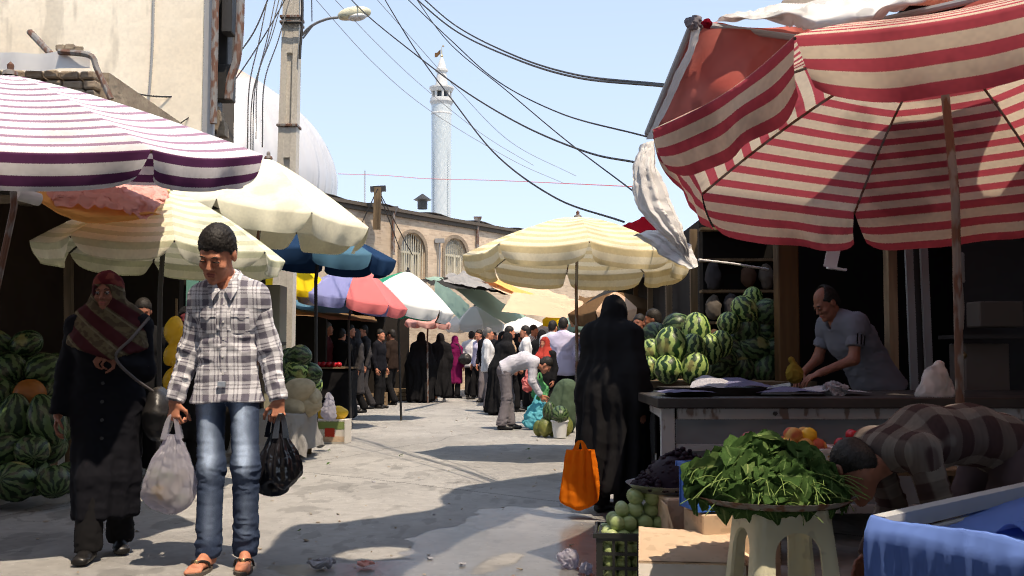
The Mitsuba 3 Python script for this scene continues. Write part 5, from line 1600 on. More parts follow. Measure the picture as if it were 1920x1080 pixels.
        nz = meshkit.noise(np.stack([np.cos(ang) * 1.5, np.sin(ang) * 1.5, v[:, 2] * 1.6], 1) + seed, seed)
        fold = (np.sin(ang * 8 + 9 * nz) + .6 * np.sin(ang * 15 + 7 * nz + 1)) * (.004 + .024 * np.clip((1.35 - v[:, 2]) / 1.2, 0, 1))
        m = trimesh.Trimesh(v + vnormals(m) * fold[:, None], m.faces, process=False)
        m = wrinkle(m, wr, (6, 6, 9), seed + 1)
        put(key, 'chador', place(m), chador['mat'], smooth=True)
    if shoes and not sandals:
        for sd in 'LR':
            a, t = j['an' + sd], j['to' + sd]
            b = np.array([a, t])
            m = sd_mesh(lambda p: smax(smax(sd_foot(p, sd, .008), p[:, 2] - a[2] - .01, .01), -p[:, 2] + min(t[2], a[2]) - .028, .004), b.min(0) - .14, b.max(0) + .14, max(.010, min(res, .014)))
            put(key, 'shoe', place(m), shoes, smooth=True)
    j['W'] = Wd; j['key'] = key; j['s'] = s; j['place'] = place; j['foot'] = sd_foot
    return j


# ---- the young man in the checked shirt, walking towards the camera with a bag in each hand
MX, MYY = (425 - 960) / 2000 * 5.85, 5.88
man = person('tall young man in checked shirt and blue jeans walking forward with bags', (MX, MYY), 4, 1.84,
             J=dict(head=(-.045, -.085, 1.612), neck=(-.010, -.005, 1.490), chest=(0, .0, 1.29),
                    shL=(-.136, .012, 1.385), shR=(.140, -.01, 1.395), elL=(-.200, .05, 1.11), elR=(.208, .03, 1.115), wrL=(-.262, -.02, .855), wrR=(.270, -.03, .86),
                    hiL=(-.085, 0, .93), hiR=(.085, 0, .93), knL=(-.068, -.035, .51), knR=(.118, -.085, .52), anL=(-.072, -.05, .085), anR=(.112, -.02, .095), toL=(-.098, -.215, .035), toR=(.128, -.185, .035)),
             head=(-14, 31, 6), hscale=1.12, top=dict(mat='shirt_plaid', hem=.845, sleeve='long', res=.0085, wr=.0075, loose=.014, collar=True, curve=.35, wscale=(8, 8, 19)),
             bottom=dict(mat='denim', uv=True, fit=.94, hem=.055, hemw=.054, res=.009, wr=.006, rise=.0), sandals=True, res=.016, hres=.0042, eyes=True, downcast=True, shoes=None,
             hand=dict(L=dict(curl=(.95, 1.0, 1.05, 1.1), n=(.35, .75, 0), t=(1, -.4, 0), d=(-.02, -.05, -1), res=.0035), R=dict(curl=(1.0, 1.0, 1.05, 1.1), n=(-.35, .75, 0), t=(-1, -.4, 0), d=(.02, -.05, -1), res=.0035)), wr=.006, seed=11, stout=.80)
km = man['key']
for sd in 'LR':
    a, t = man['an' + sd], man['to' + sd]
    fwd = unit((t - a) * [1, 1, 0]); sdw = np.array([fwd[1], -fwd[0], 0])
    c = (a + t) / 2 * [1, 1, 0] + fwd * .02
    n = 28
    g = np.linspace(0, 2 * np.pi, n, endpoint=False)
    L = .140 * np.cos(g); wd_ = .046 * np.sin(g) * (1 + .18 * np.cos(g))
    ring = c + fwd * L[:, None] + sdw * wd_[:, None]
    sole = hull(np.vstack([ring + [0, 0, -.002], ring + [0, 0, .016]]))
    put(km, 'sandal', man['place'](sole), 'sandal_sole')
    pts = lambda f, s_, z: t + fwd * f + sdw * s_ + [0, 0, z]
    strap = join([tube(curve([pts(.012, 0, .004), pts(-.02, .012, .026), pts(-.055, .040, .018), pts(-.075, .048, -.012)], 12), .0065, 6), tube(curve([pts(.012, 0, .004), pts(-.02, -.012, .026), pts(-.055, -.040, .018), pts(-.075, -.048, -.012)], 12), .0065, 6)])
    put(km, 'sandal_strap', man['place'](strap), 'sandal_strap', smooth=True)
    b = trimesh.creation.icosphere(2, .011); b.apply_scale([1, .6, 1]); b.apply_translation(pts(-.005, 0, .026))
    put(km, 'buckle', man['place'](b), 'metal_gold', smooth=True)
bk = box((man['pelvis'] * .72 + man['waist'] * .28) * [1, 0, 1] + [0, -.138, -.048], (.045, .008, .032), bevel=.003)
put(km, 'belt_buckle', man['place'](bk), 'metal_silver')

# ---- the woman in the patterned scarf at the left
woman = person('woman in long black coat and patterned brown headscarf walking at the left', ((205 - 960) / 2000 * 6.15, 6.15), 14, 1.63, female=True,
               J=dict(head=(-.01, -.05, 1.615), wrL=(-.275, -.04, .87), elL=(-.245, .03, 1.13), elR=(.215, .02, 1.13), wrR=(.060, -.215, 1.20), anL=(-.075, -.13, .07), knL=(-.07, -.10, .49), toL=(-.10, -.29, .03), anR=(.075, .16, .10), knR=(.08, .0, .50), toR=(.10, .02, .03)),
               head=(-14, 8, 0), coat=dict(mat='wear_navy', hem=.25, res=.014, w=.142), bottom=dict(mat='wear_black', hem=.06, res=.016), scarf=dict(mat='scarf_pattern', crown='scarf_red', res=.010, drop=.10, wide=1.35), top=None,
               res=.016, hres=.0055, eyes=True, skin='skin_painted_shade', hand=dict(R=dict(curl=1.1, n=(0, .3, -1), t=(0, -.4, 1), d=(-1, -.3, .1), res=.005), L=dict(curl=.5, res=.005)), seed=21)
kw = woman['key']
for k in range(5):
    b = trimesh.creation.cylinder(.011, .008, sections=12, transform=rotm([1, 0, 0], 90)); b.apply_translation([-.01, -.172 + .012 * abs(k - 1), 1.06 - .11 * k])
    put(kw, 'button', woman['place'](b), 'metal_dark')
strap = curve([(.235, -.03, 1.46), (.15, -.19, 1.33), (.07, -.25, 1.22), (.16, -.20, 1.10), (.30, -.02, .98)], 30)
hb = thing('handbag', 'black leather handbag under the scarfed woman\'s arm', 'handbag')
put(hb, 'strap', woman['place'](tube(strap, .010, 8)), M('strap_grey', lin(96, 90, 88), 0.6), smooth=True)
m = sd_mesh(lambda p: ell(p, (.30, .0, .86), (.085, .16, .155)) - .01, (.1, -.3, .6), (.5, .3, 1.1), .016)
m = wrinkle(m, .012, (10, 10, 8), 5)
put(hb, 'bag', woman['place'](m), 'leather_black', smooth=True)

# ---- the woman in the black chador by the counter, seen from behind
ch = person('woman in black chador standing at the counter with an orange bag', ((1148 - 960) / 2000 * 7.85, 7.85), 142, 1.60, female=True,
            J=dict(head=(0, -.03, 1.60), elR=(.24, -.02, 1.13), wrR=(.17, -.26, 1.09), elL=(-.25, .06, 1.12), wrL=(-.30, .05, .84), hiL=(-.09, 0, .9), anL=(-.10, .03, .08), anR=(.09, .04, .08)),
            head=(20, 8, 0), chador=dict(mat='wear_black', hem=.20, res=.015, w=.205, wh=.222, k=1.46, kh=1.40), bottom=dict(mat='wear_black', hem=.05), res=.016, hres=.007, skin='skin_painted_shade',
            hand=dict(R=dict(curl=.7, n=(0, .1, -1), t=(-1, 0, 0), res=.006)), seed=33, wr=.006)
for q in 'LR':
    a, b = ch['kn' + q], ch['an' + q]
    put(ch['key'], 'trouser_leg', ch['place'](sd_mesh(lambda p: smax(rc(p, a, b, .075, .07), .055 - p[:, 2], .006), np.minimum(a, b) - .1, np.maximum(a, b) + .1, .016)), 'wear_black', smooth=True)

# ---- the vendor behind the counter
VY = 8.5
vend = person('balding vendor in white striped-sleeve T-shirt bending over the counter', ((1618 - 960) / 2000 * VY, VY), -72, 1.78,
              J=dict(pelvis=(0, .10, .93), waist=(0, .02, 1.07), chest=(0, -.12, 1.26), neck=(0, -.235, 1.40), head=(0, -.335, 1.525), shL=(-.185, -.19, 1.36), shR=(.185, -.19, 1.36), elL=(-.235, -.26, 1.09), elR=(.235, -.26, 1.09), wrL=(-.13, -.47, .98), wrR=(.13, -.48, .99),
                     hiL=(-.09, .10, .92), hiR=(.09, .10, .92), knL=(-.1, .08, .5), knR=(.1, .08, .5), anL=(-.1, .12, .08), anR=(.1, .12, .08), toL=(-.11, -.04, .03), toR=(.11, -.04, .03)),
              head=(0, 34, 0), top=dict(mat='wear_vendorshirt', hem=.84, sleeve='short', loose=.03, wr=.008, res=.014), bottom=dict(mat='wear_black'), hair='hair_black', bald=True, res=.016, hres=.0065, skin='skin_painted_shade', eyes=True, downcast=True, seed=41, stout=1.12,
              hand=dict(L=dict(curl=.6, n=(.3, 0, -1), t=(1, 0, 0), res=.006), R=dict(curl=.6, n=(-.3, 0, -1), t=(-1, 0, 0), res=.006)))
sv, ev = vend['shR'], vend['elR']
for k, off in enumerate((-.030, 0.0, .030)):
    ax = unit(ev - sv); e2 = sv * .35 + ev * .65
    fw = np.array([0, -1.0, 0]); fw = unit(fw - ax * (fw @ ax)); ou = unit(np.cross(ax, fw)); ou = ou if ou[0] > 0 else -ou
    pts = []
    for t_ in np.linspace(0.0, .98, 12):
        r_ = .064 + .010 * t_
        b = sv + (e2 - sv) * t_
        a_ = off / r_
        pts.append(b + (ou * math.cos(a_) + fw * math.sin(a_)) * (r_ + .004))
    P = np.array(pts)
    P = np.stack([P - fw * .006, P + ou * .002, P + fw * .006], 1).reshape(-1, 3)
    put(vend['key'] + '__shirt', 'sleeve_stripe', vend['place'](trimesh.Trimesh(P, grid_faces(12, 3), process=False)), 'wear_black')

# ---- the man bent double beside the greens, in the foreground right
BX, BY = (1868 - 960) / 2000 * 4.47, 4.47
bent = person('man in brown checked shirt bent double beside the greens', (BX, BY), -78, 1.74,
              J=dict(pelvis=(0, .02, .775), waist=(0, -.14, .825), chest=(0, -.36, .815), neck=(0, -.545, .745), head=(0, -.665, .685), shL=(-.185, -.485, .775), shR=(.185, -.485, .775), elL=(-.23, -.36, .50), elR=(.23, -.42, .50), wrL=(-.20, -.50, .30), wrR=(.18, -.54, .30),
                     hiL=(-.10, .04, .755), hiR=(.10, .04, .755), knL=(-.12, -.12, .43), knR=(.12, -.12, .43), anL=(-.12, .02, .08), anR=(.12, .02, .08), toL=(-.13, -.14, .03), toR=(.13, -.14, .03)),
              head=(-92, 60, 0), hair_low=.10, top=dict(mat='shirt_checks', hem=.93, sleeve='long', loose=.012, wr=.005, res=.010, wscale=(8, 12, 8)), bottom=dict(mat='wear_mauve', fit=1.15, res=.012, wr=.005), res=.016, hres=.007, skin='skin_painted_shade', seed=51, stout=.96,
              hand=dict(L=dict(curl=.6, res=.007), R=dict(curl=.6, res=.007)))

# ---- dim figures at the back of the left stall
person('dim figure in black jacket with white shoulder bands under the green umbrella', ((268 - 960) / 2000 * 10.2, 10.2), 20, 1.66, head=(0, 15, 0), top=dict(mat='wear_black', hem=.85), bottom=dict(mat='wear_black'), res=.022, seed=61, skin='skin_painted_shade')
person('dim woman in maroon scarf half hidden behind the man in checked shirt', ((350 - 960) / 2000 * 10.0, 10.0), 0, 1.58, female=True, coat=dict(mat='wear_black', hem=.4), bottom=dict(mat='wear_black'), scarf=dict(mat='wear_black'), res=.022, seed=62, skin='wear_maroon')

# ---- the crowd down the street
def X(px, y): return (px - 960) / 2000 * y


walk = dict(anL=(-.09, -.14, .08), knL=(-.09, -.12, .50), toL=(-.10, -.30, .03), anR=(.09, .16, .12), knR=(.09, -.02, .49), toR=(.10, .03, .03))
CH = lambda **k: dict(dict(mat='wear_black', hem=.05, w=.19, wh=.24), **k)
person('woman in wide black chador, left of the pair under the pink umbrella', (X(790, 25.6), 25.6), 170, 1.66, female=True, chador=CH(w=.26, wh=.25, k=1.5), res=.024, seed=71)
person('woman in black chador, right of the pair under the pink umbrella', (X(826, 25.8), 25.8), 185, 1.64, female=True, chador=CH(hem=.16), bottom=dict(mat='wear_black'), res=.024, seed=72, shoes='shoe_white')
person('woman in magenta coat and headscarf with a dark shoulder bag', (X(853, 28.0), 28.0), 150, 1.62, female=True, coat=dict(mat='wear_magenta', hem=.42), bottom=dict(mat='wear_black'), scarf=dict(mat='wear_magenta'), res=.024, seed=73)
b = wrinkle(sd_mesh(lambda p: ell(p, (0, 0, 0), (.17, .10, .15)), (-.25, -.2, -.25), (.25, .2, .25), .03), .015, (9, 9, 9), 3)
b.apply_translation([X(872, 27.8), 27.75, 1.02])
hb2 = thing('handbag', 'dark handbag on the shoulder of the woman in magenta', 'handbag')
put(hb2, 'bag', b, 'leather_black', smooth=True)
put(hb2, 'strap', tube(curve([[X(866, 27.8), 27.8, 1.12], [X(860, 27.8), 27.85, 1.38], [X(852, 27.8), 27.9, 1.42]], 10), .012, 6), 'leather_black')
person('man in white shirt and black trousers walking away down the street', (X(884, 28.6), 28.6), 178, 1.74, J=walk, top=dict(mat='wear_white', hem=.80, loose=.03), bottom=dict(mat='wear_black'), res=.024, seed=74)
person('man in blue striped shirt beyond the man in white', (X(917, 31.0), 31.0), 10, 1.72, top=dict(mat='wear_stripes', hem=.84, sleeve='short'), bottom=dict(mat='wear_black'), res=.026, seed=75)
person('man in pale shirt and flat cap beside the striped shirt', (X(932, 33.0), 33.0), 0, 1.78, top=dict(mat='wear_white', hem=.84), bottom=dict(mat='wear_darkgrey'), hair='hair_grey', res=.026, seed=76)
person('woman in flowing black chador leaning right behind the stooping man', (X(938, 20.4), 20.4), 120, 1.62, female=True,
       J=dict(pelvis=(0, 0, .93), chest=(0, -.08, 1.28), neck=(0, -.14, 1.43), head=(0, -.19, 1.56), shL=(-.17, -.10, 1.38), shR=(.17, -.10, 1.38), elL=(-.2, -.22, 1.1), elR=(.2, -.22, 1.1), wrL=(-.12, -.36, 1.0), wrR=(.12, -.36, 1.0), waist=(0, -.03, 1.08)),
       chador=CH(hem=.06, wh=.27), res=.022, seed=77, wr=.008)
stoop = person('stooping man in pale shirt and grey trousers filling a bag', (X(958, 16.4), 16.4), 88, 1.72,
               J=dict(pelvis=(0, .10, .93), waist=(0, -.03, 1.02), chest=(0, -.22, 1.07), neck=(0, -.40, 1.04), head=(0, -.54, 1.00), shL=(-.18, -.34, 1.04), shR=(.18, -.34, 1.04), elL=(-.21, -.33, .75), elR=(.21, -.35, .75), wrL=(-.16, -.46, .54), wrR=(.16, -.50, .52),
                      hiL=(-.09, .10, .92), hiR=(.09, .10, .92), knL=(-.09, .06, .5), knR=(.09, .03, .5), anL=(-.10, .14, .08), anR=(.10, .02, .08), toL=(-.11, -.02, .03), toR=(.11, -.14, .03)),
               head=(0, 50, 0), top=dict(mat='wear_palegrey', hem=.90, loose=.02, res=.016), bottom=dict(mat='wear_greytrouser', fit=1.12, res=.016, wr=.008), res=.018, seed=78)
person('woman in red flowered headscarf and dark coat crouching by the sacks', (X(1022, 17.6), 17.6), -40, 1.42, female=True, coat=dict(mat='wear_black', hem=.35), bottom=dict(mat='wear_black'), scarf=dict(mat='wear_redscarf', shawl=True), res=.02, seed=79)
person('man in lilac shirt and dark trousers seen from behind by the chador', (X(1056, 18.4), 18.4), 165, 1.76, top=dict(mat='wear_lilac', hem=.78, loose=.03, res=.018), bottom=dict(mat='wear_navy'), res=.02, seed=80)
person('man in white striped shirt turning right, beyond the stooping man', (X(1000, 24.0), 24.0), 60, 1.78, top=dict(mat='wear_stripes', hem=.84), bottom=dict(mat='wear_darkgrey'), res=.024, seed=81)
person('man in white shirt between the striped and the lilac shirts', (X(1036, 21.5), 21.5), 150, 1.80, top=dict(mat='wear_white', hem=.84, loose=.03), bottom=dict(mat='wear_darkgrey'), res=.022, seed=82)
person('person in pale teal top far behind the striped shirt', (X(1016, 29.0), 29.0), 175, 1.74, top=dict(mat='wear_teal', hem=.84), bottom=dict(mat='wear_black'), res=.026, seed=83)
far = [(700, 24.0, 'wear_blueshirt', 'man in faded blue shirt at a dark stall left of the chador pair'), (730, 27.0, 'wear_palegrey', 'man in pale grey shirt in the shade left of the chador pair'),
       (655, 21.0, 'wear_black', 'dark figure behind the stall by the thin pole'), (682, 22.5, 'wear_darkgrey', 'dark grey clad figure at the shaded stalls, left'), (745, 30.5, 'wear_white', 'man in white shirt deep in the shaded left row'),
       (972, 34.0, 'wear_brown', 'distant man in brown top at the far white umbrella'), (955, 37.0, 'wear_black', 'distant dark figure left of the far white umbrella'), (1006, 36.0, 'wear_white', 'distant man in white right of the far umbrella'),
       (1072, 25.0, 'wear_darkgrey', 'dark grey figure behind the lilac shirt'), (905, 38.0, 'wear_palegrey', 'distant man in pale grey walking between the white umbrellas'), (1026, 39.0, 'wear_blueshirt', 'distant man in blue shirt at the end of the street'),
       (945, 30.0, 'wear_darkgrey', 'dark haired man behind the leaning chador'), (612, 19.5, 'wear_maroon', 'figure in maroon at the tomato stall under the blue umbrella')]
for k, (px, y, mt_, lab) in enumerate(far):
    person(lab, (X(px, y), y), (170, 20, 90, -60, 140)[k % 5], 1.66 + .03 * (k % 5), J=walk if k % 2 else None, top=dict(mat=mt_, hem=.84), bottom=dict(mat='wear_black' if k % 3 else 'wear_darkgrey'), res=.028, seed=90 + k, hair='hair_black' if k % 4 else 'hair_grey')
ORD = 'first second third fourth fifth sixth seventh eighth ninth tenth eleventh twelfth thirteenth fourteenth fifteenth'.split()
crng = np.random.RandomState(77)
cols = [('white', 'wear_white'), ('pale grey', 'wear_palegrey'), ('lilac', 'wear_lilac'), ('dark blue', 'wear_navy'), ('white', 'wear_white'), ('brown', 'wear_brown'), ('pale blue', 'wear_blueshirt'), ('tan', 'wear_tan'), ('striped', 'wear_stripes'), ('maroon', 'wear_maroon')]
for k in range(54):
    y = 21.0 + 19 * (k / 54.0) ** .8 + crng.uniform(-.5, .5)
    px = (912, 962, 985, 1018, 1030, 1065, 1078, 948, 1098, 922, 1112, 972, 1045, 906, 1128)[k % 15] + crng.uniform(-9, 9) + (7 if k > 14 else 0)
    cn, cm = cols[(k * 7 + k // 10) % 10]
    where = ('left', 'middle', 'right')[0 if px < 930 else 1 if px < 1010 else 2]
    if k % 4 == 3:
        person(f'distant woman in black chador, {where} of the lane, {ORD[k // 4]} row', (X(px, y), y), (170, 20, -60)[k % 3], 1.6 + .02 * (k % 4), female=True, chador=CH(), res=.034, seed=200 + k)
    else:
        person(f'distant shopper in {cn} top, {where} of the lane, {ORD[k // 4]} row in the crowd', (X(px, y), y), crng.uniform(-180, 180), 1.66 + .03 * (k % 5), J=walk if k % 2 else None, top=dict(mat=cm, hem=.84), bottom=dict(mat='wear_black' if k % 3 else 'wear_greytrouser'), res=.034, seed=200 + k, hair='hair_black' if k % 5 else 'hair_grey')
for k in range(8):
    y, px = 19.5 + 1.6 * k, (640, 668, 712, 735, 690, 655, 722, 748, 640, 700, 676, 745)[k]
    person(f'shadowy shopper in {("black", "dark grey", "dark blue", "brown")[k % 4]} under the left umbrellas, {("first", "second", "third", "fourth", "fifth", "sixth", "seventh", "eighth", "ninth", "tenth", "eleventh", "last")[k]} from the front', (X(px, y), y), (160, -60, 70, -120, 100)[k % 5], 1.60 + .03 * (k % 5),
           female=k % 3 == 1, top=None if k % 3 == 1 else dict(mat=('wear_black', 'wear_darkgrey', 'wear_navy', 'wear_darkbrown')[k % 4], hem=.84), J=walk if k % 2 else None, coat=dict(mat=('wear_black', 'wear_darkgrey', 'wear_navy', 'wear_darkbrown')[k % 4], hem=.4) if k % 3 == 1 else None, scarf=dict(mat=('wear_darkgrey', 'wear_darkbrown', 'wear_black')[k // 3 % 3]) if k % 3 == 1 else None, bottom=dict(mat='wear_black'), res=.03, seed=300 + k)


def strands(j, hc, Rh, hs, n, low=0.0, seed=0, bald=False):
    """Short single hairs standing off the hair, one thin triangle pair each."""
    rg = np.random.RandomState(seed)
    m = scene_hair[j['key']]
    v = np.asarray(m.vertices); f = np.asarray(m.faces)
    t = rg.randint(0, len(f), n)
    w_ = rg.dirichlet([1, 1, 1], n)
    p = (v[f[t]] * w_[:, :, None]).sum(1)
    nr = vnormals(m)[f[t, 0]]
    d = nr * rg.uniform(.05, .40, (n, 1)) + rg.normal(0, .30, (n, 3)) + np.array([0, -.35, -.6])
    d /= np.linalg.norm(d, axis=1, keepdims=True)
    L = rg.uniform(.005, .012, (n, 1)); s_ = np.cross(d, rg.normal(0, 1, (n, 3))); s_ /= np.linalg.norm(s_, axis=1, keepdims=True)
    a, b, c = p - s_ * .0011 - nr * .002, p + s_ * .0011 - nr * .002, p + d * L
    V = np.stack([a, b, c], 1).reshape(-1, 3)
    put(j['key'] + '__hair', 'strands', trimesh.Trimesh(V, np.arange(3 * n).reshape(-1, 3), process=False), 'hair_black', kind='stuff')


strands(man, None, None, 1, 5000, seed=1)
strands(bent, None, None, 1, 5000, seed=2)
strands(vend, None, None, 1, 2500, seed=3)
for k, (px, y, lab) in enumerate(((1200, 14.2, 'dim shopper in dark clothes beyond the watermelons on the counter'), (1226, 12.6, 'dim stallholder in dark clothes right of the chador woman\'s head'))):
    person(lab, (X(px, y), y), -40 - 60 * k, 1.66, top=dict(mat='wear_maroon' if k == 0 else 'wear_darkgrey', hem=.84), bottom=dict(mat='wear_black'), res=.022, seed=120 + k, skin='skin_painted_shade')
person('two-tone shopper in white top and black skirt further down the left row', (X(905, 33.5), 33.5), 190, 1.6, female=True, coat=dict(mat='wear_white', hem=.5), bottom=dict(mat='wear_black'), scarf=dict(mat='wear_white'), res=.028, seed=130)
# ------------------------------------------------------------------ fruit
def _unit_fruit(k, el, nl=18, na=24, neck=0.0):
    th = np.linspace(0, np.pi, nl)
    ph = np.linspace(0, 2 * np.pi, na + 1)
    t, p = np.meshgrid(th, ph, indexing='ij')
    r = np.sin(t)
    z = np.cos(t) * el
    r = r * (1 - neck * np.clip(z, 0, 1) ** 2)
    v = np.stack([r * np.cos(p), r * np.sin(p), z], -1).reshape(-1, 3)
    v *= 1 + 0.035 * (meshkit.noise(v * 1.6 + k * 5.1, k)[:, None] - .5) * 2
    uv = np.stack([np.clip(p / (2 * np.pi), 0, .9995).ravel() + k, (t / np.pi).ravel()], 1)
    f = grid_faces(nl, na + 1)
    n = vnormals(trimesh.Trimesh(v, f[:, ::-1], process=False))
    n = n.reshape(nl, na + 1, 3); s = n[:, 0] + n[:, -1]; n[:, 0] = n[:, -1] = s
    return mikit.ply(trimesh.Trimesh(v, f[:, ::-1], process=False), smooth=True, uv=uv)


FR = [_unit_fruit(k, 1.0 + 0.10 * (k % 4)) for k in range(8)]
LONG = [_unit_fruit(20 + k, 1.45, neck=.12) for k in range(4)]
OVAL = [_unit_fruit(30 + k, .92) for k in range(3)]
frng = np.random.RandomState(5)


def rndrot(lim=180):
    a = frng.uniform(-lim, lim, 3)
    return T().rotate([0, 0, 1], a[0]) @ T().rotate([0, 1, 0], a[1]) @ T().rotate([1, 0, 0], a[2])


def fruit(name, c, r, mat, label, cat, group=None, shapes=FR, rot=None):
    d = shapes[frng.randint(len(shapes))]
    tw = T().translate(list(map(float, c))) @ (rot if rot is not None else rndrot()) @ T().scale(float(r))
    return tag(put(None, name, d, mat, tw=tw), label, cat, group)


# the pile at the left edge: layers of watermelons leaning back
for l in range(6):
    z = .085 + .125 + .205 * l
    y0 = 7.95 + .20 * l
    xr = X(118 - 6 * l, y0) - .04
    n = 5 + (1 if l < 2 else 0)
    for i in range(n):
        r = frng.uniform(.112, .160)
        x = xr - .275 * i - (.13 if l % 2 else 0) + frng.uniform(-.015, .015)
        for dpt in range(2 if l < 5 else 1):
            y = y0 + .27 * dpt + .10 * (-(x - xr)) * .0 + frng.uniform(-.02, .02) + .14 * ((xr - x) < .1) * 0
            if l == 3 and i == 0 and dpt == 0:
                fruit('squash', (x, y, z), r * .95, 'squash_brown', 'orange-brown squash lying among the watermelons at the left', 'squash', rot=T().rotate([0, 1, 0], 70))
                continue
            if l == 2:
                fruit('watermelon', (x, y, z + .02), r * .95, 'melon_dark', 'long watermelon upright in the middle layer of the left pile' + (', right end' if i == 0 else '') + (', behind' if dpt else ''), 'watermelon', 'long watermelons in the left pile', LONG, T().rotate([0, 0, 1], float(frng.uniform(0, 360))) @ T().rotate([1, 0, 0], float(frng.uniform(-25, 10))))
            else:
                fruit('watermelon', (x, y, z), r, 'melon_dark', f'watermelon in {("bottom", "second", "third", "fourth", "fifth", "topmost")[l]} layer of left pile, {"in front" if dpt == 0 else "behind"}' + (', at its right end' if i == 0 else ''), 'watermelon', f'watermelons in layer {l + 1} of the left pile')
stand = thing('fruit_stand', 'low stepped wooden stand under the left watermelon pile', 'stand')
for l in range(4):
    put(stand, 'step', box((-5.1, 8.62 + .2 * l, .09 + .10 * (l + 1) - .02), (2.2, .5, .2 * (l + 1) - .02)), 'wood_old')
for k in range(7):
    c = W(330 + 11 * (k % 3) - 4, 618 + 15 * k, 9.55)
    fruit('squash', c, .085, 'melon_yellow', 'yellow squash hanging in the dim stall behind the checked shirt', 'squash', 'yellow squash in the dim stall', OVAL + LONG, rndrot(40))
solo('cord', tube([W(331, 560, 9.6), W(331, 720, 9.6)], .012, 6), 'wood_old', 'thick cord carrying yellow squash in the dim stall', 'cord')

# the pile on the counter's back stand, right
ms = thing('melon_stand', 'wooden stand carrying the watermelons behind the counter', 'stand')
put(ms, 'board', box((1.72, 9.25, .90), (1.55, 1.0, .05)), 'wood_old')
for x, y in ((1.02, 8.82), (2.42, 8.82), (1.02, 9.68), (2.42, 9.68)):
    put(ms, 'leg', box((x, y, .4375), (.07, .07, .875)), 'wood_old')
for k, (px, py, r, y, nm) in enumerate(((1222, 659, .100, 8.85, 'small pale striped watermelon at the left end of the counter pile'), (1258, 650, .140, 8.80, 'large boldly striped watermelon in front of the counter pile'),
                                   (1306, 619, .120, 9.00, 'striped watermelon topping the left half of the counter pile'), (1298, 655, .112, 8.82, 'striped watermelon in the middle of the counter pile'),
                                   (1330, 654, .105, 8.95, 'pale striped watermelon right of the middle of the counter pile'), (1252, 692, .120, 8.72, 'watermelon in the bottom row under the large striped one'),
                                   (1302, 690, .115, 8.74, 'watermelon in the bottom row, second from the left on the stand'), (1218, 690, .095, 8.80, 'leftmost watermelon in the bottom row on the stand'),
                                   (1352, 645, .10, 9.05, 'striped watermelon at the foot of the taller heap'), (1396, 582, .115, 9.30, 'striped watermelon near the top of the taller heap'),
                                   (1411, 563, .095, 9.45, 'topmost watermelon of the taller heap'), (1366, 606, .10, 9.25, 'watermelon on the left slope of the taller heap'))):
    fruit('watermelon', W(px, py, y), r, 'melon_striped', nm, 'watermelon', rot=T().rotate([0, 0, 1], float(frng.uniform(0, 360))) @ T().rotate([1, 0, 0], float(frng.uniform(-35, 35))))
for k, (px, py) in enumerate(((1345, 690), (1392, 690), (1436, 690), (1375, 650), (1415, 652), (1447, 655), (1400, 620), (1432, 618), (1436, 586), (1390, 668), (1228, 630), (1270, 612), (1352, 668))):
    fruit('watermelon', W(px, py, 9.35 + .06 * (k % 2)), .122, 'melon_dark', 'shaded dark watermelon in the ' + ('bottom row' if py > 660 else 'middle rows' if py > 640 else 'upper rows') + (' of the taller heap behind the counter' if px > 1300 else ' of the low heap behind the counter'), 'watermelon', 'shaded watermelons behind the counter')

# ------------------------------------------------------------------ the counter
ct = thing('sales_counter', 'white framed counter with dark top and grey glass front', 'counter')
x0, x1, y0, y1 = .92, 3.9, 6.6, 8.0
put(ct, 'top', box(((x0 + x1) / 2, (y0 + y1) / 2 - .01, .850), (x1 - x0 + .06, y1 - y0 + .08, .062), bevel=.006), 'counter_top')
put(ct, 'front_rail', box(((x0 + x1) / 2 + .05, y0 + .03, .783), (x1 - x0 - .10, .05, .068), bevel=.004), 'paint_chipped')
put(ct, 'side_rail', beam([x0 + .035, y0 + .06, .783], [x0 + .10, y1 - .03, .783], .05, .068), 'paint_chipped')
for k, (x, y) in enumerate(((x0 + .04, y0 + .03), (x0 + .11, y1), (x1 - .05, y0 + .03), (x1 - .05, y1))):
    put(ct, 'leg', box((x, y, .41), (.085 if k == 0 else .06, .06, .815), bevel=.004), 'paint_chipped')
put(ct, 'lower_rail', box(((x0 + x1) / 2, y0 + .03, .20), (x1 - x0 - .14, .04, .05)), 'paint_chipped')
put(ct, 'glass_panel', box(((x0 + x1) / 2 + .02, y0 + .06, .49), (x1 - x0 - .15, .012, .52)), 'glass_panel')
put(ct, 'shelf_edge', box(((x0 + x1) / 2 + .02, y0 + .035, .575), (x1 - x0 - .15, .03, .04)), M('alu_pale', (0.42, 0.44, 0.47), .4))
put(ct, 'back_panel', box(((x0 + x1) / 2 + .05, y1 - .04, .45), (x1 - x0 - .2, .02, .72)), 'shade_black')
for x in (1.62, 2.47):
    b = trimesh.creation.cylinder(.014, .012, sections=12, transform=rotm([1, 0, 0], 90)); b.apply_translation((x, y0, .785))
    put(ct, 'bolt', b, 'metal_dark', smooth=30)
tr = lathe([(0.01, 0), (.30, 0), (.36, .045), (.365, .045), (.31, -.006), (0.01, -.006)], 36)
tr.vertices = np.asarray(tr.vertices) * [1, .62, 1] + [1.33, 7.1, .889]
solo('metal_tray', tr, 'metal_dark', 'dark oval tray holding papers on the counter', 'tray', smooth=40)
prng = np.random.RandomState(12)


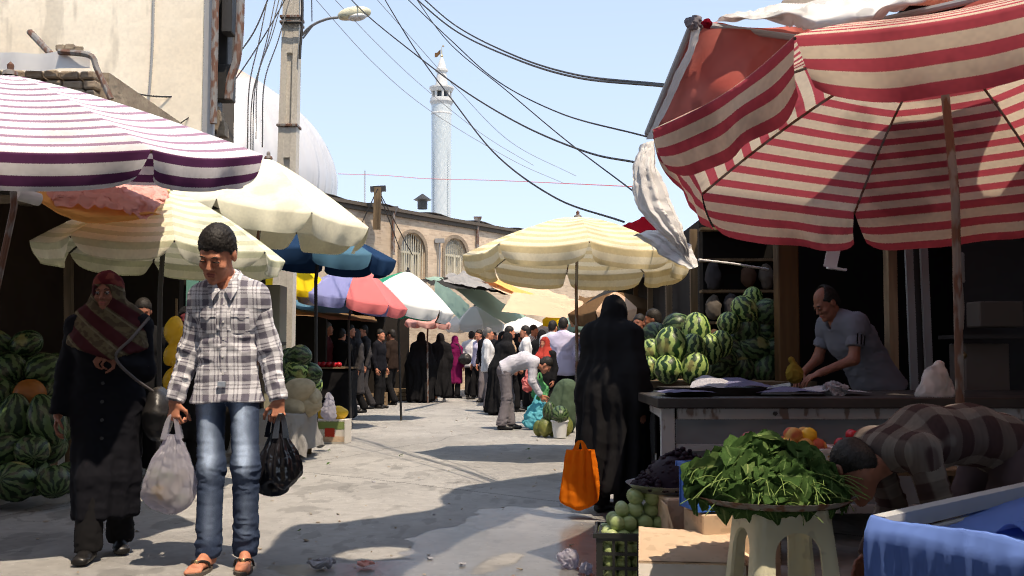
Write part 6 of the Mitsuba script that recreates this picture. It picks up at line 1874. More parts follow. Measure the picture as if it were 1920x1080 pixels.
def paper(label, c, sx, sy, rz, lift, mat, seed, tilt=0, group=None):
    m, _ = patch(lambda u, v: np.stack([(u - .5) * sx, (v - .5) * sy, lift * np.sin(np.pi * u) * (.4 + .6 * v) + .012 * (meshkit.noise(np.stack([u * 6, v * 6, u * 0 + seed], 1), seed) - .3) + tilt * v], 1), 14, 12)
    m.apply_transform(rotm([0, 0, 1], rz)); m.apply_translation(c)
    return solo('paper_sheet', m, mat, label, 'paper', group, smooth=True)


paper('white sheet at the left front corner of the counter top', (1.12, 6.85, .905), .30, .34, 10, .02, 'paper_blue', 1)
paper('folded newspaper standing in the counter tray', (1.30, 7.05, .925), .24, .22, -14, .03, 'paper', 2, .04)
paper('rolled newspaper on the tray, tilted up at the right', (1.52, 7.1, .93), .36, .24, 18, .03, 'paper_blue', 3, .03)
paper('bluish paper sheet lying right of the tray', (1.80, 7.0, .90), .42, .34, -6, .03, 'paper_blue', 4)
paper('wide pale paper sheet in front of the vendor', (2.10, 7.1, .90), .46, .36, 4, .03, 'paper', 5)
paper('small white paper bag sheet behind the tray', (1.42, 7.45, .93), .22, .2, 30, .03, 'paper', 6, .04)
m = trimesh.creation.icosphere(3, .06); m = trimesh.Trimesh(crumple(np.asarray(m.vertices) * [1.3, .8, .7], .035, 22, 6) + W(1562, 735, 6.95), m.faces, process=False)
solo('crumpled_tissue', m, 'paper', 'crumpled white tissue on the counter edge', 'tissue', smooth=25)
m = sd_mesh(lambda p: smax(smin(ell(p, (0, 0, .03), (.105, .085, .125)), rc(p, (.01, 0, .12), (.03, 0, .19), .04, .02), .06), -p[:, 2] - .01, .01), (-.17, -.15, -.05), (.17, .15, .25), .010)
m.apply_translation([X(1756, 6.75), 6.8, .886])
solo('white_sack', wrinkle(wrinkle(m, .018, (9, 9, 7), 2), .006, (26, 26, 18), 5), 'film_white', 'rounded white plastic sack standing on the counter', 'sack', smooth=True)
cloth('sack_yellow', (.30, .20, .035), .4)
m = sd_mesh(lambda p: smin(ell(p, (0, 0, 0), (.055, .05, .055)), rc(p, (0, 0, .03), (-.02, 0, .11), .022, .012), .04), (-.12, -.1, -.1), (.1, .1, .16), .009); m = wrinkle(m, .014, (24, 24, 18), 2); m.apply_translation(W(1490, 702, 7.6))
solo('yellow_bag', m, 'sack_yellow', 'limp yellow bag beside the vendor\'s hands', 'bag', smooth=True)
kn_ = thing('knife', 'long pale knife in the vendor\'s hand', 'knife')
a = vend['W'](vend['gripL'])
put(kn_, 'handle', beam(a + [.05, 0, 0], a + [-.06, 0, -.02], .022), 'metal_dark')
put(kn_, 'blade', beam(a + [-.06, 0, -.02], a + [-.24, .02, -.05], .004, .03), 'metal_silver')
sp = thing('hanging_plate', 'bent white sheet-metal plate hanging above the vendor', 'plate')
a, b = W(1569, 440, 8.0), W(1556, 502, 8.0)
put(sp, 'plate', beam(b, a, .10, .006, (0, 1, 0)), 'plastic_white')
put(sp, 'ledge', box(b + [.05, 0, -.008], (.14, .06, .016), rotm([0, 1, 0], 8)), 'plastic_white')
solo('light_rod', tube([W(1310, 487, 8.7), W(1372, 494, 8.9), W(1440, 505, 9.2)], .010, 8), 'plastic_white', 'thin white rod across the dark shop right of the cream umbrella', 'rod')
br = thing('paddle_brush', 'pale long-handled paddle hanging at the right side of the shop', 'brush')
put(br, 'paddle', box(W(1800, 502, 6.9), (.062, .018, .20), bevel=.008), M('paddle_grey', (.20, .19, .185), .6))
put(br, 'handle', tube([W(1801, 530, 6.9), W(1805, 580, 6.9), W(1803, 618, 6.9)], .014, 8), 'paddle_grey', smooth=True)
lt = trimesh.creation.icosphere(2, .03)
lt = trimesh.Trimesh(crumple(np.asarray(lt.vertices), .012, 40, 2) + W(1803, 668, 7.8), lt.faces, process=False)
solo('foil_scrap', lt, 'metal_gold', 'small glinting brass scrap on the brown cupboard at the right', 'scrap', smooth=True)

# ------------------------------------------------------------------ crates, boxes and the greens in the right foreground
def crate(key, c, sx, sy, sz, mat, rz=0, nh=3, nv=7, t=.012):
    R_ = rotm([0, 0, 1], rz)

    def pl(m):
        m.apply_transform(R_); m.apply_translation(c); return m
    for ax, s_ in (('x', -1), ('x', 1), ('y', -1), ('y', 1)):
        L = sx if ax == 'x' else sy
        P = Polygon([(-L / 2, 0), (L / 2, 0), (L / 2, sz), (-L / 2, sz)])
        cw, chh = (L - .05) / nv, (sz - .06) / nh
        for i in range(nv):
            for k in range(nh):
                xa, za = -L / 2 + .025 + cw * i + .007, .03 + chh * k + .008
                P = P.difference(sbox(xa, za, xa + cw - .014, za + chh - .016))
        m = trimesh.creation.extrude_polygon(P, t, engine='earcut')
        m.apply_transform(rotm([1, 0, 0], 90)); m.apply_translation([0, t / 2, 0])
        if ax == 'x': m.apply_translation([0, s_ * (sy / 2 - t / 2), 0])
        else: m.apply_transform(rotm([0, 0, 1], 90)); m.apply_translation([s_ * (sx / 2 - t * 1.5 - .0005), 0, 0]); m.vertices = np.asarray(m.vertices) * [1, (sy - 2 * t - .002) / sy, 1]
        put(key, 'side_panel', pl(m), mat)
    put(key, 'base', pl(box((0, 0, .012), (sx - 2 * t, sy - 2 * t, .01))), mat)
    put(key, 'rim', pl(join([box((0, s_ * (sy / 2 + .004), sz - .012), (sx + .03, .012, .022)) for s_ in (-1, 1)] + [box((s_ * (sx / 2 + .006), 0, sz - .012), (.012, sy - .01, .022)) for s_ in (-1, 1)])), mat)


ac = thing('apple_crate', 'black plastic crate heaped with pale green apples', 'crate')
acx, acy = .665, 5.45
crate(ac, (acx, acy, .004), .47, .36, .27, 'plastic_black', -6)
ag = np.random.RandomState(3)
for l, (nx, ny) in enumerate(((6, 4), (6, 4), (6, 4), (6, 4), (5, 3), (4, 2), (2, 2))):
    for i in range(nx):
        for k in range(ny):
            x = acx + (i - (nx - 1) / 2) * .072 + ag.uniform(-.008, .008); y = acy + (k - (ny - 1) / 2) * .076 + ag.uniform(-.008, .008)
            if l < 3 and 0 < i < nx - 1 and 0 < k < ny - 1: continue
            fruit('apple', (x, y, .06 + .062 * l), ag.uniform(.036, .041), 'apple_green', 'pale green apple heaped in the black crate', 'apple', 'green apples in the crate', OVAL)
tagp = box((acx - .02, acy - .20, .165), (.05, .006, .022))
put(ac, 'price_tag', tagp, 'plastic_red')

cbx = thing('cardboard_box', 'worn cardboard box with bent flaps in the sunlit foreground', 'box')
cc = np.array([.775, 4.72, 0.0]); R_ = rotm([0, 0, 1], -7)


def cbp(m):
    m.apply_transform(R_); m.apply_translation(cc); return m


sx, sy, sz, t = .44, .46, .285, .006
put(cbx, 'front', cbp(box((0, -sy / 2, sz / 2), (sx, t, sz))), 'cardboard')
put(cbx, 'back', cbp(box((0, sy / 2, sz / 2), (sx, t, sz))), 'cardboard')
put(cbx, 'side', cbp(box((-sx / 2 + t / 2, 0, sz / 2 - .001), (t, sy - t - .001, sz - .002))), 'cardboard')
put(cbx, 'side', cbp(box((sx / 2 - t / 2, 0, sz / 2 - .001), (t, sy - t - .001, sz - .002))), 'cardboard')
put(cbx, 'base', cbp(box((0, 0, .006), (sx - 2.5 * t, sy - 1.5 * t, t))), 'cardboard')


def flap(a, b, out, up, nu=30, torn=.006, seed=0):
    a, b = np.array(a, float), np.array(b, float)
    rg = np.random.RandomState(seed)
    e = rg.uniform(-torn, torn, nu)
    m, _ = patch(lambda u, v: a + (b - a) * u[:, None] + np.asarray(out) * (v * (1 + np.interp(u, np.linspace(0, 1, nu), e) * 6))[:, None] + np.array([0, 0, 1.0]) * (up * v + .012 * np.sin(3 * v + 2.2 * u) * v)[:, None], nu, 8)
    P = np.asarray(m.vertices); n = len(P); f = m.faces
    P2 = np.vstack([P, P - [0, 0, .004]])
    return cbp(trimesh.Trimesh(P2, np.vstack([f, f[:, ::-1] + n]), process=False))


put(cbx, 'flap', flap((-sx / 2, -sy / 2, sz + .004), (sx / 2, -sy / 2, sz + .004), (0, .43, 0), .072, seed=1, torn=.004), 'cardboard', smooth=30)
put(cbx, 'flap', flap((-sx / 2, -sy / 2, sz - .001), (sx / 2, -sy / 2, sz - .001), (0, -.05, 0), -.10, seed=2), 'cardboard_white', smooth=30)
put(cbx, 'flap', flap((sx / 2, -sy / 2 + .01, sz - .006), (sx / 2, sy / 2 - .01, sz - .006), (.10, 0, 0), -.05, seed=4), 'cardboard', smooth=30)
put(cbx, 'packing_tape', cbp(box((0, -sy / 2 - .004, sz - .05), (.06, .002, .09))), 'cardboard_white')

# stool, tray and heap of greens
sc = np.array([1.065, 4.27, 0.0]); SZ = .56
stl = thing('plastic_stool', 'cream plastic stool with arched side openings', 'stool')


def stool_mesh():
    import manifold3d as m3
    def frus(w0, w1, z0, z1, rr=.04):
        pts = []
        for w, z in ((w0, z0), (w1, z1)):
            for q in range(4):
                for a in np.linspace(0, np.pi / 2, 5):
                    a_ = a + q * np.pi / 2
                    cx_ = (w - rr) * (1 if q in (0, 3) else -1); cy_ = (w - rr) * (1 if q in (0, 1) else -1)
                    pts.append((cx_ + rr * math.cos(a_), cy_ + rr * math.sin(a_), z))
        return m3.Manifold.hull_points(np.array(pts))
    o = frus(.205, .150, 0, SZ) - frus(.192, .138, -.01, SZ - .018)
    arch = [(-.105, -.02), (.105, -.02), (.098, .24)] + [(.092 * math.cos(a), .385 + .085 * math.sin(a)) for a in np.linspace(0, np.pi, 16)] + [(-.098, .24)]
    c = m3.CrossSection([np.array(arch)]).extrude(1.0).rotate([90, 0, 0]).translate([0, .5, 0])
    o = o - c - c.rotate([0, 0, 90])
    lip = frus(.158, .156, SZ - .03, SZ - .004, .045) - frus(.148, .148, SZ - .05, SZ - .0145)
    return o + lip


sm_ = stool_mesh().to_mesh()
sm_ = trimesh.Trimesh(sm_.vert_properties[:, :3], sm_.tri_verts, process=False)
sm_.apply_transform(rotm([0, 0, 1], 8)); sm_.apply_translation(sc)
put(stl, 'seat_and_legs', sm_, 'plastic_cream', smooth=28)
tl = lathe([(0.01, .004), (.27, .004), (.315, .026), (.32, .026), (.28, -.003), (.01, -.003)], 40, sc + [-.02, .03, SZ + .006])
solo('round_tray', tl, 'metal_rusty', 'round dark metal tray on the cream stool under the greens', 'tray', smooth=40)
gr = thing('heap_of_greens', 'big heap of dark leafy greens on the stool in the foreground', 'vegetables')


def leaf_mesh(k, nu=13, nv=7):
    rg = np.random.RandomState(40 + k)
    L, w = 1.0, rg.uniform(.26, .36)
    cu, sd_ = rg.uniform(.25, .8), rg.uniform(.2, .6)
    ph = rg.uniform(0, 6)

    def fn(u, v):
        s_ = v * 2 - 1
        wd_ = w * np.sin(np.pi * np.clip(u * .97 + .03, 0, 1) ** .75) ** .8 * (1 + .10 * np.sin(19 * u + ph)) + .012
        x = s_ * wd_
        zz = -cu * u ** 2 * .5 + sd_ * np.abs(s_) * wd_ * .9 + .05 * np.sin(8 * u + 3 * s_ + ph)
        return np.stack([x, u * L, zz], 1)
    m, uv = patch(fn, nu, nv)
    LVM.append((np.asarray(m.vertices), np.asarray(m.faces), uv))
    return mikit.ply(m, smooth=True, uv=uv)


LVM = []
LV = [leaf_mesh(k) for k in range(7)]
lg = np.random.RandomState(9)
hc0 = sc + [-.05, .05, SZ + .01]
RX, RY, RZ = .325, .27, .25


def frame_tw(o, ydir, zdir, s):
    y = unit(ydir); z = unit(np.asarray(zdir) - y * (np.asarray(zdir) @ y)); x = np.cross(y, z)
    m = np.eye(4); m[:3, 0], m[:3, 1], m[:3, 2], m[:3, 3] = x * s, y * s, z * s, o
    return T(m.tolist())


rest = []
for i in range(820):
    big = i < 295
    a = lg.uniform(0, 2 * np.pi); e = math.asin(lg.uniform(0, 1) ** 1.1)
    if math.sin(a) > .35 and i % 2: a = -a
    n_ = np.array([math.cos(a) * math.cos(e), math.sin(a) * math.cos(e), math.sin(e)])
    k = lg.uniform(.74, 1.0) if big else lg.uniform(.66, .99)
    o = hc0 + n_ * [RX, RY, RZ] * k * (1 + .18 * (meshkit.noise(n_[None] * 2.2, 4)[0] - .5))
    out = unit(n_ * [1 / RX, 1 / RY, 1 / RZ])
    tan = np.cross(out, [0, 0, 1]); tan = unit(tan) if np.linalg.norm(tan) > .05 else np.array([1.0, 0, 0])
    dn = unit(np.cross(tan, out)); dn = dn if dn[2] < 0 else -dn
    g = lg.normal(0, .9)
    yd = unit(dn * math.cos(g) + tan * math.sin(g) + out * lg.uniform(.0, .6))
    s_ = lg.uniform(.085, .150) if big else lg.uniform(.05, .10)
    tw = frame_tw(o - yd * s_ * .5, yd, out + .5 * lg.normal(0, 1, 3), s_)
    if big:
        put(gr, 'leaf', LV[lg.randint(7)], 'leaf_pale' if i % 4 == 0 else 'leaf', tw=tw)
    else:
        v_, f_, u_ = LVM[lg.randint(7)]
        mt_ = np.array(tw.matrix, float)
        rest.append((v_ @ mt_[:3, :3].T + mt_[:3, 3], f_, u_))
nv_ = np.cumsum([0] + [len(r[0]) for r in rest])
put(gr, 'small_leaves', (np.vstack([r[0] for r in rest]), np.vstack([r[1] + o_ for r, o_ in zip(rest, nv_)])), 'leaf', smooth=True, uv=np.vstack([r[2] for r in rest]), kind='stuff')
sm2 = []
for i in range(60):
    a = lg.uniform(-2.9, -.2)
    o = hc0 + [math.cos(a) * RX * lg.uniform(.85, 1.0), math.sin(a) * RY * lg.uniform(.85, 1.0), lg.uniform(.0, .12)]
    d_ = np.array([math.cos(a) + lg.normal(0, .7), math.sin(a), lg.uniform(-.9, .3)])
    sm2.append(tube(curve([o - d_ * .03, o + d_ * .02 + [0, 0, .006], o + d_ * .06 + [0, 0, -.012]], 6), .0018, 5, False))
put(gr, 'stalks', join(sm2), M('stalk_green', lin(116, 140, 72), .6), smooth=True, kind='stuff')
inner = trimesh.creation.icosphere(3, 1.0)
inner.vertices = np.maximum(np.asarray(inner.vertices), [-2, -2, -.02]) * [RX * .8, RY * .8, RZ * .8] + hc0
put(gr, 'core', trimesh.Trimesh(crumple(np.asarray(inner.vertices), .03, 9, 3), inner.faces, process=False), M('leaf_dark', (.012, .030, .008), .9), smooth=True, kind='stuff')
# purple herbs on a metal tray, on its box; blue crate between
bs = thing('carton', 'brown carton under the tray of purple herbs', 'box')
put(bs, 'body', box((.93, 5.42, .225), (.40, .40, .45), rotm([0, 0, 1], 6), bevel=.006), 'cardboard')
put(bs, 'flap', box((.76, 5.20, .34), (.004, .22, .20), rotm([0, 1, 0], -16)), 'cardboard')
hx = np.array([.83, 5.50, .462])
solo('herb_tray', lathe([(0.01, .0), (.19, .0), (.245, .035), (.25, .035), (.20, -.006), (.01, -.006)], 36, hx), 'metal_silver', 'shallow metal tray carrying the purple herbs', 'tray', smooth=40)
pm = []
for i in range(520):
    a = lg.uniform(0, 2 * np.pi); r = math.sqrt(lg.uniform(0, 1)); h = .20 * (1 - r ** 1.6)
    o = hx + [.22 * r * math.cos(a) + .05 * (1 - r), .22 * r * math.sin(a), .015 + h * lg.uniform(.6, 1)]
    b = trimesh.creation.icosphere(1, lg.uniform(.010, .017)); b.apply_scale([1, 1, .8]); b.apply_translation(o); pm.append(b)
core = trimesh.creation.icosphere(2, 1.0); core.vertices = np.maximum(np.asarray(core.vertices), [-2, -2, 0]) * [.20, .20, .17] + hx + [.03, 0, .008]
solo('purple_herbs', join(pm + [core]), 'fruit_purple', 'heap of very dark purple herbs on the metal tray left of the greens', 'herbs', kind='stuff', smooth=True)
bc = thing('blue_crate', 'small blue plastic mesh crate wedged behind the greens', 'crate')
crate(bc, (.935, 4.98, .44), .26, .22, .21, 'plastic_blue', 12, 5, 7, .006)
bs2 = thing('carton', 'low brown carton under the small blue crate', 'box')
put(bs2, 'body', box((.98, 4.99, .215), (.30, .26, .43), rotm([0, 0, 1], 10), bevel=.006), 'cardboard')

# crates of peaches and red plums in front of the counter
rk = thing('display_rack', 'rough wooden rack in front of the counter holding fruit crates', 'rack')
put(rk, 'board', box((1.95, 6.12, .50), (1.15, .46, .03)), 'wood_old')
for x in (1.45, 2.45):
    put(rk, 'support', box((x, 6.12, .2425), (.05, .40, .485)), 'wood_old')
for nm, lab, cx_, mat, cat, cl, n0 in (('fruit_crate', 'white crate of orange and yellow peaches before the counter', 1.64, 'peach_skin', 'peach', 'ripe orange peach in the white crate', 1), ('fruit_crate', 'white crate of red plums beside the peaches', 1.97, 'fruit_red', 'plum', 'bright red plum in the crate beside the peaches', 2)):
    k = thing(nm, lab, 'crate', None)
    crate(k, (cx_, 6.10, .517), .31, .32, .11, 'plastic_white', 0, 2, 8, .006)
    for l in range(3):
        for i in range(4 - l):
            for q in range(4 - l):
                r = .046 if mat == 'peach_skin' else .036
                if mat != 'peach_skin' and l == 2: r = .034
                fruit(cat, (cx_ + (i - (3 - l) / 2) * .078 + ag.uniform(-.01, .01), 6.10 + (q - (3 - l) / 2) * .078, .575 + .058 * l), r + ag.uniform(-.003, .004), mat if not (mat == 'peach_skin' and ag.rand() < .3) else 'melon_yellow', cl, cat, cat + ('es' if cat == 'peach' else 's') + ' in a crate', OVAL)
fruit('tomato', W(1404, 822, 5.6), .036, 'fruit_red', 'single red tomato showing above the heap of greens', 'tomato', None, OVAL)
bx3 = thing('carton', 'tall dusty carton standing behind the heap of greens', 'box')
put(bx3, 'body', box((W(1404, 822, 5.6)[0], 5.62, .33), (.26, .26, .655), bevel=.006), 'cardboard')

# the box lined with blue plastic, bottom right corner
bb = thing('lined_box', 'big box lined with bright blue plastic sheet, bottom right corner', 'box')
L0 = np.array([1.09, 3.22, 0]); e1 = np.array([.95, .90, 0]); e2 = np.array([.52, -.86, 0]); zt = .645
for a, b in ((L0, L0 + e1), (L0, L0 + e2), (L0 + e1, L0 + e1 + e2), (L0 + e2, L0 + e1 + e2)):
    d_ = unit(b - a)
    put(bb, 'wall', beam(a + d_ * .02 + [0, 0, zt / 2], b - d_ * .02 + [0, 0, zt / 2], .035, zt, (0, 0, 1)) if False else box(((a + b) / 2)[:3] + [0, 0, zt / 2 - .02], (np.linalg.norm(b - a) - .04, .035, zt - .05), rotm([0, 0, 1], math.degrees(math.atan2(d_[1], d_[0])))), M('foam_grey', (.36, .37, .38), .8) if 'foam_grey' not in scene else 'foam_grey')


def liner():
    def fn(u, v):
        # from outside-left hem, over the left rim, across the box and up the far wall
        t = v
        pos = np.zeros((len(u), 3))
        a = np.interp(t, [0, .30, .36, .44, .86, 1], [-.045, -.035, .0, .06, .86, .93])
        z = np.interp(t, [0, .30, .36, .44, .86, 1], [.02, zt - .03, zt + .018, zt - .07, zt - .03, zt + .012])
        w = u * 1.06 - .03
        pos = L0 + a[:, None] * e1 + w[:, None] * e2 + np.stack([0 * z, 0 * z, z], 1)
        flu = np.where(t < .33, .0035 * np.sin(u * 120 + 2 * np.sin(u * 9)) * (1 - t / .5), .006 * np.sin(u * 14 + t * 9))
        n_ = unit(np.array([-e2[1] * -1, e2[0] * -1, 0]))
        return pos + flu[:, None] * np.where((t < .33)[:, None], unit(-e1), [0, 0, 1.0])
    m, _ = patch(fn, 150, 70)
    return trimesh.Trimesh(crumple(crumple(np.asarray(m.vertices), .007, 3.5, 8), .003, 14, 9), m.faces, process=False)


put(bb, 'rim', beam(L0 + e1 * 1.0 + [0, 0, zt - .01], L0 + e1 + e2 + [0, 0, zt - .01], .05, .03), 'foam_grey')
put(bb, 'rim', beam(L0 + e1 * .04 + unit(e2) * -.03 + [0, 0, zt - .012], L0 + e1 + unit(e2) * -.03 + [0, 0, zt - .008], .05, .05), 'foam_grey')
put(bb, 'liner', liner(), 'film_blue', smooth=True)
cr_, _ = patch(lambda u, v: L0 + (.30 + .62 * u[:, None]) * e1 + (.18 + .16 * v[:, None] + .1 * u[:, None]) * e2 + np.stack([0 * u, 0 * u, zt - .075 + .05 * np.sin(np.pi * v) + .03 * u], 1), 40, 10)
put(bb, 'liner_fold', trimesh.Trimesh(crumple(np.asarray(cr_.vertices), .018, 7, 3), cr_.faces, process=False), 'film_blue', smooth=True)

# ------------------------------------------------------------------ carried bags
def bag(label, grip, w, h, depth, mat, seed, rz=0, lean=(0, 0), cat='plastic bag', neck=.10, full=.74, name='plastic_bag', pl=9, amp=.02, top=.26):
    key = thing(name, label, cat)
    rg = np.random.RandomState(seed)
    ph = rg.uniform(0, 6.28, 6)
    nt_, na = 54, 80
    t = np.linspace(0, 1, nt_)[:, None]; g = (np.arange(na) / na * 2 * np.pi)[None]
    pr = (top + (1 - top) * np.sin(np.clip(t / full, 0, 1) * np.pi / 2) ** 1.1)
    pr = np.where(t > full, pr * np.sqrt(np.clip(1 - np.clip((t - full) / (1 - full), 0, 1) ** 2.4, 0, 1)), pr)
    pleat = (np.abs(np.sin(g * pl / 2 + ph[0] + .8 * np.sin(g + ph[1]))) - .5) * (.34 * (1 - t) ** 1.2 + .05) + .06 * np.sin(3 * g + ph[2] + 4 * t) + .05 * np.sin(2 * g + ph[3]) * t
    r = pr * (1 + pleat)
    bulge = .10 * np.sin(g * 2 + ph[4]) * t
    x = w / 2 * r * np.cos(g); y = depth / 2 * r * np.sin(g); z = -neck - (h - neck) * t * (1 + bulge * .3) - .03 * np.cos(g * 2 + ph[5]) * t
    P = np.stack([x + lean[0] * t, y + lean[1] * t, z + 0 * g], -1).reshape(-1, 3)
    P = crumple(P, amp, 9.0, seed)
    i, j = np.meshgrid(np.arange(nt_ - 1), np.arange(na), indexing='ij'); i, j = i.ravel(), j.ravel(); k = (j + 1) % na
    q = np.stack([i * na + j, i * na + k, (i + 1) * na + k, (i + 1) * na + j], 1)
    m = trimesh.Trimesh(P, np.vstack([q[:, [0, 2, 1]], q[:, [0, 3, 2]]]), process=False)
    m.apply_transform(rotm([0, 0, 1], rz)); m.apply_translation(grip)
    put(key, 'sack', m, mat, smooth=True)
    R_ = rotm([0, 0, 1], rz)[:3, :3]
    for s_ in (-1, 1):
        def fn(u, v):
            a = (u - .5) * 2
            px_ = a * w * .13 * (1 + .1 * np.abs(a)); pz = -neck - .02 + (neck + .035) * (1 - np.abs(a) ** 2.2)
            wd_ = .012 + .022 * np.abs(a)
            return np.stack([px_ + (v - .5) * wd_, s_ * (.012 + .02 * np.abs(a)) + 0 * v, pz + .004 * np.sin(9 * v)], 1)
        hm_, _ = patch(fn, 26, 4)
        hm_.vertices = np.asarray(hm_.vertices) @ R_.T + grip
        put(key, 'handle', hm_, mat, smooth=True)
    return key


gL, gR = man['W'](man['gripL']), man['W'](man['gripR'])
bag('translucent white plastic bag of vegetables in the young man\'s right hand', gL + [-.02, -.02, .0], .285, .50, .20, 'bag_clear', 4, 10, (-.02, 0), pl=13, amp=.009, top=.20, full=.80)
vg = np.random.RandomState(4)
for k in range(11):
    fruit('vegetable', gL + [-.03 + vg.uniform(-.075, .075), -.02 + vg.uniform(-.035, .035), -.30 - .15 * vg.rand()], vg.uniform(.028, .038), ('melon_striped', 'melon_beige', 'melon_yellow', 'melon_beige')[k % 4], 'small squash seen through the translucent white bag', 'vegetable', 'vegetables in the white bag', LONG, rndrot())
bag('shiny black plastic bag in the young man\'s left hand, on the outside', gR + [.03, -.04, .0], .20, .37, .17, 'bag_black', 7, 15, (.03, 0), pl=11, amp=.006, top=.22, full=.82)
bag('second black plastic bag hanging behind the shiny one', gR + [-.02, .04, .0], .20, .42, .16, 'bag_black', 12, -20, (-.03, .02), pl=9, amp=.006, top=.22, full=.82)
gc = ch['W'](ch['wrL'])
og = W(1088, 838, 7.55)
bag('orange plastic carrier bag held by the woman in black chador', og + [0, 0, .03], .26, .46, .16, 'bag_orange', 15, 5, (-.015, 0), neck=.05, full=.88, pl=9, amp=.005, top=.66)
st_l = stoop['W'](stoop['gripL']) * .5 + stoop['W'](stoop['gripR']) * .5
bag('white and turquoise plastic bag the stooping man is filling', st_l + [-.10, 0, .08], .42, .52, .34, 'bag_cyan', 18, 0, (-.02, 0), pl=8, amp=.03)
bag('pink and green plastic bag beside the crouching woman', W(1012, 700, 16.6), .26, .40, .2, 'bag_green', 19, 0, pl=7, amp=.03)
bag('pink plastic bag hanging in front of the stooping man', W(990, 690, 16.9), .22, .36, .2, 'bag_pink', 20, 0, pl=7, amp=.03)

# ------------------------------------------------------------------ stall goods in the middle distance, left
TX, TY = -2.62, 11.9
tb = thing('draped_table', 'low table under a grey plastic drape left of the lane', 'table')


def drape():
    hx_, hy, zt_ = .36, .62, .50
    def fn(u, v):
        a = u * 2 * np.pi
        cx_, cy_ = np.sign(np.cos(a)) * np.abs(np.cos(a)) ** .35, np.sign(np.sin(a)) * np.abs(np.sin(a)) ** .35
        r = np.clip(v / .45, 0, 1)
        dn = np.clip((v - .45) / .55, 0, 1)
        fl = 1 + dn * (.12 + .10 * np.sin(a * 11 + 2 * np.sin(3 * a)))
        z = zt_ - dn * (zt_ - .05 - .07 * np.sin(a * 3 + 1) ** 2)
        return np.stack([TX + hx_ * cx_ * r * fl, TY + hy * cy_ * r * fl, z], 1)
    m, _ = patch(fn, 160, 30)
    return trimesh.Trimesh(crumple(np.asarray(m.vertices), .03, 3.5, 4), m.faces, process=False)


put(tb, 'drape', drape(), 'film_grey', smooth=True)
for x in (-.28, .28):
    for y in (-.5, .5):
        put(tb, 'leg', box((TX + x, TY + y, .235), (.05, .05, .47)), 'wood_old')
for k, (px, py, r) in enumerate(((558, 733, .14), (570, 758, .15), (545, 760, .14), (585, 745, .11))):
    fruit('gourd', W(px, py, 11.7 + .1 * (k % 2)), r, 'melon_beige', 'beige netted gourd heaped at the edge of the grey drape', 'gourd', 'beige gourds on the draped table', LONG, T().rotate([0, 1, 0], float(70 + 20 * k)) @ T().rotate([1, 0, 0], 20.0 * k))
for k, (px, py, r) in enumerate(((556, 694, .135), (580, 700, .13), (540, 676, .13), (562, 668, .13), (533, 700, .135), (586, 722, .12), (548, 716, .13))):
    fruit('watermelon', W(px, py, 12.2 + .12 * (k % 3)), r, 'melon_striped' if k in (0, 5) else 'melon_dark', 'watermelon heaped behind the beige gourds' if k else 'brightly striped watermelon on the heap behind the beige gourds', 'watermelon', None if k == 0 else 'watermelons behind the gourds')
bx = thing('fruit_box', 'printed green and red fruit carton with yellow melons on top', 'box')
fc = np.array([X(626, 13.9), 13.95, 0])
R2 = rotm([0, 0, 1], -8)


def fb(m): m.apply_transform(R2); m.apply_translation(fc); return m


put(bx, 'body', fb(box((0, 0, .155), (.40, .30, .31), bevel=.004)), 'cardboard_white')
put(bx, 'print_band', fb(box((0, -.152, .235), (.385, .004, .10))), 'print_green')
put(bx, 'print_band', fb(box((0, -.152, .06), (.385, .004, .07))), 'cardboard')
put(bx, 'print_badge', fb(box((.0, -.156, .145), (.13, .004, .11))), 'print_red')
for k, (dx, dz, lab) in enumerate(((.05, .38, 'big yellow melon lying on the printed carton'), (-.10, .37, 'yellow melon at the left on the printed carton'))):
    fruit('melon', fc + [dx, -.02 + .12 * k, dz], .10, 'melon_yellow', lab, 'melon', None, LONG, T().rotate([0, 1, 0], 82.0 + 10 * k))
bag('clear knotted plastic bag hanging above the printed carton', W(616, 738, 12.6), .17, .30, .15, 'bag_clear', 25, 0, pl=7, amp=.02, neck=.03)
dk = thing('dark_stall', 'stall table under a dark cloth behind the thin pole', 'market stall')
dcx = X(630, 18.6)
m = box((dcx, 18.6, .45), (.62, .9, .86), bevel=.03)
put(dk, 'cloth', trimesh.Trimesh(crumple(np.asarray(m.subdivide().subdivide().subdivide().vertices), .03, 3, 2), m.subdivide().subdivide().subdivide().faces, process=False), 'wear_black', smooth=30)
put(dk, 'top', box((dcx, 18.6, .915), (.68, .95, .03)), 'wood_old')
for k in range(9):
    fruit('tomato', (dcx - .25 + .09 * (k % 5), 18.3 + .12 * (k // 5), .97), .05, 'fruit_red', 'red tomato on the dark stall under the blue umbrella', 'tomato', 'tomatoes on the dark stall', OVAL)
for k, (px, py, y) in enumerate(((705, 745, 23.6), (705, 722, 23.7), (722, 746, 24.6), (690, 746, 24.4), (745, 742, 26.5))):
    c = W(px, py, y)
    kk = thing('wooden_crate', 'grey slatted wooden crate stacked in the shaded left row', 'crate', 'crates in the shaded left row')
    z0_ = max(.16, round(c[2] / .31) * .31 + .16) if k == 1 else .16
    for q in range(3):
        put(kk, 'slat', box((c[0], y - .2, z0_ - .10 + .10 * q), (.5, .02, .08)), 'wood_pale')
    put(kk, 'body', box((c[0], y, z0_), (.48, .36, .29)), 'wood_old')
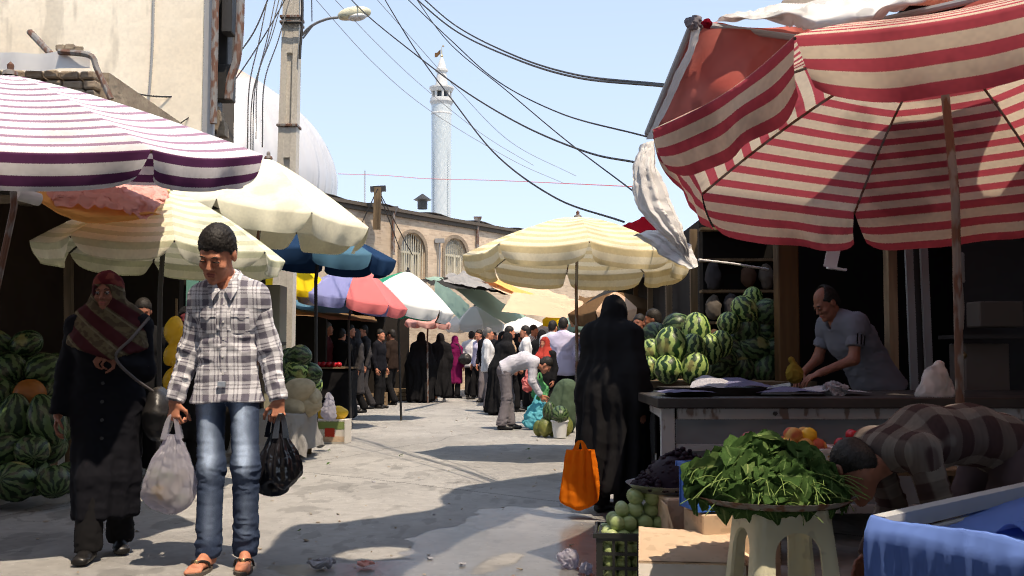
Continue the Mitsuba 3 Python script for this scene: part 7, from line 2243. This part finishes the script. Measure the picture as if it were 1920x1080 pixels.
# sacks and melons by the stooping man, right of the lane
for k, (px, py, rx, mat, lab) in enumerate(((1022, 800, .10, 'melon_green', 'green-yellow melon standing nearest the lane, right'), (1036, 792, .095, 'melon_green', 'green-yellow melon behind the foremost one, right of the lane'), (1062, 814, .10, 'melon_green', 'yellowish melon half hidden behind the black chador'),
                                   (1030, 772, .10, 'melon_dark', 'dark melon above the green-yellow ones'), (1010, 806, .08, 'melon_green', 'leftmost of the green-yellow melons beside the turquoise bag'))):
    y = 2300 / (py + 24 - 664) if False else 14.9
    fruit('melon', (X(px, y), y + .1 * (k % 3), W(px, py, y)[2] if k == 3 else rx * 1.45), rx, mat, lab, 'melon', None, LONG, T().rotate([1, 0, 0], 8.0 * (k - 2)))
sk = sd_mesh(lambda p: smin(ell(p, (0, 0, .3), (.24, .22, .34)), ell(p, (.05, 0, .62), (.16, .15, .16)), .12), (-.4, -.4, -.1), (.4, .4, .9), .03)
sk = wrinkle(sk, .02, (9, 9, 6), 4); sk.apply_translation([X(1056, 15.8), 15.8, 0])
solo('green_sack', sk, M('sack_green', (.055, .085, .05), .9), 'bulging dark green sack behind the melons, right of the lane', 'sack', smooth=True)
bk_ = thing('bucket', 'white plastic bucket holding a watermelon, right of the lane', 'bucket')
bp = np.array([X(1049, 14.7), 14.7, 0])
put(bk_, 'pail', lathe([(.01, .01), (.085, .01), (.115, .24), (.12, .245), (.11, .24), (.08, .02), (.01, .02)], 20, bp), 'plastic_white', smooth=40)
put(bk_, 'rim', lathe([(.116, .225), (.126, .228), (.126, .248), (.116, .25)], 20, bp), 'plastic_white', smooth=40)
fruit('watermelon', bp + [0, 0, .32], .125, 'melon_dark', 'dark watermelon resting in the white bucket', 'watermelon')

# ------------------------------------------------------------------ litter on the ground
gt = np.random.RandomState(31)
gm = []
for k in range(170):
    x, y = gt.uniform(-3.2, 1.6), 5.5 + 14 * gt.rand() ** 1.6
    b = hull(gt.normal(0, 1, (7, 3)) * [.008, .008, .003] * gt.uniform(.5, 1.5)); b.apply_translation([x, y, .006 + .016 * 0])
    gm.append(b)
solo('grit', join(gm), 'mat_stone', 'scattered grit and crumbs of litter on the pavement', 'grit', kind='stuff')
lv = np.random.RandomState(33)
for k in range(9):
    x, y = lv.uniform(-2.6, .3), 6.2 + 8 * lv.rand()
    tag(put(None, 'fallen_leaf', LV[k % 7], 'leaf', tw=frame_tw([x, y, .022], [lv.normal(), lv.normal(), .05], [lv.normal() * .2, lv.normal() * .2, 1], lv.uniform(.04, .07))), 'trodden green leaf lying on the pavement', 'leaf', 'fallen leaves on the pavement')
lr = np.random.RandomState(8)
for k, (px, py, s_, mat, lab) in enumerate(((682, 1066, .10, 'film_pink', 'flattened pinkish wrapper on the wet ground'), (600, 1068, .14, 'paper', 'wet white paper scrap at the bottom edge'), (805, 1050, .035, 'paper', 'small upright white scrap by the puddle'),
                                   (668, 768, .22, 'paper', 'crumpled white paper under the stall beside the lane'), (866, 1062, .05, 'paper', 'small pale scrap at the bottom of the puddle'), (700, 905, .03, 'paper', 'tiny paper scrap on the dry pavement'), (812, 966, .025, 'paper', 'tiny white speck of paper at the shade edge'))):
    g_ = G(px, py)
    m = trimesh.creation.icosphere(2, s_ / 2)
    m = trimesh.Trimesh(np.maximum(crumple(np.asarray(m.vertices) * [1, .8, .22], s_ * .22, 2.2 / s_, k), [-9, -9, -s_ * .1]) + g_ + [0, 0, s_ * .11 + .002], m.faces, process=False)
    solo('litter_scrap', m, mat, lab, 'litter', smooth=25)
for k, (px, py, r, lab) in enumerate(((1062, 1066, .055, 'clear crumpled plastic bag end at the foot of the apple crate'), (1096, 1082, .035, 'small clear plastic scrap beside the larger one'))):
    g_ = G(px, min(py, 1078))
    m = trimesh.creation.icosphere(3, 1.0)
    m = trimesh.Trimesh(crumple(np.asarray(m.vertices) * [r, r, r * .8], r * .45, 1.2 / r, k + 3) + g_ + [0, 0, r * .7], m.faces, process=False)
    solo('plastic_scrap', m, 'bag_clear', lab, 'litter', smooth=True)
